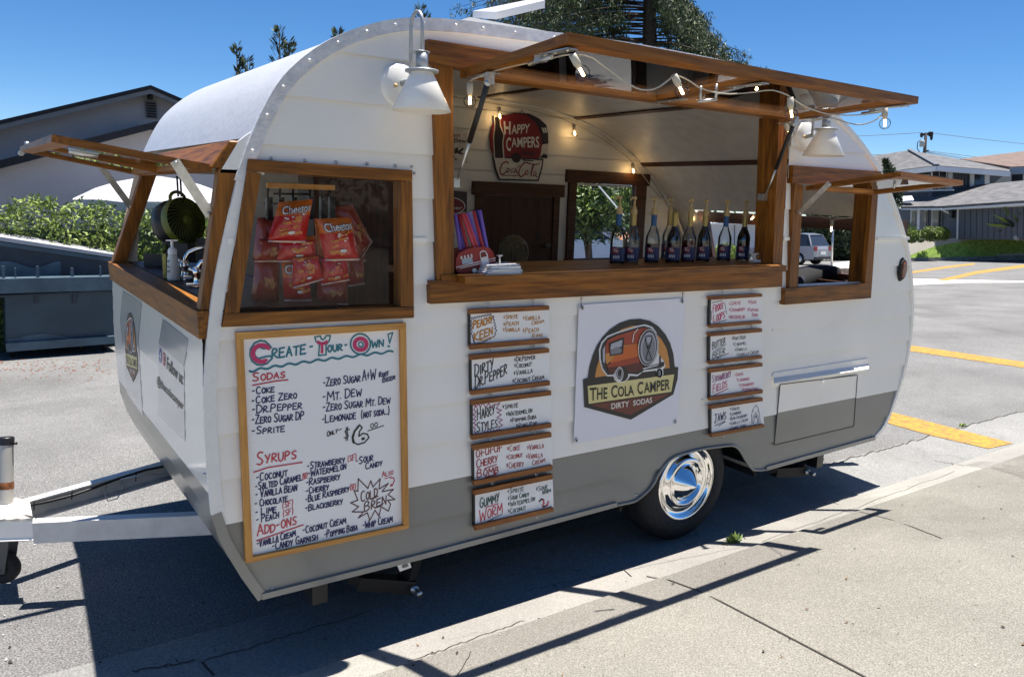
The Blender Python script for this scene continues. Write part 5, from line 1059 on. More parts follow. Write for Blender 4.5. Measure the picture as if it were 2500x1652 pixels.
pt=[Y(1080,232,yb2),Y(1218,256,yb2),Y(1310,272,yb2),Y(1401,300,yb2),Y(1480,345,yb2),Y(1544,392,yb2),Y(1600,470,yb2),X(1640,512,4.15),X(1697,514,4.15),X(1760,513,4.15),X(1845,515,4.15),Vector((4.1,.9,1.585)),Vector((3.95,.65,1.62)),Vector((3.9,.45,1.58)),Vector((3.9,.1,1.6))]
q0=X(2032,536,3.9)
pt[11:]=[Vector((4.12,.9,1.59)),X(1990,520,4.0),X(2010,530,3.92),q0,X(2060,533,3.9),X(2095,527,3.88),Vector((3.85,.05,1.62))]
b=MB(); b.tube(smooth(pt,1),.003,6); obj('cord',b,MT['cord'],sl2)
def glow(p,e=.11):
    l=bpy.data.lights.new('bulb_glow','POINT'); l.energy=e; l.color=(1,.62,.25); l.shadow_soft_size=.012; o=bpy.data.objects.new('bulb_glow',l); SC.collection.objects.link(o); o.parent=sl2; o.location=Vector(p)-sl2.location
for q in IN_: p=Y(*q,yb2-.01); bulb(sl2,p,(0,-.25,-1),.022); glow(p+Vector((0,-.015,-.06)))
for q,e in (((1700,516),(1694,527)),((1850,518),(1838,531))): p=X(*q,4.13); bulb(sl2,p,X(*e,4.13)-p,.022); glow(p+(X(*e,4.13)-p).normalized()*.06)
bulb(sl2,q0,(0,0,-1),.021)
# ------------------------------------------------------------------ chip bags behind the front side window
MT['c_or']=mat('orange crisp bag foil',(.58,.13,.008),.32,coat=.5,bump=.8,bscale=11); MT['c_re']=mat('red crisp bag foil',(.48,.012,.010),.30,coat=.5,bump=.8,bscale=11); MT['c_dk']=mat('dark maroon bag foil',(.28,.014,.012),.3,coat=.5,bump=.8,bscale=11,col2=(.30,.05,.018),vscale=22)
MT['c_tan']=mat('printed corn chip',(.42,.20,.06),.5,var=.4,vscale=60); MT['c_puff']=mat('printed orange puff',(.62,.22,.04),.4)
def bag(f,quad,y,kind,label,bul=.035,text=None,split=.45,tq=None):
    TLq,TRq,BRq,BLq=[px(f,*q) for q in quad]; nu,nv=12,14
    def S(u,v,off=0.):
        x=(TLq[0]*(1-u)+TRq[0]*u)*(1-v)+(BLq[0]*(1-u)+BRq[0]*u)*v; yv=(TLq[1]*(1-u)+TRq[1]*u)*(1-v)+(BLq[1]*(1-u)+BRq[1]*u)*v
        e=(math.sin(math.pi*min(1,max(0,u))))**.6*(math.sin(math.pi*min(1,max(0,v))))**.55
        wr=.0055*math.sin(u*23+v*9+y*50)*math.sin(v*17+u*5)+.004*math.sin(u*40)*(1 if v<.12 or v>.9 else .2)*.5
        p=Y(x,yv,y); return p+Vector((0,-bul*e-wr*e-off,0))
    root=thing('chip_bag',label,'snack bag',S(.5,1),'snack bags hanging behind the front side window')
    b=MB(); k=int(nv*split)
    if kind=='dark': k=0
    def rows(a,c): return [[S(j/nu,i/nv) for j in range(nu+1)] for i in range(a,c+1)]
    if k: b.sheet(rows(0,k),0)
    b.sheet(rows(k,nv),1)
    bk=[[S(j/nu,i/nv)*1.0 for j in range(nu+1)] for i in range(nv+1)]
    for r in bk:
        for p in r: d=y-p.y; p.y=y+d*.7
    b.sheet(bk,1); obj('foil',b,[MT['c_or'],MT['c_dk' if kind=='dark' else 'c_re']],root)
    rs=random.Random(int(quad[0][0]*3+quad[0][1])); b=MB(); c=MB()
    if kind!='dark':
        for n in range(8):
            u=rs.uniform(.15,.8); v=rs.uniform(split-.05,.86); l=rs.uniform(.10,.22); a=rs.uniform(-.4,.4); P=[S(u+l*t*math.cos(a),v+l*t*math.sin(a)*.5+.02*math.sin(t*6),.004) for t in (0,.25,.5,.75,1)]; ribbon(b,P,rs.uniform(.006,.011),nn)
        for n in range(5):
            u=rs.uniform(.2,.8); v=rs.uniform(split-.08,.6); c.poly([S(u+.05*math.cos(t)*rs.uniform(.5,1.1),v+.025*math.sin(t)*rs.uniform(.5,1.1),.005+.0003*n) for t in [k*.9 for k in range(7)]])
        c.poly([S(.5+.10*math.cos(t),.78+.045*math.sin(t),.006) for t in [k*2*math.pi/14 for k in range(14)]])
        obj('print_puffs',b,MT['c_puff'],root); obj('print_splash',c,MT['s_white'],root)
    else:
        for n in range(3):
            u=rs.uniform(.25,.6); v=rs.uniform(.35,.6); b.poly([S(u,v,.004+.001*n),S(u+.28,v+.05,.004+.001*n),S(u+.12,v+.22,.004+.001*n)])
        obj('print_chips',b,MT['c_tan'],root)
    if text:
        tq=tq or [(.10,.12),(.92,.08),(.90,.27),(.12,.33)]
        for nm,bold,of,mk,gr in (('lettering_shadow',.05,.0055,'s_cola',.02),('lettering',.012,.0075,'s_white',0)):
            b=MB(); uv,Fc=typeset(text,bold)
            for u,v in uv:
                a=[(tq[0][k]*(1-u)+tq[1][k]*u)*v+(tq[3][k]*(1-u)+tq[2][k]*u)*(1-v) for k in (0,1)]; a[0]+=(u-.5)*gr; a[1]-=(v-.5)*gr; b.v.append(S(a[0],a[1],of))
            for f_2 in Fc: b.f.append(f_2); b.m.append(0); b.s.append(False)
            obj(nm,b,MT[mk],root)
    b=MB(); b.sheet([[S(j/nu,.985,.003) for j in range(nu+1)],[S(j/nu,1.0,.003)+Vector((0,-.004,-.004)) for j in range(nu+1)]]); obj('bottom_seal',b,MT['pale'],root)
MT['pale']=mat('pale silver seal',(.60,.40,.34),.3,.2)
bag('D',[(420,560),(590,550),(590,900),(380,900)],.22,'dark','dark maroon snack bag at the far left edge of the window, upper one')
bag('D',[(400,900),(600,890),(590,1240),(370,1235)],.20,'dark','dark maroon snack bag at the lower left of the window')
bag('D',[(1020,480),(1175,455),(1330,740),(1230,905)],.22,'dark','dark red snack bag tilted to the right beside the hanging orange bags',split=.3)
bag('D',[(1130,880),(1270,880),(1270,1080),(1140,1100)],.20,'dark','small dark red snack bag below the tilted one at the right')
bag('D',[(600,720),(885,700),(890,895),(575,905)],.14,'or','orange and red snack bag just under the topmost bag',.03,None,.2)
bag('D',[(610,900),(830,890),(850,1215),(630,1215)],.16,'or','orange and red snack bag at the bottom of the left hanging row',.035,'Ch',.45,[(.05,.12),(.4,.1),(.4,.3),(.05,.34)])
bag('D',[(700,880),(905,870),(940,1045),(700,1115)],.11,'or','red snack bag with slanting bottom seal overlapping the lowest left bags',.025,None,.1)
bag('D',[(590,435),(862,412),(800,750),(500,745)],.10,'or','orange and red snack bag at the top of the left row',.035,'Cheetos',.40)
bag('D',[(870,565),(960,570),(970,900),(905,900)],.17,'or','narrow orange snack bag turned edge-on in the middle of the window',.02,None,.9)
bag('D',[(900,1060),(1140,1050),(1140,1245),(895,1240)],.15,'dark','maroon snack bag printed with corn chips, lowest in the right row')
bag('D',[(930,885),(1135,880),(1150,1050),(925,1090)],.12,'or','red snack bag in the middle of the right row above the corn chip bag',.03,None,.05)
bag('D',[(890,570),(1165,555),(1230,890),(955,895)],.10,'or','orange and red snack bag at the top of the right row',.035,'Cheetos',.42)
bag('D',[(430,730),(600,700),(610,900),(390,905)],.17,'dark','crumpled dark red snack bag between the two left maroon ones')
bag('D',[(1150,620),(1290,640),(1280,900),(1180,890)],.24,'dark','dark red snack bag just behind the tilted one at the right')
rk=thing('bag_rack','black wire snack rack with a pale wooden bar hanging behind the front side window','rack',Y(*px('D',760,330),.2))
b=MB(); b.bar(Y(*px('D',495,302),.18),Y(*px('D',1030,322),.18),.02,.018); obj('wooden_bar',b,MT['pine'],rk)
for x in (505,600,705,840,935,1005):
    b=MB(); a=Y(*px('D',x,325),.19); c=Y(*px('D',x-10,545),.19); b.tube([a,c],.004,6); b.box(a.x-.008,a.x+.012,.18,.2,a.z-.11,a.z-.03); obj('clip_strip',b,MT['black'],rk)
b=MB(); b.tube([Y(*px('D',545,370),.21),Y(*px('D',830,372),.21)],.004,6); b.tube([Y(*px('D',470,445),.21),Y(*px('D',640,450),.21)],.003,6); obj('cross_wire',b,MT['black'],rk)
b=MB(); b.box(.75,.79,.3,.34,1.2,1.5); pap=tag(obj('paper_roll',b,MT['shiplap'],bevel=.01),'pale upright roll standing behind the right side of the front side window','roll')
bpy.data.objects.remove(pap)
# ------------------------------------------------------------------ sink end: fan, soap, taps
FD=3.75; fc=D(456,537,FD); ax=(RT*.86-FW*.46+Vector((0,0,.10))).normalized()
fan=thing('desk_fan','green and black round portable fan standing in the open front window','fan',D(440,640,FD))
MT['f_gr']=mat('lime plastic',(.105,.135,.008),.45); MT['f_bk']=mat('fan black plastic',(.012,.013,.018),.45)
R0=.108; u0=Vector((0,0,1))-ax*ax.z; u0.normalize()
b=MB(); b.lathe([(R0,0),(R0*1.02,-.01),(R0*1.0,-.045),(R0*.9,-.06)],fc,ax,36,u=u0); obj('front_shell',b,MT['f_gr'],fan)
b=MB(); b.lathe([(R0*.92,-.055),(R0*1.02,-.075),(R0*.98,-.12),(R0*.7,-.135),(0,-.135)],fc,ax,36,u=u0); b.lathe([(0,-.03),(R0*.9,-.03)],fc,ax,24,u=u0); obj('rear_shell',b,MT['f_bk'],fan)
w0=ax.cross(u0); b=MB()
for k in range(30):
    a=2*math.pi*k/30; P=[]
    for t in range(6):
        r=R0*(.22+.76*t/5); an=a+.5*(t/5)**1.3; P.append(fc+(u0*math.cos(an)+w0*math.sin(an))*r+ax*(.006*(1-t/5)))
    b.tube(P,.0022,4)
b.lathe([(0,.012),(R0*.22,.010),(R0*.24,0)],fc,ax,20,u=u0); obj('grille',b,MT['f_gr'],fan)
b=MB(); P=[]; 
for k in range(9): a=-.42+.84*k/8; P.append(fc-ax*.035+(u0*math.cos(a)+w0*math.sin(a))*R0*(1+.30*math.sin(math.pi*k/8)**.6))
b.tube(P,.008,8); obj('handle',b,MT['f_gr'],fan)
b=MB(); c=fc-ax*.06-Vector((0,0,.14)); b.obox(c,RT*.06,Vector((0,0,1))*.05,FW*.05); b.obox(D(388,640,FD+.1),RT*.05,Vector((0,0,1))*.035,FW*.05); b.obox(D(505,615,FD+.1),RT*.03,Vector((0,0,1))*.06,FW*.05); obj('base',b,MT['f_bk'],fan,.012)
b=MB(); q=D(395,615,FD); b.tube([q,q+RT*.015+Vector((0,0,.012)),q+RT*.02+Vector((0,0,.035))],.008,6); obj('green_grip',b,MT['f_gr'],fan)
st=MB()
for x in (432,440): st.bar(D(x,430,FD-.1),D(x+3,480,FD-.1),.008,.003,up=FW)
tag(obj('hanging_strap',st,MT['black']),'pair of black straps hanging from the front window header above the fan','strap')
q=Z(424,684,1.272); bs=thing('soap_bottle','white soap bottle with a pump top on the front window sink counter','bottle',q)
k=(q-CAM).dot(FW)/FPX
b=MB(); b.lathe([(0,0),(14*k,0),(14.5*k,6*k),(12.5*k,50*k),(10*k,62*k),(9*k,66*k)],q,n=20); obj('body',b,mat('milky bottle',(.62,.64,.62),.3,var=.12,vscale=30),bs)
b=MB(); b.lathe([(10.5*k,64*k),(10.5*k,74*k),(7*k,78*k),(3.5*k,80*k),(3.5*k,94*k),(6*k,95*k),(6*k,98*k),(0,99*k)],q,n=16); b.bar(q+Vector((0,0,96.5*k))-RT*14*k,q+Vector((0,0,96.5*k))+RT*14*k,5*k,3*k); obj('pump',b,MT['board'],bs)
b=MB()
for r in range(9): 
    if r%3!=2: ribbon(b,[q-FW*15*k-RT*(9*k)+Vector((0,0,(18+r*4)*k)),q-FW*15*k-RT*(9-5-2*(r%2))*k+Vector((0,0,(18+r*4)*k))],2*k,-FW)
obj('label_print',b,MT['black'],bs)
q2=Z(405,679,1.272); b=MB(); b.obox(q2+Vector((0,0,30*k)),RT*4.5*k,FW*6*k,Vector((0,0,30*k))); 
yb_t=tag(obj('label_tube',b,mat('yellow label',(.33,.29,.06),.5,var=.35,vscale=70),bevel=.003),'narrow yellow-labelled dispenser standing left of the white soap bottle','dispenser')
def tap(qb,s,flip,label):
    q=Z(*qb,1.272); r=thing('sink_tap',label,'tap',q,'chrome taps on the front window sink')
    b=MB(); b.lathe([(.022*s,0),(.022*s,.012),(.016*s,.02),(.016*s,.045),(.02*s,.05),(.02*s,.075),(0,.08)],q,n=16); b.obox(q+Vector((0,0,.006)),RT*.045*s,FW*.03*s,Vector((0,0,.006))); obj('base',b,MT['chrome'],r)
    b=MB(); P=[q+Vector((0,0,.05*s)),q+Vector((0,0,.10*s))+RT*.006,q+Vector((0,0,.125*s))+RT*.025*s,q+Vector((0,0,.14*s))+RT*.06*s,q+Vector((0,0,.155*s))+RT*.12*s]; b.tube(P,[.010,.010,.011,.010,.008],10); obj('spout',b,MT['chrome'],r)
    b=MB(); b.tube([q+Vector((0,0,.075*s)),q+Vector((.0,-.0,.095*s))-RT*.03],.006,8); obj('lever',b,MT['chrome'],r)
tap((452,682),.9,0,'larger chrome tap with a long spout beside the soap bottle'); tap((482,700),.75,1,'smaller chrome tap close to the near wooden post of the front window')
# ------------------------------------------------------------------ people inside
MT['trous']=mat('dark blue trousers',(.02,.025,.045),.9)
MT['skin']=mat('skin',(.34,.17,.11),.5); MT['tee']=mat('black cotton shirt',(.008,.008,.010),.9); MT['hair1']=mat('blond hair',(.17,.13,.07),.6,var=.5,vscale=3,stretch=(30,30,4),bump=.6,bscale=20); MT['hair2']=mat('brown hair',(.045,.028,.018),.55,var=.5,vscale=3,stretch=(6,40,40),bump=.6,bscale=20)
def figure(name,label,J,Ed,base,mt):
    me=bpy.data.meshes.new(name); names=list(J); idx={n:i for i,n in enumerate(names)}
    me.from_pydata([Vector(J[n][0])-Vector(base) for n in names],[(idx[a],idx[b]) for a,b in Ed],[]); o=bpy.data.objects.new(name,me); SC.collection.objects.link(o); o.location=base
    for k in mt: me.materials.append(MT[k])
    s=o.modifiers.new('Skin','SKIN'); s.use_smooth_shade=True
    for n in names: me.skin_vertices[0].data[idx[n]].radius=(J[n][1],J[n][1] if len(J[n])<3 else J[n][2])
    for i in range(len(names)): me.skin_vertices[0].data[i].use_root=(i==0)
    u=o.modifiers.new('Sub','SUBSURF'); u.levels=1; u.render_levels=2
    dg=bpy.context.evaluated_depsgraph_get(); m2=bpy.data.meshes.new_from_object(o.evaluated_get(dg)); o.modifiers.clear(); o.data=m2; m2.materials.clear()
    for k in ('skin','tee','trous','black'): m2.materials.append(MT[k])
    L=[(Vector(J[n][0])-Vector(base),0 if n[:2] in ('he','to','ne','wr','pa','f0','f1','f2','f3') or n in ('tL','tR','elL','elR') else (2 if n[:2] in ('hp','kn','an','pe') else 1)) for n in names]
    L=[(p,3 if n.startswith('toe') else i) for (p,i),n in zip(L,names)]
    for f in m2.polygons: c=f.center; f.material_index=min(L,key=lambda q:(q[0]-c).length_squared)[1]; f.use_smooth=True
    return tag(o,label,'person')
def person(name,label,hd,hv,pel,chest,hairm,handL,handR,hv2=None,hr=.085):
    hd=Vector(hd);pel=Vector(pel);chest=Vector(chest); neck=hd-Vector(hv)*.12; side=(neck-chest).cross(Vector((0,0,1)))
    if side.length<.03: side=(hd-pel).cross(Vector((0,0,1)))
    side.normalize()
    J={'pelvis':(pel,.15,.12),'waist':(pel.lerp(chest,.45),.14,.11),'chest':(chest,.16,.12),'neck':(neck,.055),'head':(hd,hr,hr*1.05),'top':(hd+Vector(hv)*.07,hr*.8)}
    Ed=[('pelvis','waist'),('waist','chest'),('chest','neck'),('neck','head'),('head','top')]
    for s,H in ((1,handL),(-1,handR)):
        H=Vector(H); sh=chest+side*s*.17+Vector((0,0,.02)); el=sh.lerp(H,.5)+Vector((0,0,-.09)); k='L' if s>0 else 'R'
        J['sh'+k]=(sh,.065);J['el'+k]=(el,.042);J['wr'+k]=(H,.028);dirh=(H-el).normalized(); J['palm'+k]=(H+dirh*.06,.036,.018); Ed+=[('chest','sh'+k),('sh'+k,'el'+k),('el'+k,'wr'+k),('wr'+k,'palm'+k)]
        sd=dirh.cross(Vector((0,0,1))).normalized()
        for f in range(4): J['f%d%s'%(f,k)]=(H+dirh*(.12+.008*(f%3))+sd*(-.03+.02*f),.009); Ed.append(('palm'+k,'f%d%s'%(f,k)))
        J['t'+k]=(H+dirh*.055+sd*-.055,.010); Ed.append(('wr'+k,'t'+k))
        hp=pel+side*s*.09; kn=hp+Vector((hv[0]*.3,hv[1]*.3,0))+Vector((0,0,-.40)); ft=Vector((kn.x,kn.y,.33)); J['hp'+k]=(hp,.085);J['kn'+k]=(kn,.06);J['an'+k]=(ft,.04);J['toe'+k]=(ft+Vector((hv[0]*.12,hv[1]*.12,-.02)),.035); Ed+=[('pelvis','hp'+k),('hp'+k,'kn'+k),('kn'+k,'an'+k),('an'+k,'toe'+k)]
    return figure(name,label,J,Ed,(pel.x,pel.y,.28),['skin']),side
def hair(par,c,rx,ry,rz,mk,n=0):
    b=MB(); b.ball(c,1,20,0,(rx,ry,rz)); rs=random.Random(5)
    for i in range(n):
        a=rs.uniform(0,6.28); t=rs.uniform(.2,1.1); d=Vector((math.cos(a)*math.sin(t)*rx,math.sin(a)*math.sin(t)*ry,math.cos(t)*rz)); P=[Vector(c)+d*1.02,Vector(c)+d*1.05+Vector((d.x*.2,d.y*.2,-.03)),Vector(c)+d*1.0+Vector((d.x*.3,d.y*.3,-.07))]; b.tube(P,[.006,.006,.002],4)
    return obj('hair',b,MT[mk],par)
def shirt(par,chest,pel,mk):
    b=MB(); chest=Vector(chest);pel=Vector(pel); ax=chest-pel; L=ax.length; ax.normalize(); sd=ax.cross(Vector((0,0,1))); 
    if sd.length<.05: sd=Vector((0,1,0))
    sd.normalize(); fr=ax.cross(sd); rows=[]
    for i in range(12):
        t=-.1+1.35*i/11; w_=.02 if i==0 else (.215 if t<.9 else .215*max(.1,1-((t-.9)/.36)**2)); d_=w_*.98; c=pel+ax*L*t; rows.append([c+sd*w_*math.cos(2*math.pi*j/20)+fr*d_*math.sin(2*math.pi*j/20) for j in range(21)])
    b.sheet(rows); return obj('shirt',b,MT[mk],par)
hd=Y(1253,622,1.25); 
pa_,_s=person('person','person with short blond hair crouching inside behind the counter by the dark door',hd,(.1,.1,.98),hd+Vector((.0,.22,-.62)),hd+Vector((0,.10,-.30)),'hair1',hd+Vector((.25,-.25,-.35)),hd+Vector((-.25,-.25,-.35)),hr=.078)
hair(pa_,hd+Vector((0,.0,.012)),.088,.098,.108,'hair1',16)
cb=Y(2003,672,.62); hb=Y(2062,690,.55)
pb_,_s=person('person','person in a black shirt bending forward inside the open rear side window',hb,(.75,-.1,-.3),cb+Vector((-.36,.05,-.12)),cb+Vector((.0,0,.015)),'hair2',hb+Vector((.05,-.2,-.22)),hb+Vector((.05,.25,-.22)))
hair(pb_,hb+Vector((.0,0,.0)),.125,.10,.10,'hair2',30)
# ================================================================== BEYOND THE TRAILER
UG=Vector((0,.068,1)).normalized()                     # true vertical: the trailer leans with the crowned street
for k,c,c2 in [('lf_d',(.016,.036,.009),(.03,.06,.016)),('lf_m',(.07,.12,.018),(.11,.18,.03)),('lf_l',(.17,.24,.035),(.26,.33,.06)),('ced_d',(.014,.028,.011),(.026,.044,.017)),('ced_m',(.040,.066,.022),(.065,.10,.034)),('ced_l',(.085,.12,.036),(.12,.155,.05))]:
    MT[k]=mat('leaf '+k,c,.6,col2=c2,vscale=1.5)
MT['bark']=mat('bark',(.06,.045,.032),.9,var=.4,vscale=12,bump=.6,bscale=20)
def leaves(b,rs,c,r,n,sz,mats,flat=1.,droop=0.,el=1.6):
    c=Vector(c)
    for _ in range(n):
        d=Vector((rs.gauss(0,1),rs.gauss(0,1),rs.gauss(0,1))).normalized()*r*rs.random()**.45; d.z*=flat
        p=c+d; a=Vector((rs.uniform(-1,1),rs.uniform(-1,1),rs.uniform(-1,1)-droop)).normalized(); q=a.orthogonal().normalized(); q.rotate(Matrix.Rotation(rs.uniform(0,6.28),3,a)); s=sz*rs.uniform(.6,1.3)
        b.face([p-q*s*.5,p+a*s*el*.5-q*s*.1,p+a*s*el,p+a*s*el*.45+q*s*.5],rs.choice(mats))
def crown_tree(name,label,base,h,rad,seed,mk=('lf_d','lf_m','lf_l'),n=70,m=60,sz=.16,trunk=.22,group=None,zc=.62,flat=.8):
    rs=random.Random(seed); base=Vector(base); root=thing(name,label,'tree',base,group)
    b=MB(); top=base+UG*h*.75; b.tube([base,base+UG*h*.3+Vector((.1,.05,0)),top],[trunk,trunk*.7,trunk*.2],8)
    c=MB(); cc=base+UG*h*zc
    for i in range(n):
        d=Vector((rs.gauss(0,1),rs.gauss(0,1),rs.gauss(0,1))).normalized()*rs.random()**.5; p=cc+Vector((d.x*rad,d.y*rad,d.z*rad*flat)); rr=rad*rs.uniform(.16,.34)
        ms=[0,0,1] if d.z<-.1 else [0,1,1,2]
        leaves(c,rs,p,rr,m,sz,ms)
        if i%5==0: b.tube([base+UG*h*rs.uniform(.3,.55),(base+UG*h*.55).lerp(p,.6),p],[trunk*.3,trunk*.18,.02],5)
    obj('trunk',b,MT['bark'],root); obj('crown',c,[MT[k] for k in mk],root); return root
def gbase(p,q,d):                                      # foot on the ground below a pixel, d metres along the view axis
    P=D(p,q,d); return Vector((P.x,P.y,gz(P.y)))
# ---- left house: two stucco gables
MT['stucco']=mat('grey lavender stucco',(.40,.385,.40),.9,var=.06,vscale=2.5,bump=.4,bscale=60); MT['shing']=mat('dark roof shingle',(.018,.018,.022),.85,var=.3,vscale=20); MT['fasc']=mat('grey fascia board',(.18,.18,.185),.7,var=.08,vscale=6); MT['stucco2']=mat('pale stucco',(.50,.465,.46),.9,var=.05,vscale=2.5,bump=.4,bscale=60)
H1=thing('stucco_house','grey stucco house with two dark-edged gables behind the hedge','house',Vector((1.5,14,gz(14))))
def PP(pts,y): return [Y(*p,y) for p in pts]
def hextr(nm,mk,pts,y,dy,root=H1,rise=0):
    b=MB(); b.prism(PP(pts,y),(0,dy,rise*dy)); return obj(nm,b,MT[mk],root)
wl=hextr('upper_wall','stucco',[(-260,372),(368,224),(520,278),(560,640),(-260,640)],13.6,7)
hextr('upper_roof','shing',[(-330,370),(368,208),(540,282),(540,291),(368,217),(-330,381)],13.2,8)
hextr('upper_fascia','fasc',[(-330,382),(368,218),(540,292),(540,300),(368,229),(-330,396)],13.22,.06)
hextr('lower_wall','stucco2',[(-300,474),(400,307),(640,380),(640,660),(-300,660)],12.6,.95)
hextr('lower_roof','shing',[(-330,468),(0,391),(383,296),(640,372),(640,392),(376,315),(0,412),(-330,490)],12.3,1.28)
v=hextr('gable_vent','fasc',[px('A',1110,203),px('A',1197,210),px('A',1207,343),px('A',1122,338)],13.55,.06)
b=MB()
for k in range(6): b.prism(PP([px('A',1120+k*1.5,218+k*20),px('A',1190+k*1.5,224+k*20),px('A',1191+k*1.5,237+k*20),px('A',1121+k*1.5,231+k*20)],13.53),(0,.03,0))
obj('louvre',b,MT['shing'],v); hextr('ridge_block','shing',[px('A',1142,140),px('A',1170,140),px('A',1172,195),px('A',1144,190)],13.4,.2)
# ---- patio umbrella
cu=Y(345,455,10.6); um=thing('patio_umbrella','large pale patio umbrella open in front of the stucco house','umbrella',Vector((cu.x,cu.y,gz(10.6))))
b=MB(); n=8; Rr=1.22; rim=cu.z-.32; ap=Vector((cu.x+.25,cu.y,cu.z+.16))
MT['canvas']=mat('white canvas',(.42,.415,.44),.8,var=.05,vscale=3,bump=.2,bscale=6); rw_=[]
for (f,zz_) in ((.02,0),(.25,-.04),(.5,-.11),(.75,-.22),(1,-.38),(1.02,-.72)):
    r=[]
    for j in range(8*4+1):
        a=2*math.pi*(j/32)+.2; sc=1-.05*math.sin(math.pi*((j%4)/4)); r.append(ap+Vector((math.cos(a)*Rr*f*sc,math.sin(a)*Rr*f*sc,zz_+.02*math.sin(math.pi*(j%4)/4)*f)))
    rw_.append(r)
b.sheet(rw_,0,False); obj('canopy',b,MT['canvas'],um); b=MB(); b.tube([ap+Vector((0,0,-.02)),Vector((ap.x,ap.y,gz(ap.y)))],.025,8); obj('pole',b,MT['black'],um)
b=MB()
for j in range(8):
    a=2*math.pi*j/8+.2; b.tube([ap+Vector((0,0,-.03)),ap+Vector((math.cos(a)*Rr*.98,math.sin(a)*Rr*.98,-.42))],.01,5)
obj('rib_frame',b,MT['black'],um)
# ---- hedge
rs=random.Random(11); hd_=thing('hedge','clipped bright green hedge with loose shoots behind the dumpster','hedge',Vector((.6,9.2,gz(9.2))))
b=MB(); x=-2.6
while x<4.2:
    top=Y(300,526,9.2).z+.07*math.sin(x*3.1)+.05*math.sin(x*7.3); zb=gz(9.2)
    for k in range(13):
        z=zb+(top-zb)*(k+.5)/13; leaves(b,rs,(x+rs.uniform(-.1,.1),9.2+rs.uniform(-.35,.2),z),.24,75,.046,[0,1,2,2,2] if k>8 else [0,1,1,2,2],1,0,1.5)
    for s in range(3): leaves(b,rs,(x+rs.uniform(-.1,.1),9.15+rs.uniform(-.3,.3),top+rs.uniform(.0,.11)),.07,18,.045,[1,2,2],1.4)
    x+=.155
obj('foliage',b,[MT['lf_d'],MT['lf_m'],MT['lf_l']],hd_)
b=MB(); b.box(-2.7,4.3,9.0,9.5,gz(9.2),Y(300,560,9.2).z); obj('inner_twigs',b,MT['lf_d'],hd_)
# ---- dumpster
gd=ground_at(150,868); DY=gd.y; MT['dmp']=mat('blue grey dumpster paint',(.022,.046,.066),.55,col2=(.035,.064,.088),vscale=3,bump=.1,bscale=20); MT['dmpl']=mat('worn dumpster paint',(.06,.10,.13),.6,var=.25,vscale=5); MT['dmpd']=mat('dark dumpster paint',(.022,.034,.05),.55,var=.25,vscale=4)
dm=thing('dumpster','dark blue steel dumpster with a sloping lid at the left kerbside','dumpster',Vector((gd.x,gd.y+.6,gd.z)))
def dp(nm,mk,pts,y,dy,par=dm,bv=.01): b=MB(); b.prism(PP(pts,y),(0,dy,0)); return obj(nm,b,MT[mk],par,bv)
dp('body','dmp',[(12,705),(282,702),(285,838),(16,858)],DY+.02,1.3)
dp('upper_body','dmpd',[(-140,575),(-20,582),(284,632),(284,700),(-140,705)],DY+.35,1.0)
dp('ledge','dmpl',[(-160,684),(280,675),(282,708),(-160,722)],DY-.09,.2); dp('ledge_shadow_strip','dmpd',[(0,721),(282,709),(282,713),(0,726)],DY-.06,.1)  # thin dark strip built under the ledge in place of its shadow
dp('base_rail','dmpl',[(14,838),(284,820),(285,838),(16,859)],DY-.05,.12)
MT['lidm']=mat('pale dumpster lid',(.42,.42,.44),.5,var=.1,vscale=4)
b=MB(); b.prism(PP([(-140,566),(0,578),(284,622),(284,630),(0,588),(-140,578)],DY+.30),(0,1.15,.06),0); b.prism(PP([(-140,580),(0,590),(284,632),(284,641),(0,600),(-140,592)],DY+.32),(0,.08,0),1); obj('lid',b,[MT['lidm'],MT['dmpl']],dm)
for k,xx in enumerate((4,35,88,172,243)):
    dp('rib','dmpl',[(xx,650+4*(k%2)),(xx+(7 if k in (0,2,3) else 4),650+4*(k%2)),(xx+(9 if k in (0,2,3) else 5),681),(xx+1,681)],DY-.02,.03)
b=MB(); P=[]
for k in range(15): xx=-20+12*k; P.append((xx,650-8*math.sin(k*.55)-5))
b.prism(PP(P+[(150,676),(-20,680)],DY+.33),(0,.015,0)); obj('scuffed_liner',b,MT['dmpl'],dm)
for k in (85,178): dp('stiffener','dmpd',[(k,716),(k+9,716),(k+9,740),(k,742)],DY-.01,.03)
b=MB(); P=[(18,836)]+[(20+14*k,828-14*math.exp(-((k-6)/4.)**2)-(4 if k>13 else 0)) for k in range(19)]+[(282,818),(20,840)]; b.prism(PP(P,DY+.008),(0,.008,0)); obj('worn_patch',b,MT['dmpl'],dm)
for xx in (30,255):
    w_=ground_at(xx,872); b=MB(); c=Y(xx,864 if xx<100 else 850,DY+.25); c.z=gz(c.y)+.075; b.lathe([(0,-.03),(.06,-.03),(.075,-.02),(.075,.02),(.06,.03),(0,.03)],c,(1,0,0),18); b.box(c.x-.04,c.x+.04,c.y-.05,c.y+.05,c.z+.05,c.z+.16); obj('caster',b,MT['rubber'],dm)
rs=random.Random(4); b=MB()
for k in range(160):
    p=ground_at(rs.uniform(-5,270),rs.uniform(876,905) if rs.random()<.8 else rs.uniform(880,930),.006); a=rs.uniform(0,3.1); u=Vector((math.cos(a),math.sin(a),0))*.012; w2=Vector((-u.y,u.x,.002))*.6; b.face([p-u-w2,p+u-w2,p+u+w2,p-u+w2])
tag(obj('fallen_leaves',b,mat('dry reddish leaves',(.20,.07,.03),.9)),'scattered dry reddish leaf litter on the asphalt before the dumpster','leaf litter',kind='stuff')
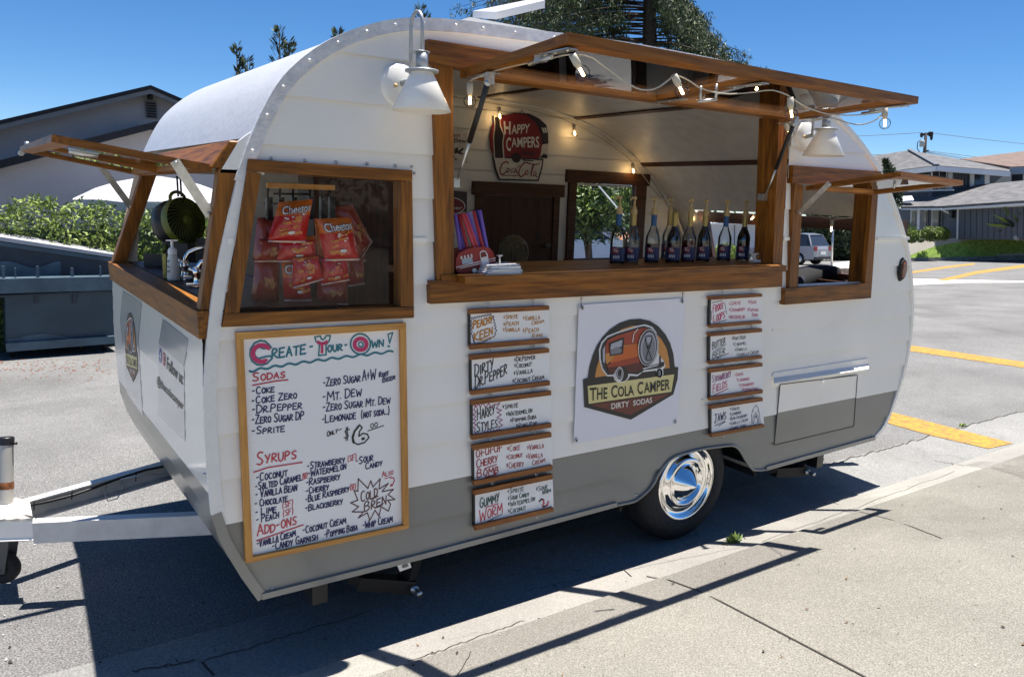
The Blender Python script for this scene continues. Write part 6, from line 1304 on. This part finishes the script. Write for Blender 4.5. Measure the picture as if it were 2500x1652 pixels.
# ---- big cedar
rs=random.Random(21); CD=30.; ct=gbase(1586,500,CD); cedar=thing('cedar_tree','tall dark cedar with drooping branches rising behind the trailer roof','tree',ct)
b=MB(); topc=D(1600,-900,CD); base_=ct; b.tube([base_,D(1586,400,CD),D(1586,50,CD),D(1592,-400,CD),topc],[.42,.36,.26,.15,.04],10)
c=MB()
def cedar_reach(yp):                                   # half widths in pixels at image height yp
    L=[(260,390,330),(175,390,318),(120,400,240),(60,440,170),(0,450,85),(-120,380,105),(-300,300,150),(-600,150,120),(-880,20,20)]
    for (a,l1,r1),(b_,l2,r2) in zip(L,L[1:]):
        if yp<=a and yp>=b_: t=(a-yp)/(a-b_); return l1+(l2-l1)*t,r1+(r2-r1)*t
    return 20,20
for i in range(280):
    yp=rs.uniform(-820,250) if i%4==0 else rs.uniform(-130,235); l,r=cedar_reach(yp); side=rs.choice((-1,1,-1,1,-1)); dep=rs.uniform(-1,1); Lx=(l if side<0 else r)*rs.uniform(.68,1.12)*math.sqrt(max(.05,1-dep*dep*.6))
    a=D(1587,yp-40,CD); e=D(1587+side*Lx,yp+rs.uniform(6,38),CD+dep*4.5); m_=a.lerp(e,.5)+Vector((rs.uniform(-.2,.2),rs.uniform(-.2,.2),rs.uniform(.2,.5)))
    P=[a,a.lerp(m_,.5)+Vector((0,0,.1)),m_,m_.lerp(e,.5)+Vector((0,0,.08)),e]; b.tube(P,[.035,.03,.022,.014,.006],5)
    for k in range(20):
        t=.18+.82*rs.random()**.8; s=t*4; j=min(3,int(s)); p=P[j].lerp(P[j+1],s-j); hang=rs.uniform(.15,.55)
        p=p+Vector((rs.uniform(-.25,.25),rs.uniform(-.25,.25),rs.uniform(-.02,.12)))
        for q_ in range(4): 
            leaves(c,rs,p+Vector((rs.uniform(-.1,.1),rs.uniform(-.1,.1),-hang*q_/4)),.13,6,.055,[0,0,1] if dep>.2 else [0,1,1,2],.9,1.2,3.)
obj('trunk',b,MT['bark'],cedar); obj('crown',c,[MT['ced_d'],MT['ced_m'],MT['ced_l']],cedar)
# ---- conifer tips over the roof
def spire(label,tips,d,seed):
    rs=random.Random(seed); g=gbase(tips[0][0],600,d); root=thing('conifer',label,'tree',g,'slim conifers behind the trailer roof'); c=MB(); b=MB()
    for (tx,ty,hh) in tips:
        t0=D(tx,ty,d); b.tube([Vector((t0.x,t0.y,g.z)) if False else t0-Vector((0,0,3)),t0],[.06,.008],5)
        for k in range(int(hh*46)):
            z=rs.random()**1.2*hh; r=.02+.26*z**.8; a=rs.uniform(0,6.28); p=t0+Vector((math.cos(a)*r*rs.random(),math.sin(a)*r*rs.random(),-z)); dv=Vector((math.cos(a)*.8,math.sin(a)*.8,.9)).normalized(); q=dv.orthogonal(); s=.10
            for w_ in range(3): o=Vector((rs.uniform(-.04,.04),)*3); dv2=(dv+Vector((rs.uniform(-.4,.4),rs.uniform(-.4,.4),rs.uniform(-.3,.3)))).normalized(); c.face([p+o-q*.012,p+o+dv2*s-q*.022,p+o+dv2*s*1.8,p+o+dv2*s+q*.022],rs.choice((0,0,1)))
    b.tube([g,Vector((g.x,g.y,D(tips[0][0],tips[0][1],d).z-2.5))],[.15,.07],6)
    obj('trunk',b,MT['bark'],root); obj('crown',c,[MT['ced_d'],MT['ced_m']],root)
spire('slim dark conifer tip, leftmost one rising over the white roof',[(578,116,3.2),(604,150,2.6)],17,1)
spire('slim dark conifer tip, second from the left over the white roof',[(682,78,3.2),(705,105,2.6)],17,2)
spire('thin conifer tips just showing over the drip rail by the front wall lamp',[(1029,22,2.2),(824,82,2.2)],16,3)
# ---- right hand house
TH_=R_(50); VD=Vector((FW.x,FW.y,0)).normalized(); az=math.atan2(VD.x,VD.y)+math.atan2(1090,1960); VV=Vector((math.sin(az),math.cos(az),0)); RR=Vector((VV.y,-VV.x,0))
AX=(RR*math.cos(TH_)-VV*math.sin(TH_)); BX=(RR*math.sin(TH_)+VV*math.cos(TH_)); AX=(AX-UG*AX.dot(UG)).normalized(); BX=(BX-UG*BX.dot(UG)).normalized()
HD=50.; HO=D(2337,583,HD)
def onp(p,n,o): d=ray(*p); t=(o-CAM).dot(n)/d.dot(n); return CAM+d*t
def FB(p,b_=0.): return onp(p,BX,HO+BX*b_)              # on a wall that runs along AX
def FA(p,a_=0.): return onp(p,AX,HO+AX*a_)              # on a wall that runs along BX
MT['sid']=mat('grey board siding',(.105,.115,.135),.8,var=.06,vscale=.8); MT['rsh']=mat('grey shingle roof',(.10,.098,.102),.9,var=.22,vscale=1.5,stretch=(1,1,6),col2=(.165,.16,.163)); MT['rbr']=mat('brown shingle roof',(.13,.092,.076),.9,col2=(.19,.135,.112),vscale=1.5,stretch=(1,1,6)); MT['wtrim']=mat('white house trim',(.72,.72,.72),.6); MT['wpane']=mat('house window glass',(.03,.033,.04),.12,coat=.5); MT['stuc3']=mat('tan stucco',(.40,.38,.33),.9)
R2=lambda x,y: px('R',x,y)
HS=thing('two_storey_house','grey two-storey house with shingle roofs and a wide garage across the street','house',HO)
def hp_(nm,mk,P,vec,root=HS): b=MB(); b.prism(P,vec); return obj(nm,b,MT[mk],root)
gw=hp_('garage_wall','sid',[FB(R2(*q)) for q in [(1000,745),(2100,690),(2100,1040),(1000,1038)]],BX*7)
hp_('garage_door','sid',[FB(R2(*q),-.06) for q in [(1140,748),(2060,702),(2060,1032),(1130,1030)]],BX*.05)
for P in ([(1122,742),(1136,742),(1130,1034),(1116,1034)],[(1122,742),(2060,698),(2060,706),(1122,752)]): hp_('garage_trim','wtrim',[FB(R2(*q),-.10) for q in P],BX*.08)
b=MB()
for k in range(16):
    x=1195+k*56; b.prism([FB(R2(x,752-2.9*k),-.075),FB(R2(x+5,752-2.9*k),-.075),FB(R2(x+3,1028),-.075),FB(R2(x-2,1028),-.075)],BX*.012)
obj('door_grooves',b,mat('siding groove',(.045,.05,.06),.9),HS)
pw=hp_('porch_wall','sid',[FB(R2(*q),1.2) for q in [(420,740),(1010,745),(1010,1040),(420,1050)]],BX*5)
for x0,x1 in ((680,735),(768,840),(880,975)):
    f=hp_('porch_window','wtrim',[FB(R2(*q),1.12) for q in [(x0,755),(x1,755),(x1-5,925),(x0-5,930)]],BX*.06); hp_('pane','wpane',[FB(R2(*q),1.08) for q in [(x0+8,764),(x1-8,764),(x1-12,920),(x0+3,922)]],BX*.03,f)
hp_('porch_post','wtrim',[FB(R2(*q),.1) for q in [(742,745),(768,745),(762,945),(737,945)]],BX*.3)
hp_('gutter_board','wtrim',[FB(R2(*q),-.7) for q in [(585,742),(1000,738),(2100,668),(2100,690),(1000,755),(585,752)]],BX*.1)
b=MB(); b.tube([FB(R2(985,740),-.7),FB(R2(1000,760),-.5),FB(R2(1060,785),-.1),FB(R2(1075,800),-.08)],.09,6); obj('downspout',b,MT['wtrim'],HS)
b=MB(); b.obox(FB(R2(1073,795),-.2),AX*.12,BX*.12,UG*.25); obj('porch_lantern',b,MT['black'],HS)
# lower roof rises from the gutter line back to the upper storey
g0=FB(R2(585,742),-.7); g1=FB(R2(1010,738),-.7); g2=FB(R2(2100,668),-.7)
lr=MB(); k1_=FB(R2(1320,535),6.); k2_=FB(R2(2100,465),6.); k0_=FB(R2(590,600),6.); 
lr.prism([g1,g2,k2_,k1_],UG*.15); lr.prism([g0,g1,FB(R2(1320,535),6.),k0_],UG*.14); obj('lower_roof',lr,MT['rsh'],HS)
pr=MB(); pr.prism([FB(R2(585,690),-.3),FB(R2(710,680),-.3),FB(R2(690,640),.8),FB(R2(590,645),.8)],UG*.15); obj('porch_roof',pr,MT['wtrim'],HS)
# upper storey, corner at pixel 2273
cB=2.6; c0_=FB(R2(875,690),cB); ca=(c0_-HO).dot(AX); ct_=FB(R2(878,365),cB)
ul=hp_('upper_wall','sid',[FB(R2(*q),cB) for q in [(300,600),(875,695),(880,350),(300,400)]],BX*.3); ur=hp_('upper_wall','sid',[FA(R2(*q),ca) for q in [(876,690),(1300,560),(1450,520),(1600,400),(1440,395),(880,350)]],-AX*.3)
hp_('side_wall','stuc3',[FA(R2(*q),ca-.4) for q in [(1430,380),(1640,395),(1640,530),(1430,540)]],-AX*.3)
for q,nm in (([(655,572),(1082,560),(1082,568),(655,582)],'sill'),): hp_('window_sill','wtrim',[FB(R2(*p),cB-.15) for p in q],BX*.12)
for P in ([(1085,378),(1112,378)],):
    pass
def win2(fn,off,fr,pn,dirv,shut=()):
    f=hp_('upper_window','wtrim',[fn(R2(*q),off(.08)) for q in fr],dirv*.1)
    for k in pn: hp_('pane','wpane',[fn(R2(*q),off(.14)) for q in k],dirv*.05,f)
    for k in shut: hp_('shutter','wtrim',[fn(R2(*q),off(.12)) for q in k],dirv*.06)
win2(FB,lambda t:cB-t,[(640,392),(870,378),(868,560),(640,572)],[[(650,400),(735,396),(735,560),(650,564)],[(745,395),(862,386),(860,552),(745,560)]],BX)
win2(FA,lambda t:ca+t,[(885,370),(1030,372),(1028,555),(882,570)],[[(895,382),(950,382),(950,560),(893,562)],[(962,382),(1018,382),(1016,552),(962,556)]],-AX,[[(1040,376),(1082,378),(1080,552),(1038,558)],[(1248,388),(1290,389),(1288,530),(1248,530)],[(1390,392),(1436,394),(1434,524),(1390,520)]])
win2(FA,lambda t:ca+t,[(1288,388),(1392,392),(1390,522),(1288,532)],[[(1296,394),(1384,398),(1384,520),(1296,528)]],-AX)
b=MB()
for k in range(9):
    x=905+k*22
    if x<1040: b.prism([FA(R2(x,572-k*3),ca+.03),FA(R2(x+5,572-k*3),ca+.03),FA(R2(x+5,668-k*8),ca+.03),FA(R2(x,670-k*8),ca+.03)],-AX*.02)
for x in (1105,1135,1165,1195,1225): b.prism([FA(R2(x,385),ca+.03),FA(R2(x+5,385),ca+.03),FA(R2(x+5,590-(x-1105)*.4),ca+.03),FA(R2(x,592-(x-1105)*.4),ca+.03)],-AX*.02)
for k in range(14):
    x=610+k*19; b.prism([FB(R2(x,590+k*0),cB-.03),FB(R2(x+4,590),cB-.03),FB(R2(x+4,640+k*3),cB-.03),FB(R2(x,640+k*3),cB-.03)],BX*.02)
obj('board_battens',b,mat('dark siding groove',(.06,.066,.08),.9),HS)  # battens in a darker grey than the siding
e0=FB(R2(300,420),cB-.9); e1=FB(R2(930,345),cB-.9); e2=FA(R2(1625,400),(e1-HO).dot(AX)); rg=FB(R2(668,198),cB+3.5)
b=MB(); b.prism([e0,e1,rg,FB(R2(250,262),cB+3.5)],UG*.12); e3=FA(R2(1700,340),(rg-HO).dot(AX)); b.prism([e1,e2,FA(R2(1630,372),(rg-HO).dot(AX)),rg],UG*.12); obj('upper_roof',b,MT['rsh'],HS)
b=MB(); b.bar(e0-UG*.1,e1-UG*.1,.2,.32,up=UG); b.bar(e1-UG*.1,e2-UG*.1,.2,.32,up=UG); obj('upper_fascia',b,MT['wtrim'],HS)
b=MB(); b.bar(e1+UG*.15,rg+UG*.17,.3,.1,up=UG); obj('hip_ridge',b,MT['sid'],HS)
NB=thing('brown_roof_house','house with a brown shingle roof partly hidden behind the grey two-storey house','house',D(2520,540,62))
def nD(p,d): return D(*R2(*p),d)
b=MB(); b.prism([nD((1150,290),66),nD((1640,368),60),nD((2300,330),56),nD((2300,150),66)],UG*.2); obj('roof',b,MT['rbr'],NB)
b=MB(); b.prism([nD((1640,392),60.5),nD((2300,352),57),nD((2300,700),57),nD((1640,700),60.5)],BX*5); obj('wall',b,MT['stuc3'],NB)
b=MB(); b.bar(nD((1630,385),59.9),nD((2300,345),56.2),.2,.5,up=UG); obj('fascia',b,mat('bluish fascia',(.35,.40,.44),.7),NB)
f=MB(); f.prism([nD((1635,408),60),nD((1760,398),59.4),nD((1760,500),59.4),nD((1635,508),60)],BX*.1); f=obj('window',f,MT['wtrim'],NB); b=MB(); b.prism([nD((1645,416),59.9),nD((1742,408),59.4),nD((1742,495),59.4),nD((1645,500),59.9)],BX*.1); obj('pane',b,MT['wpane'],f)
b=MB(); b.tube([nD((1250,305),64),nD((1250,280),64)],.12,6); obj('vent_pipe',b,MT['sid'],NB)
# lot: driveway, lawn, opposite kerb on one rising plane
LK=(1/((ground_at(2300,637)-CAM).dot(FW))-.02)/53
def LP(p,l=0.): q=p; dd=1/(.0200+(q[1]-583)*LK); P=D(q[0],q[1],dd); return P+UG*l
b=MB(); b.poly([LP(p) for p in [(2165,583),(2165,634),(2226,635),(2500,628),(2620,625),(2620,578),(2330,582)]]); b.prism([LP(p,-.02) for p in [(2165,583),(2165,634),(2226,635),(2500,628),(2620,625),(2620,578)]],-UG*.4); tag(obj('driveway',b,MT['drive']),None,kind='structure')
cv=[R2(660,1232),R2(675,1200),R2(760,1165),R2(900,1120),R2(1050,1088),R2(1200,1062),R2(1300,1050),R2(1500,1042),R2(2100,1030),R2(2100,1185),R2(1764,1180),R2(1500,1192),R2(1510,1205),R2(1300,1218),R2(1000,1230)]
b=MB(); b.poly([LP(p,.08) for p in cv])
lw=obj('lawn',b,MT['grass']); tag(lw,None,kind='structure')
b=MB(); kp=[(2200,637),(2350,634),(2450,631),(2620,627)]
for a_,c_ in zip(kp,kp[1:]): b.prism([LP(a_),LP(c_),LP((c_[0],c_[1]-1.5),.14),LP((a_[0],a_[1]-1.5),.14)],-UG*.5)
tag(obj('far_kerb',b,mat('weathered kerb',(.26,.25,.22),.9,var=.3,vscale=3)),None,kind='structure')
# bushes
def bush(name,label,p0,p1,d,seed,mk=('lf_d','lf_m','lf_l'),group='clipped round bushes by the porch',n=900,sz=.09):
    rs=random.Random(seed); c=D((p0[0]+p1[0])/2,(p0[1]+p1[1])/2,d); rx=(p1[0]-p0[0])/2*d/FPX; rz=(p1[1]-p0[1])/2*d/FPX; b=MB()
    for _ in range(n):
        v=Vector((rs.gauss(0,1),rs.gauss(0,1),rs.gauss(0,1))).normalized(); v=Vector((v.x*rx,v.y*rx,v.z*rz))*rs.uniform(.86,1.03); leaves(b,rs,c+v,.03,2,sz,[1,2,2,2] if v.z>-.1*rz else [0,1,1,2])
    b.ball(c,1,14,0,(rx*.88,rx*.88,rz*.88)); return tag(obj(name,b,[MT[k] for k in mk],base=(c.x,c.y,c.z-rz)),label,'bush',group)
bush('round_bush','round bush closest to the trailer rear edge',R2(620,945),R2(752,1062),48,1); bush('round_bush','largest clipped round bush, in front of the porch window',R2(785,920),R2(968,1048),49,2); bush('round_bush','middle-sized round bush just right of the largest one',R2(925,925),R2(1038,1042),50,3); bush('round_bush','smallest round bush, beside the garage wall',R2(1000,935),R2(1070,1040),51,4)
bush('low_shrub','low greyish shrub on the ground between the round bushes',R2(745,1030),R2(800,1060),48.5,9,('ced_d','ced_m','ced_m'),None,300,.06)
def spiky(name,label,p,d,r,seed,n=60,up=.5):
    rs=random.Random(seed); c=D(*p,d); b=MB()
    for _ in range(n):
        a=rs.uniform(0,6.28); e=rs.uniform(.1,1.2); v=Vector((math.cos(a)*math.cos(e),math.sin(a)*math.cos(e),math.sin(e)))*r*rs.uniform(.6,1); q=v.cross(UG).normalized()*.05; b.face([c-q,c+q,c+v*.6+q*.8,c+v-Vector((0,0,.1*r)),c+v*.6-q*.8],rs.choice((0,1,2)))
    return tag(obj(name,b,[MT['lf_d'],MT['lf_m'],MT['lf_l']],base=c),label,'plant')
spiky('sago_plant','small palm-like plant beside the porch behind a round bush',R2(630,960),51,1.1,3); spiky('yucca_plant','dark spiky plant at the right picture edge before the garage',R2(1745,960),46,2.2,4,110)
rs=random.Random(6)
for k,(x,y,r) in enumerate(((1697,1018,.2),(1722,1008,.26),(1752,1016,.22))):
    c=D(*R2(x,y),45.5); b=MB(); b.ball(c,r,10,0,(1.1,1,.7))
    for v in b.v: v+=Vector((rs.uniform(-.08,.08),)*3)
    tag(obj('garden_rock',b,mat('pale rock',(.50,.47,.43),.9,var=.2,vscale=2)),('leftmost','middle','rightmost')[k]+' of the pale rocks under the spiky plant','rock','pale garden rocks')
rs=random.Random(15); b=MB(); 
for y in range(0,60):
    t=y/60; c=D(*R2(432+150*t**1.0*.9 if t<.3 else 470+t*75,285+t*430),47); leaves(b,rs,c,.10+.42*min(1,t*2.2)*(1 if t<.8 else .7),34,.12,[0,0,1],1,-.6,2)
tag(obj('cypress_shrub',b,[MT['ced_d'],MT['ced_m']]),'dark conical evergreen between the trailer edge and the grey house','shrub')
# utility pole
ub=gbase(2255,600,90); up_=thing('utility_pole','wooden utility pole with transformer and crossarm above the grey house roof','utility pole',ub)
UD=(D(2255,500,90)-CAM).dot(FW)
MT['poleb']=mat('dark pole wood',(.035,.025,.02),.9); b=MB(); b.tube([ub,D(*R2(812,225),90),D(*R2(825,18),90)],[.2,.19,.15],8); obj('pole',b,MT['poleb'],up_)
b=MB(); b.bar(D(*R2(772,38),90),D(*R2(892,22),90),.15,.28); b.bar(D(*R2(775,215),90),D(*R2(850,185),90),.1,.15); obj('crossarm',b,MT['poleb'],up_)
b=MB(); b.lathe([(0,0),(.27,0),(.27,.66),(.2,.72),(0,.72)],D(*R2(787,150),89.6),UG,14); obj('transformer',b,mat('transformer grey',(.38,.42,.42),.5),up_)
b=MB()
for q in ((785,18),(862,8),(884,8)): a=D(*R2(*q),90); b.lathe([(.12,-.5),(.16,-.3),(.12,0)],a,UG,8)
b.lathe([(.1,-.9),(.17,-.6),(.1,0)],D(*R2(878,62),90)+UG*.6,UG,8); obj('insulators',b,MT['poleb'],up_)
b=MB(); b.tube([D(*R2(778,85),90),D(*R2(745,110),90),D(*R2(742,170),90),D(*R2(765,200),90)],.05,5); obj('jumper_wire',b,MT['poleb'],up_)
MT['wire']=mat('wire',(.12,.14,.17),.6)
for k,(a_,c_,e_) in enumerate((((835,190),(1350,252),(1700,300)),((835,198),(1250,268),(1700,330)),((838,206),(1200,275),(1650,340)),((890,20),(1400,90),(2200,165)),((772,15),(400,45),(-700,80)),((780,215),(600,218),(-600,260)))):
    P=[]
    for t in range(13): u=t/12; P.append(D(*R2(*[(1-u)**2*a_[i]+2*u*(1-u)*c_[i]+u*u*e_[i] for i in (0,1)]),90+ (u*18 if k<4 else u*10)))
    b=MB(); b.tube(P,.030,4); obj('power_wire',b,MT['wire'],up_)
# ---- seen through the trailer windows
t1=crown_tree('street_tree','leafy shade tree seen through the far window of the trailer',gbase(1440,640,13.5),(D(1440,505,13.5).z-gbase(1440,640,13.5).z)/.7,.75,31,n=70,m=60,sz=.075,trunk=.09,zc=.70,flat=.8)
t2=crown_tree('street_tree','second tree seen at the right side of the far window',gbase(1555,640,16),(D(1555,495,16).z-gbase(1555,640,16).z)/.68,.8,32,n=50,m=60,sz=.085,trunk=.09,zc=.68)
FH=thing('tile_roof_house','low house with an orange tile roof and white garage door seen through the far window','house',D(1450,600,42))
def fD(p,d): return D(*px('H',*p),d)
MT['tile']=mat('orange roof tile',(.42,.19,.10),.9,var=.3,vscale=3)
b=MB(); b.prism([fD((1350,870),40),fD((1640,858),40),fD((2250,850),40),fD((2250,750),46),fD((1750,795),46),(fD((1350,830),46))],UG*.15); obj('roof',b,MT['tile'],FH)
b=MB(); b.prism([fD((1350,868),40.6),fD((2300,852),40.6),fD((2300,1040),40.6),fD((1350,1040),40.6)],VD*5); obj('wall',b,mat('pink stucco',(.50,.38,.34),.9),FH)
b=MB(); b.prism([fD((1720,875),40.4),fD((2100,868),40.4),fD((2100,1000),40.4),fD((1720,1000),40.4)],VD*.1); gdr=obj('garage_door',b,MT['wtrim'],FH); b=MB()
for k in range(5): b.prism([fD((1735+k*70,890),40.3),fD((1790+k*70,888),40.3),fD((1790+k*70,905),40.3),fD((1735+k*70,907),40.3)],VD*.05)
obj('pane',b,MT['wpane'],gdr)
HB=thing('pale_house','pale upper house wall behind the trees seen through the far window','house',D(1420,520,50)); b=MB(); b.prism([D(1380,470,50),D(1620,470,50),D(1620,600,50),D(1380,600,50)],VD*6); obj('wall',b,MT['stucco2'],HB); b=MB(); b.prism([D(1360,470,49.5),D(1640,470,49.5),D(1600,440,53),D(1400,440,53)],VD*3); obj('roof',b,MT['shing'],HB)
def car(label,o,fwd,col,L=4.6,H=1.62,W=1.85):
    o=Vector(o); f=Vector((fwd.x,fwd.y,0)).normalized(); f=(f-UG*f.dot(UG)).normalized(); s=UG.cross(f).normalized(); root=thing('parked_car',label,'car',o); T=lambda a,z,w_: o+f*a*L/2+UG*z*H+s*w_*W/2
    pb=[(-1,.30),(-1,.52),(-.96,.62),(-.55,.62)]; low=[(-1,.18),(-1.0,.50),(-.97,.60),(.42,.60),(.93,.50),(1,.40),(1,.18)]; cab=[(-.96,.59),(-.80,.95),(-.60,1.0),(.02,.985),(.44,.60)]
    def loft(nm,prof,w0,w1,mt_,par=root):
        b=MB(); zs=[z for _,z in prof]; z0,z1=min(zs),max(zs); wf=lambda z: w0+(w1-w0)*(z-z0)/(z1-z0)
        Lf=[T(a,z,wf(z)) for a,z in prof]; Rg=[T(a,z,-wf(z)) for a,z in prof]; b.poly(Lf); b.poly(Rg[::-1])
        for i in range(len(prof)): j=(i+1)%len(prof); b.face([Lf[i],Lf[j],Rg[j],Rg[i]])
        return obj(nm,b,mt_,par,.05)
    bm_=mat('car paint',col,.25,.2,coat=.7); body=loft('body',low,1,.97,bm_); loft('cabin',cab,.95,.72,MT['wpane'])
    b=MB(); P=[(-.82,.955),(-.60,1.015),(.02,1.0),(.06,.97),(-.62,.975)]; b.prism([T(a,z,.74) for a,z in P],-s*.74*W); obj('roof_panel',b,bm_,root)
    for a in (-.93,-.36,.0,.44):
        for w_ in (1,-1): b=MB(); t=a if a in (.44,-.93) else a; b.bar(T(t,.60,w_*.945),T({-.93:-.80,.44:.03}.get(a,a),.965,w_*.745),.07,.05); obj('pillar',b,bm_,root)
    for a in (-.62,.62):
        for w_ in (1,-1): b=MB(); b.lathe([(0,-.1),(.24,-.1),(.34,-.08),(.34,.1),(0,.1)],T(a,0,w_*.9)+UG*.34,s,18); wh=obj('wheel',b,MT['rubber'],root); b=MB(); b.lathe([(0,.0),(.2,0),(.21,-.01)],T(a,0,w_*.9)+UG*.34+s*.105*w_,s,14); obj('rim',b,MT['steel'],wh)
    for w_ in (.8,-.8): b=MB(); b.obox(T(-1.0,.52,w_),f*.03,s*.14,UG*.12); obj('tail_lamp',b,ink('tail red',(.25,.01,.01),.2),root); b=MB(); b.obox(T(.985,.46,w_),f*.03,s*.16,UG*.07); obj('headlight',b,MT['wtrim'],root)
    b=MB(); b.obox(T(-1.01,.38,0),f*.01,s*.26,UG*.08); obj('number_plate',b,MT['wtrim'],root); b=MB(); b.obox(T(-1.0,.22,0),f*.05,s*.85,UG*.06); obj('bumper',b,MT['rubber'],root)
    return root
g=gbase(1432,650,30); g=D(1440,648,30); car('white car parked before the tile-roofed house, seen through the far window',g,RT*.95-FW*.25,(.62,.63,.66))
g=ground_at(1915,645); car('silver car with its tail towards the rear side window opening',g,-RT*.62+FW*.78,(.30,.31,.34),H=1.7)
P0=D(1805,600,60); wh_=thing('white_outbuilding','plain white panelled wall building seen through the rear window','building',P0)
b=MB(); b.prism([D(1735,548,60),D(1872,548,60),D(1872,606,60),D(1735,606,60)],VD*6); obj('wall',b,mat('blue white panel',(.60,.64,.70),.6),wh_)
for xx in (1793,1853): b=MB(); b.prism([D(xx,549,59.9),D(xx+1.5,549,59.9),D(xx+1.5,605,59.9),D(xx,605,59.9)],VD*.05); obj('panel_joint',b,MT['sid'],wh_)
b=MB(); b.prism([D(1725,544,59),D(1880,544,59),D(1880,548,59),D(1725,548,59)],VD*7.5); obj('roof_edge',b,MT['wtrim'],wh_)
bush('garden_bush','bright green bush low in the rear window beside the silver car',(1738,598),(1808,652),38,12,('lf_m','lf_l','lf_l'),None,900,.10)
for k,(x0,y0,x1,y1,lb) in enumerate(((1960,505,2030,640,'dark leafy bush behind the thin pole seen in the rear side window'),(2015,520,2110,640,'dark leafy bush farther right behind the thin pole'))): bush('dark_bush',lb,(x0,y0),(x1,y1),52,20+k,('ced_d','ced_d','ced_m'),None,1600,.22)
crown_tree('street_tree','tree whose dark branches hang above the white outbuilding',gbase(1720,600,48),7.5,2.6,41,n=46,m=40,sz=.2,trunk=.2)
pg=ground_at(2030,650); pb2=thing('metal_pole','thin grey metal pole standing in the street view of the rear side window','pole',pg); b=MB(); b.tube([pg,pg+UG*2.3],.05,8); obj('shaft',b,MT['steel'],pb2); b=MB(); b.lathe([(0,0),(.16,0),(.14,.02),(0,.02)],pg,UG,12); b.lathe([(.052,0),(.052,.05),(0,.06)],pg+UG*2.29,UG,8); obj('end_caps',b,MT['steel'],pb2)
b=MB(); b.poly([ground_at(*q,.02) for q in [(2036,642),(2075,637),(2110,634),(2110,668),(2030,668)]]); tag(obj('concrete_apron',b,mat('bright concrete',(.55,.53,.48),.9,var=.06,vscale=2)),None,kind='structure')
# ---- weeds at the kerb
def weed(label,q,n,r,seed):
    rs=random.Random(seed); b=MB(); c=ground_at(*q)
    for _ in range(n):
        a=rs.uniform(0,6.28); e=rs.uniform(.2,1.2); v=Vector((math.cos(a)*math.cos(e),math.sin(a)*math.cos(e),math.sin(e)))*r*rs.uniform(.5,1); s=v.cross(Vector((0,0,1))).normalized()*r*.16; o=c+Vector((rs.uniform(-r,r)*.7,rs.uniform(-r,r)*.3,0)); b.face([o,o+v*.5-s,o+v,o+v*.5+s],rs.choice((0,1,1)))
    return tag(obj('weed',b,[MT['lf_m'],MT['lf_l']],base=c),label,'weed','small weeds at the kerb')
weed('leafy green weed growing at the kerb joint near the wheel',px('P',990,1030),40,.055,1); weed('tiny weed in the gutter joint by the yellow band',px('Q',1810,668),24,.04,2)
# ---- unseen trees added behind the viewer for the window glass and hub cap to mirror
for k,(x,y,h,r,lb) in enumerate(((4.6,-11.5,8.,3.4,'broad dark tree added behind the viewer, mirrored in the front side window'),(8.6,-13,9.,3.8,'farther dark tree added behind the viewer, seen only in reflections'),(1.0,-15,8.,3.2,'left hand dark tree added behind the viewer, seen only in reflections'))):
    crown_tree('added_reflected_tree',lb,(x,y,gz(y)-.3),h,r,50+k,mk=('ced_d','lf_d','lf_m'),n=120,m=90,sz=.13,trunk=.3,zc=.5,flat=1.0)
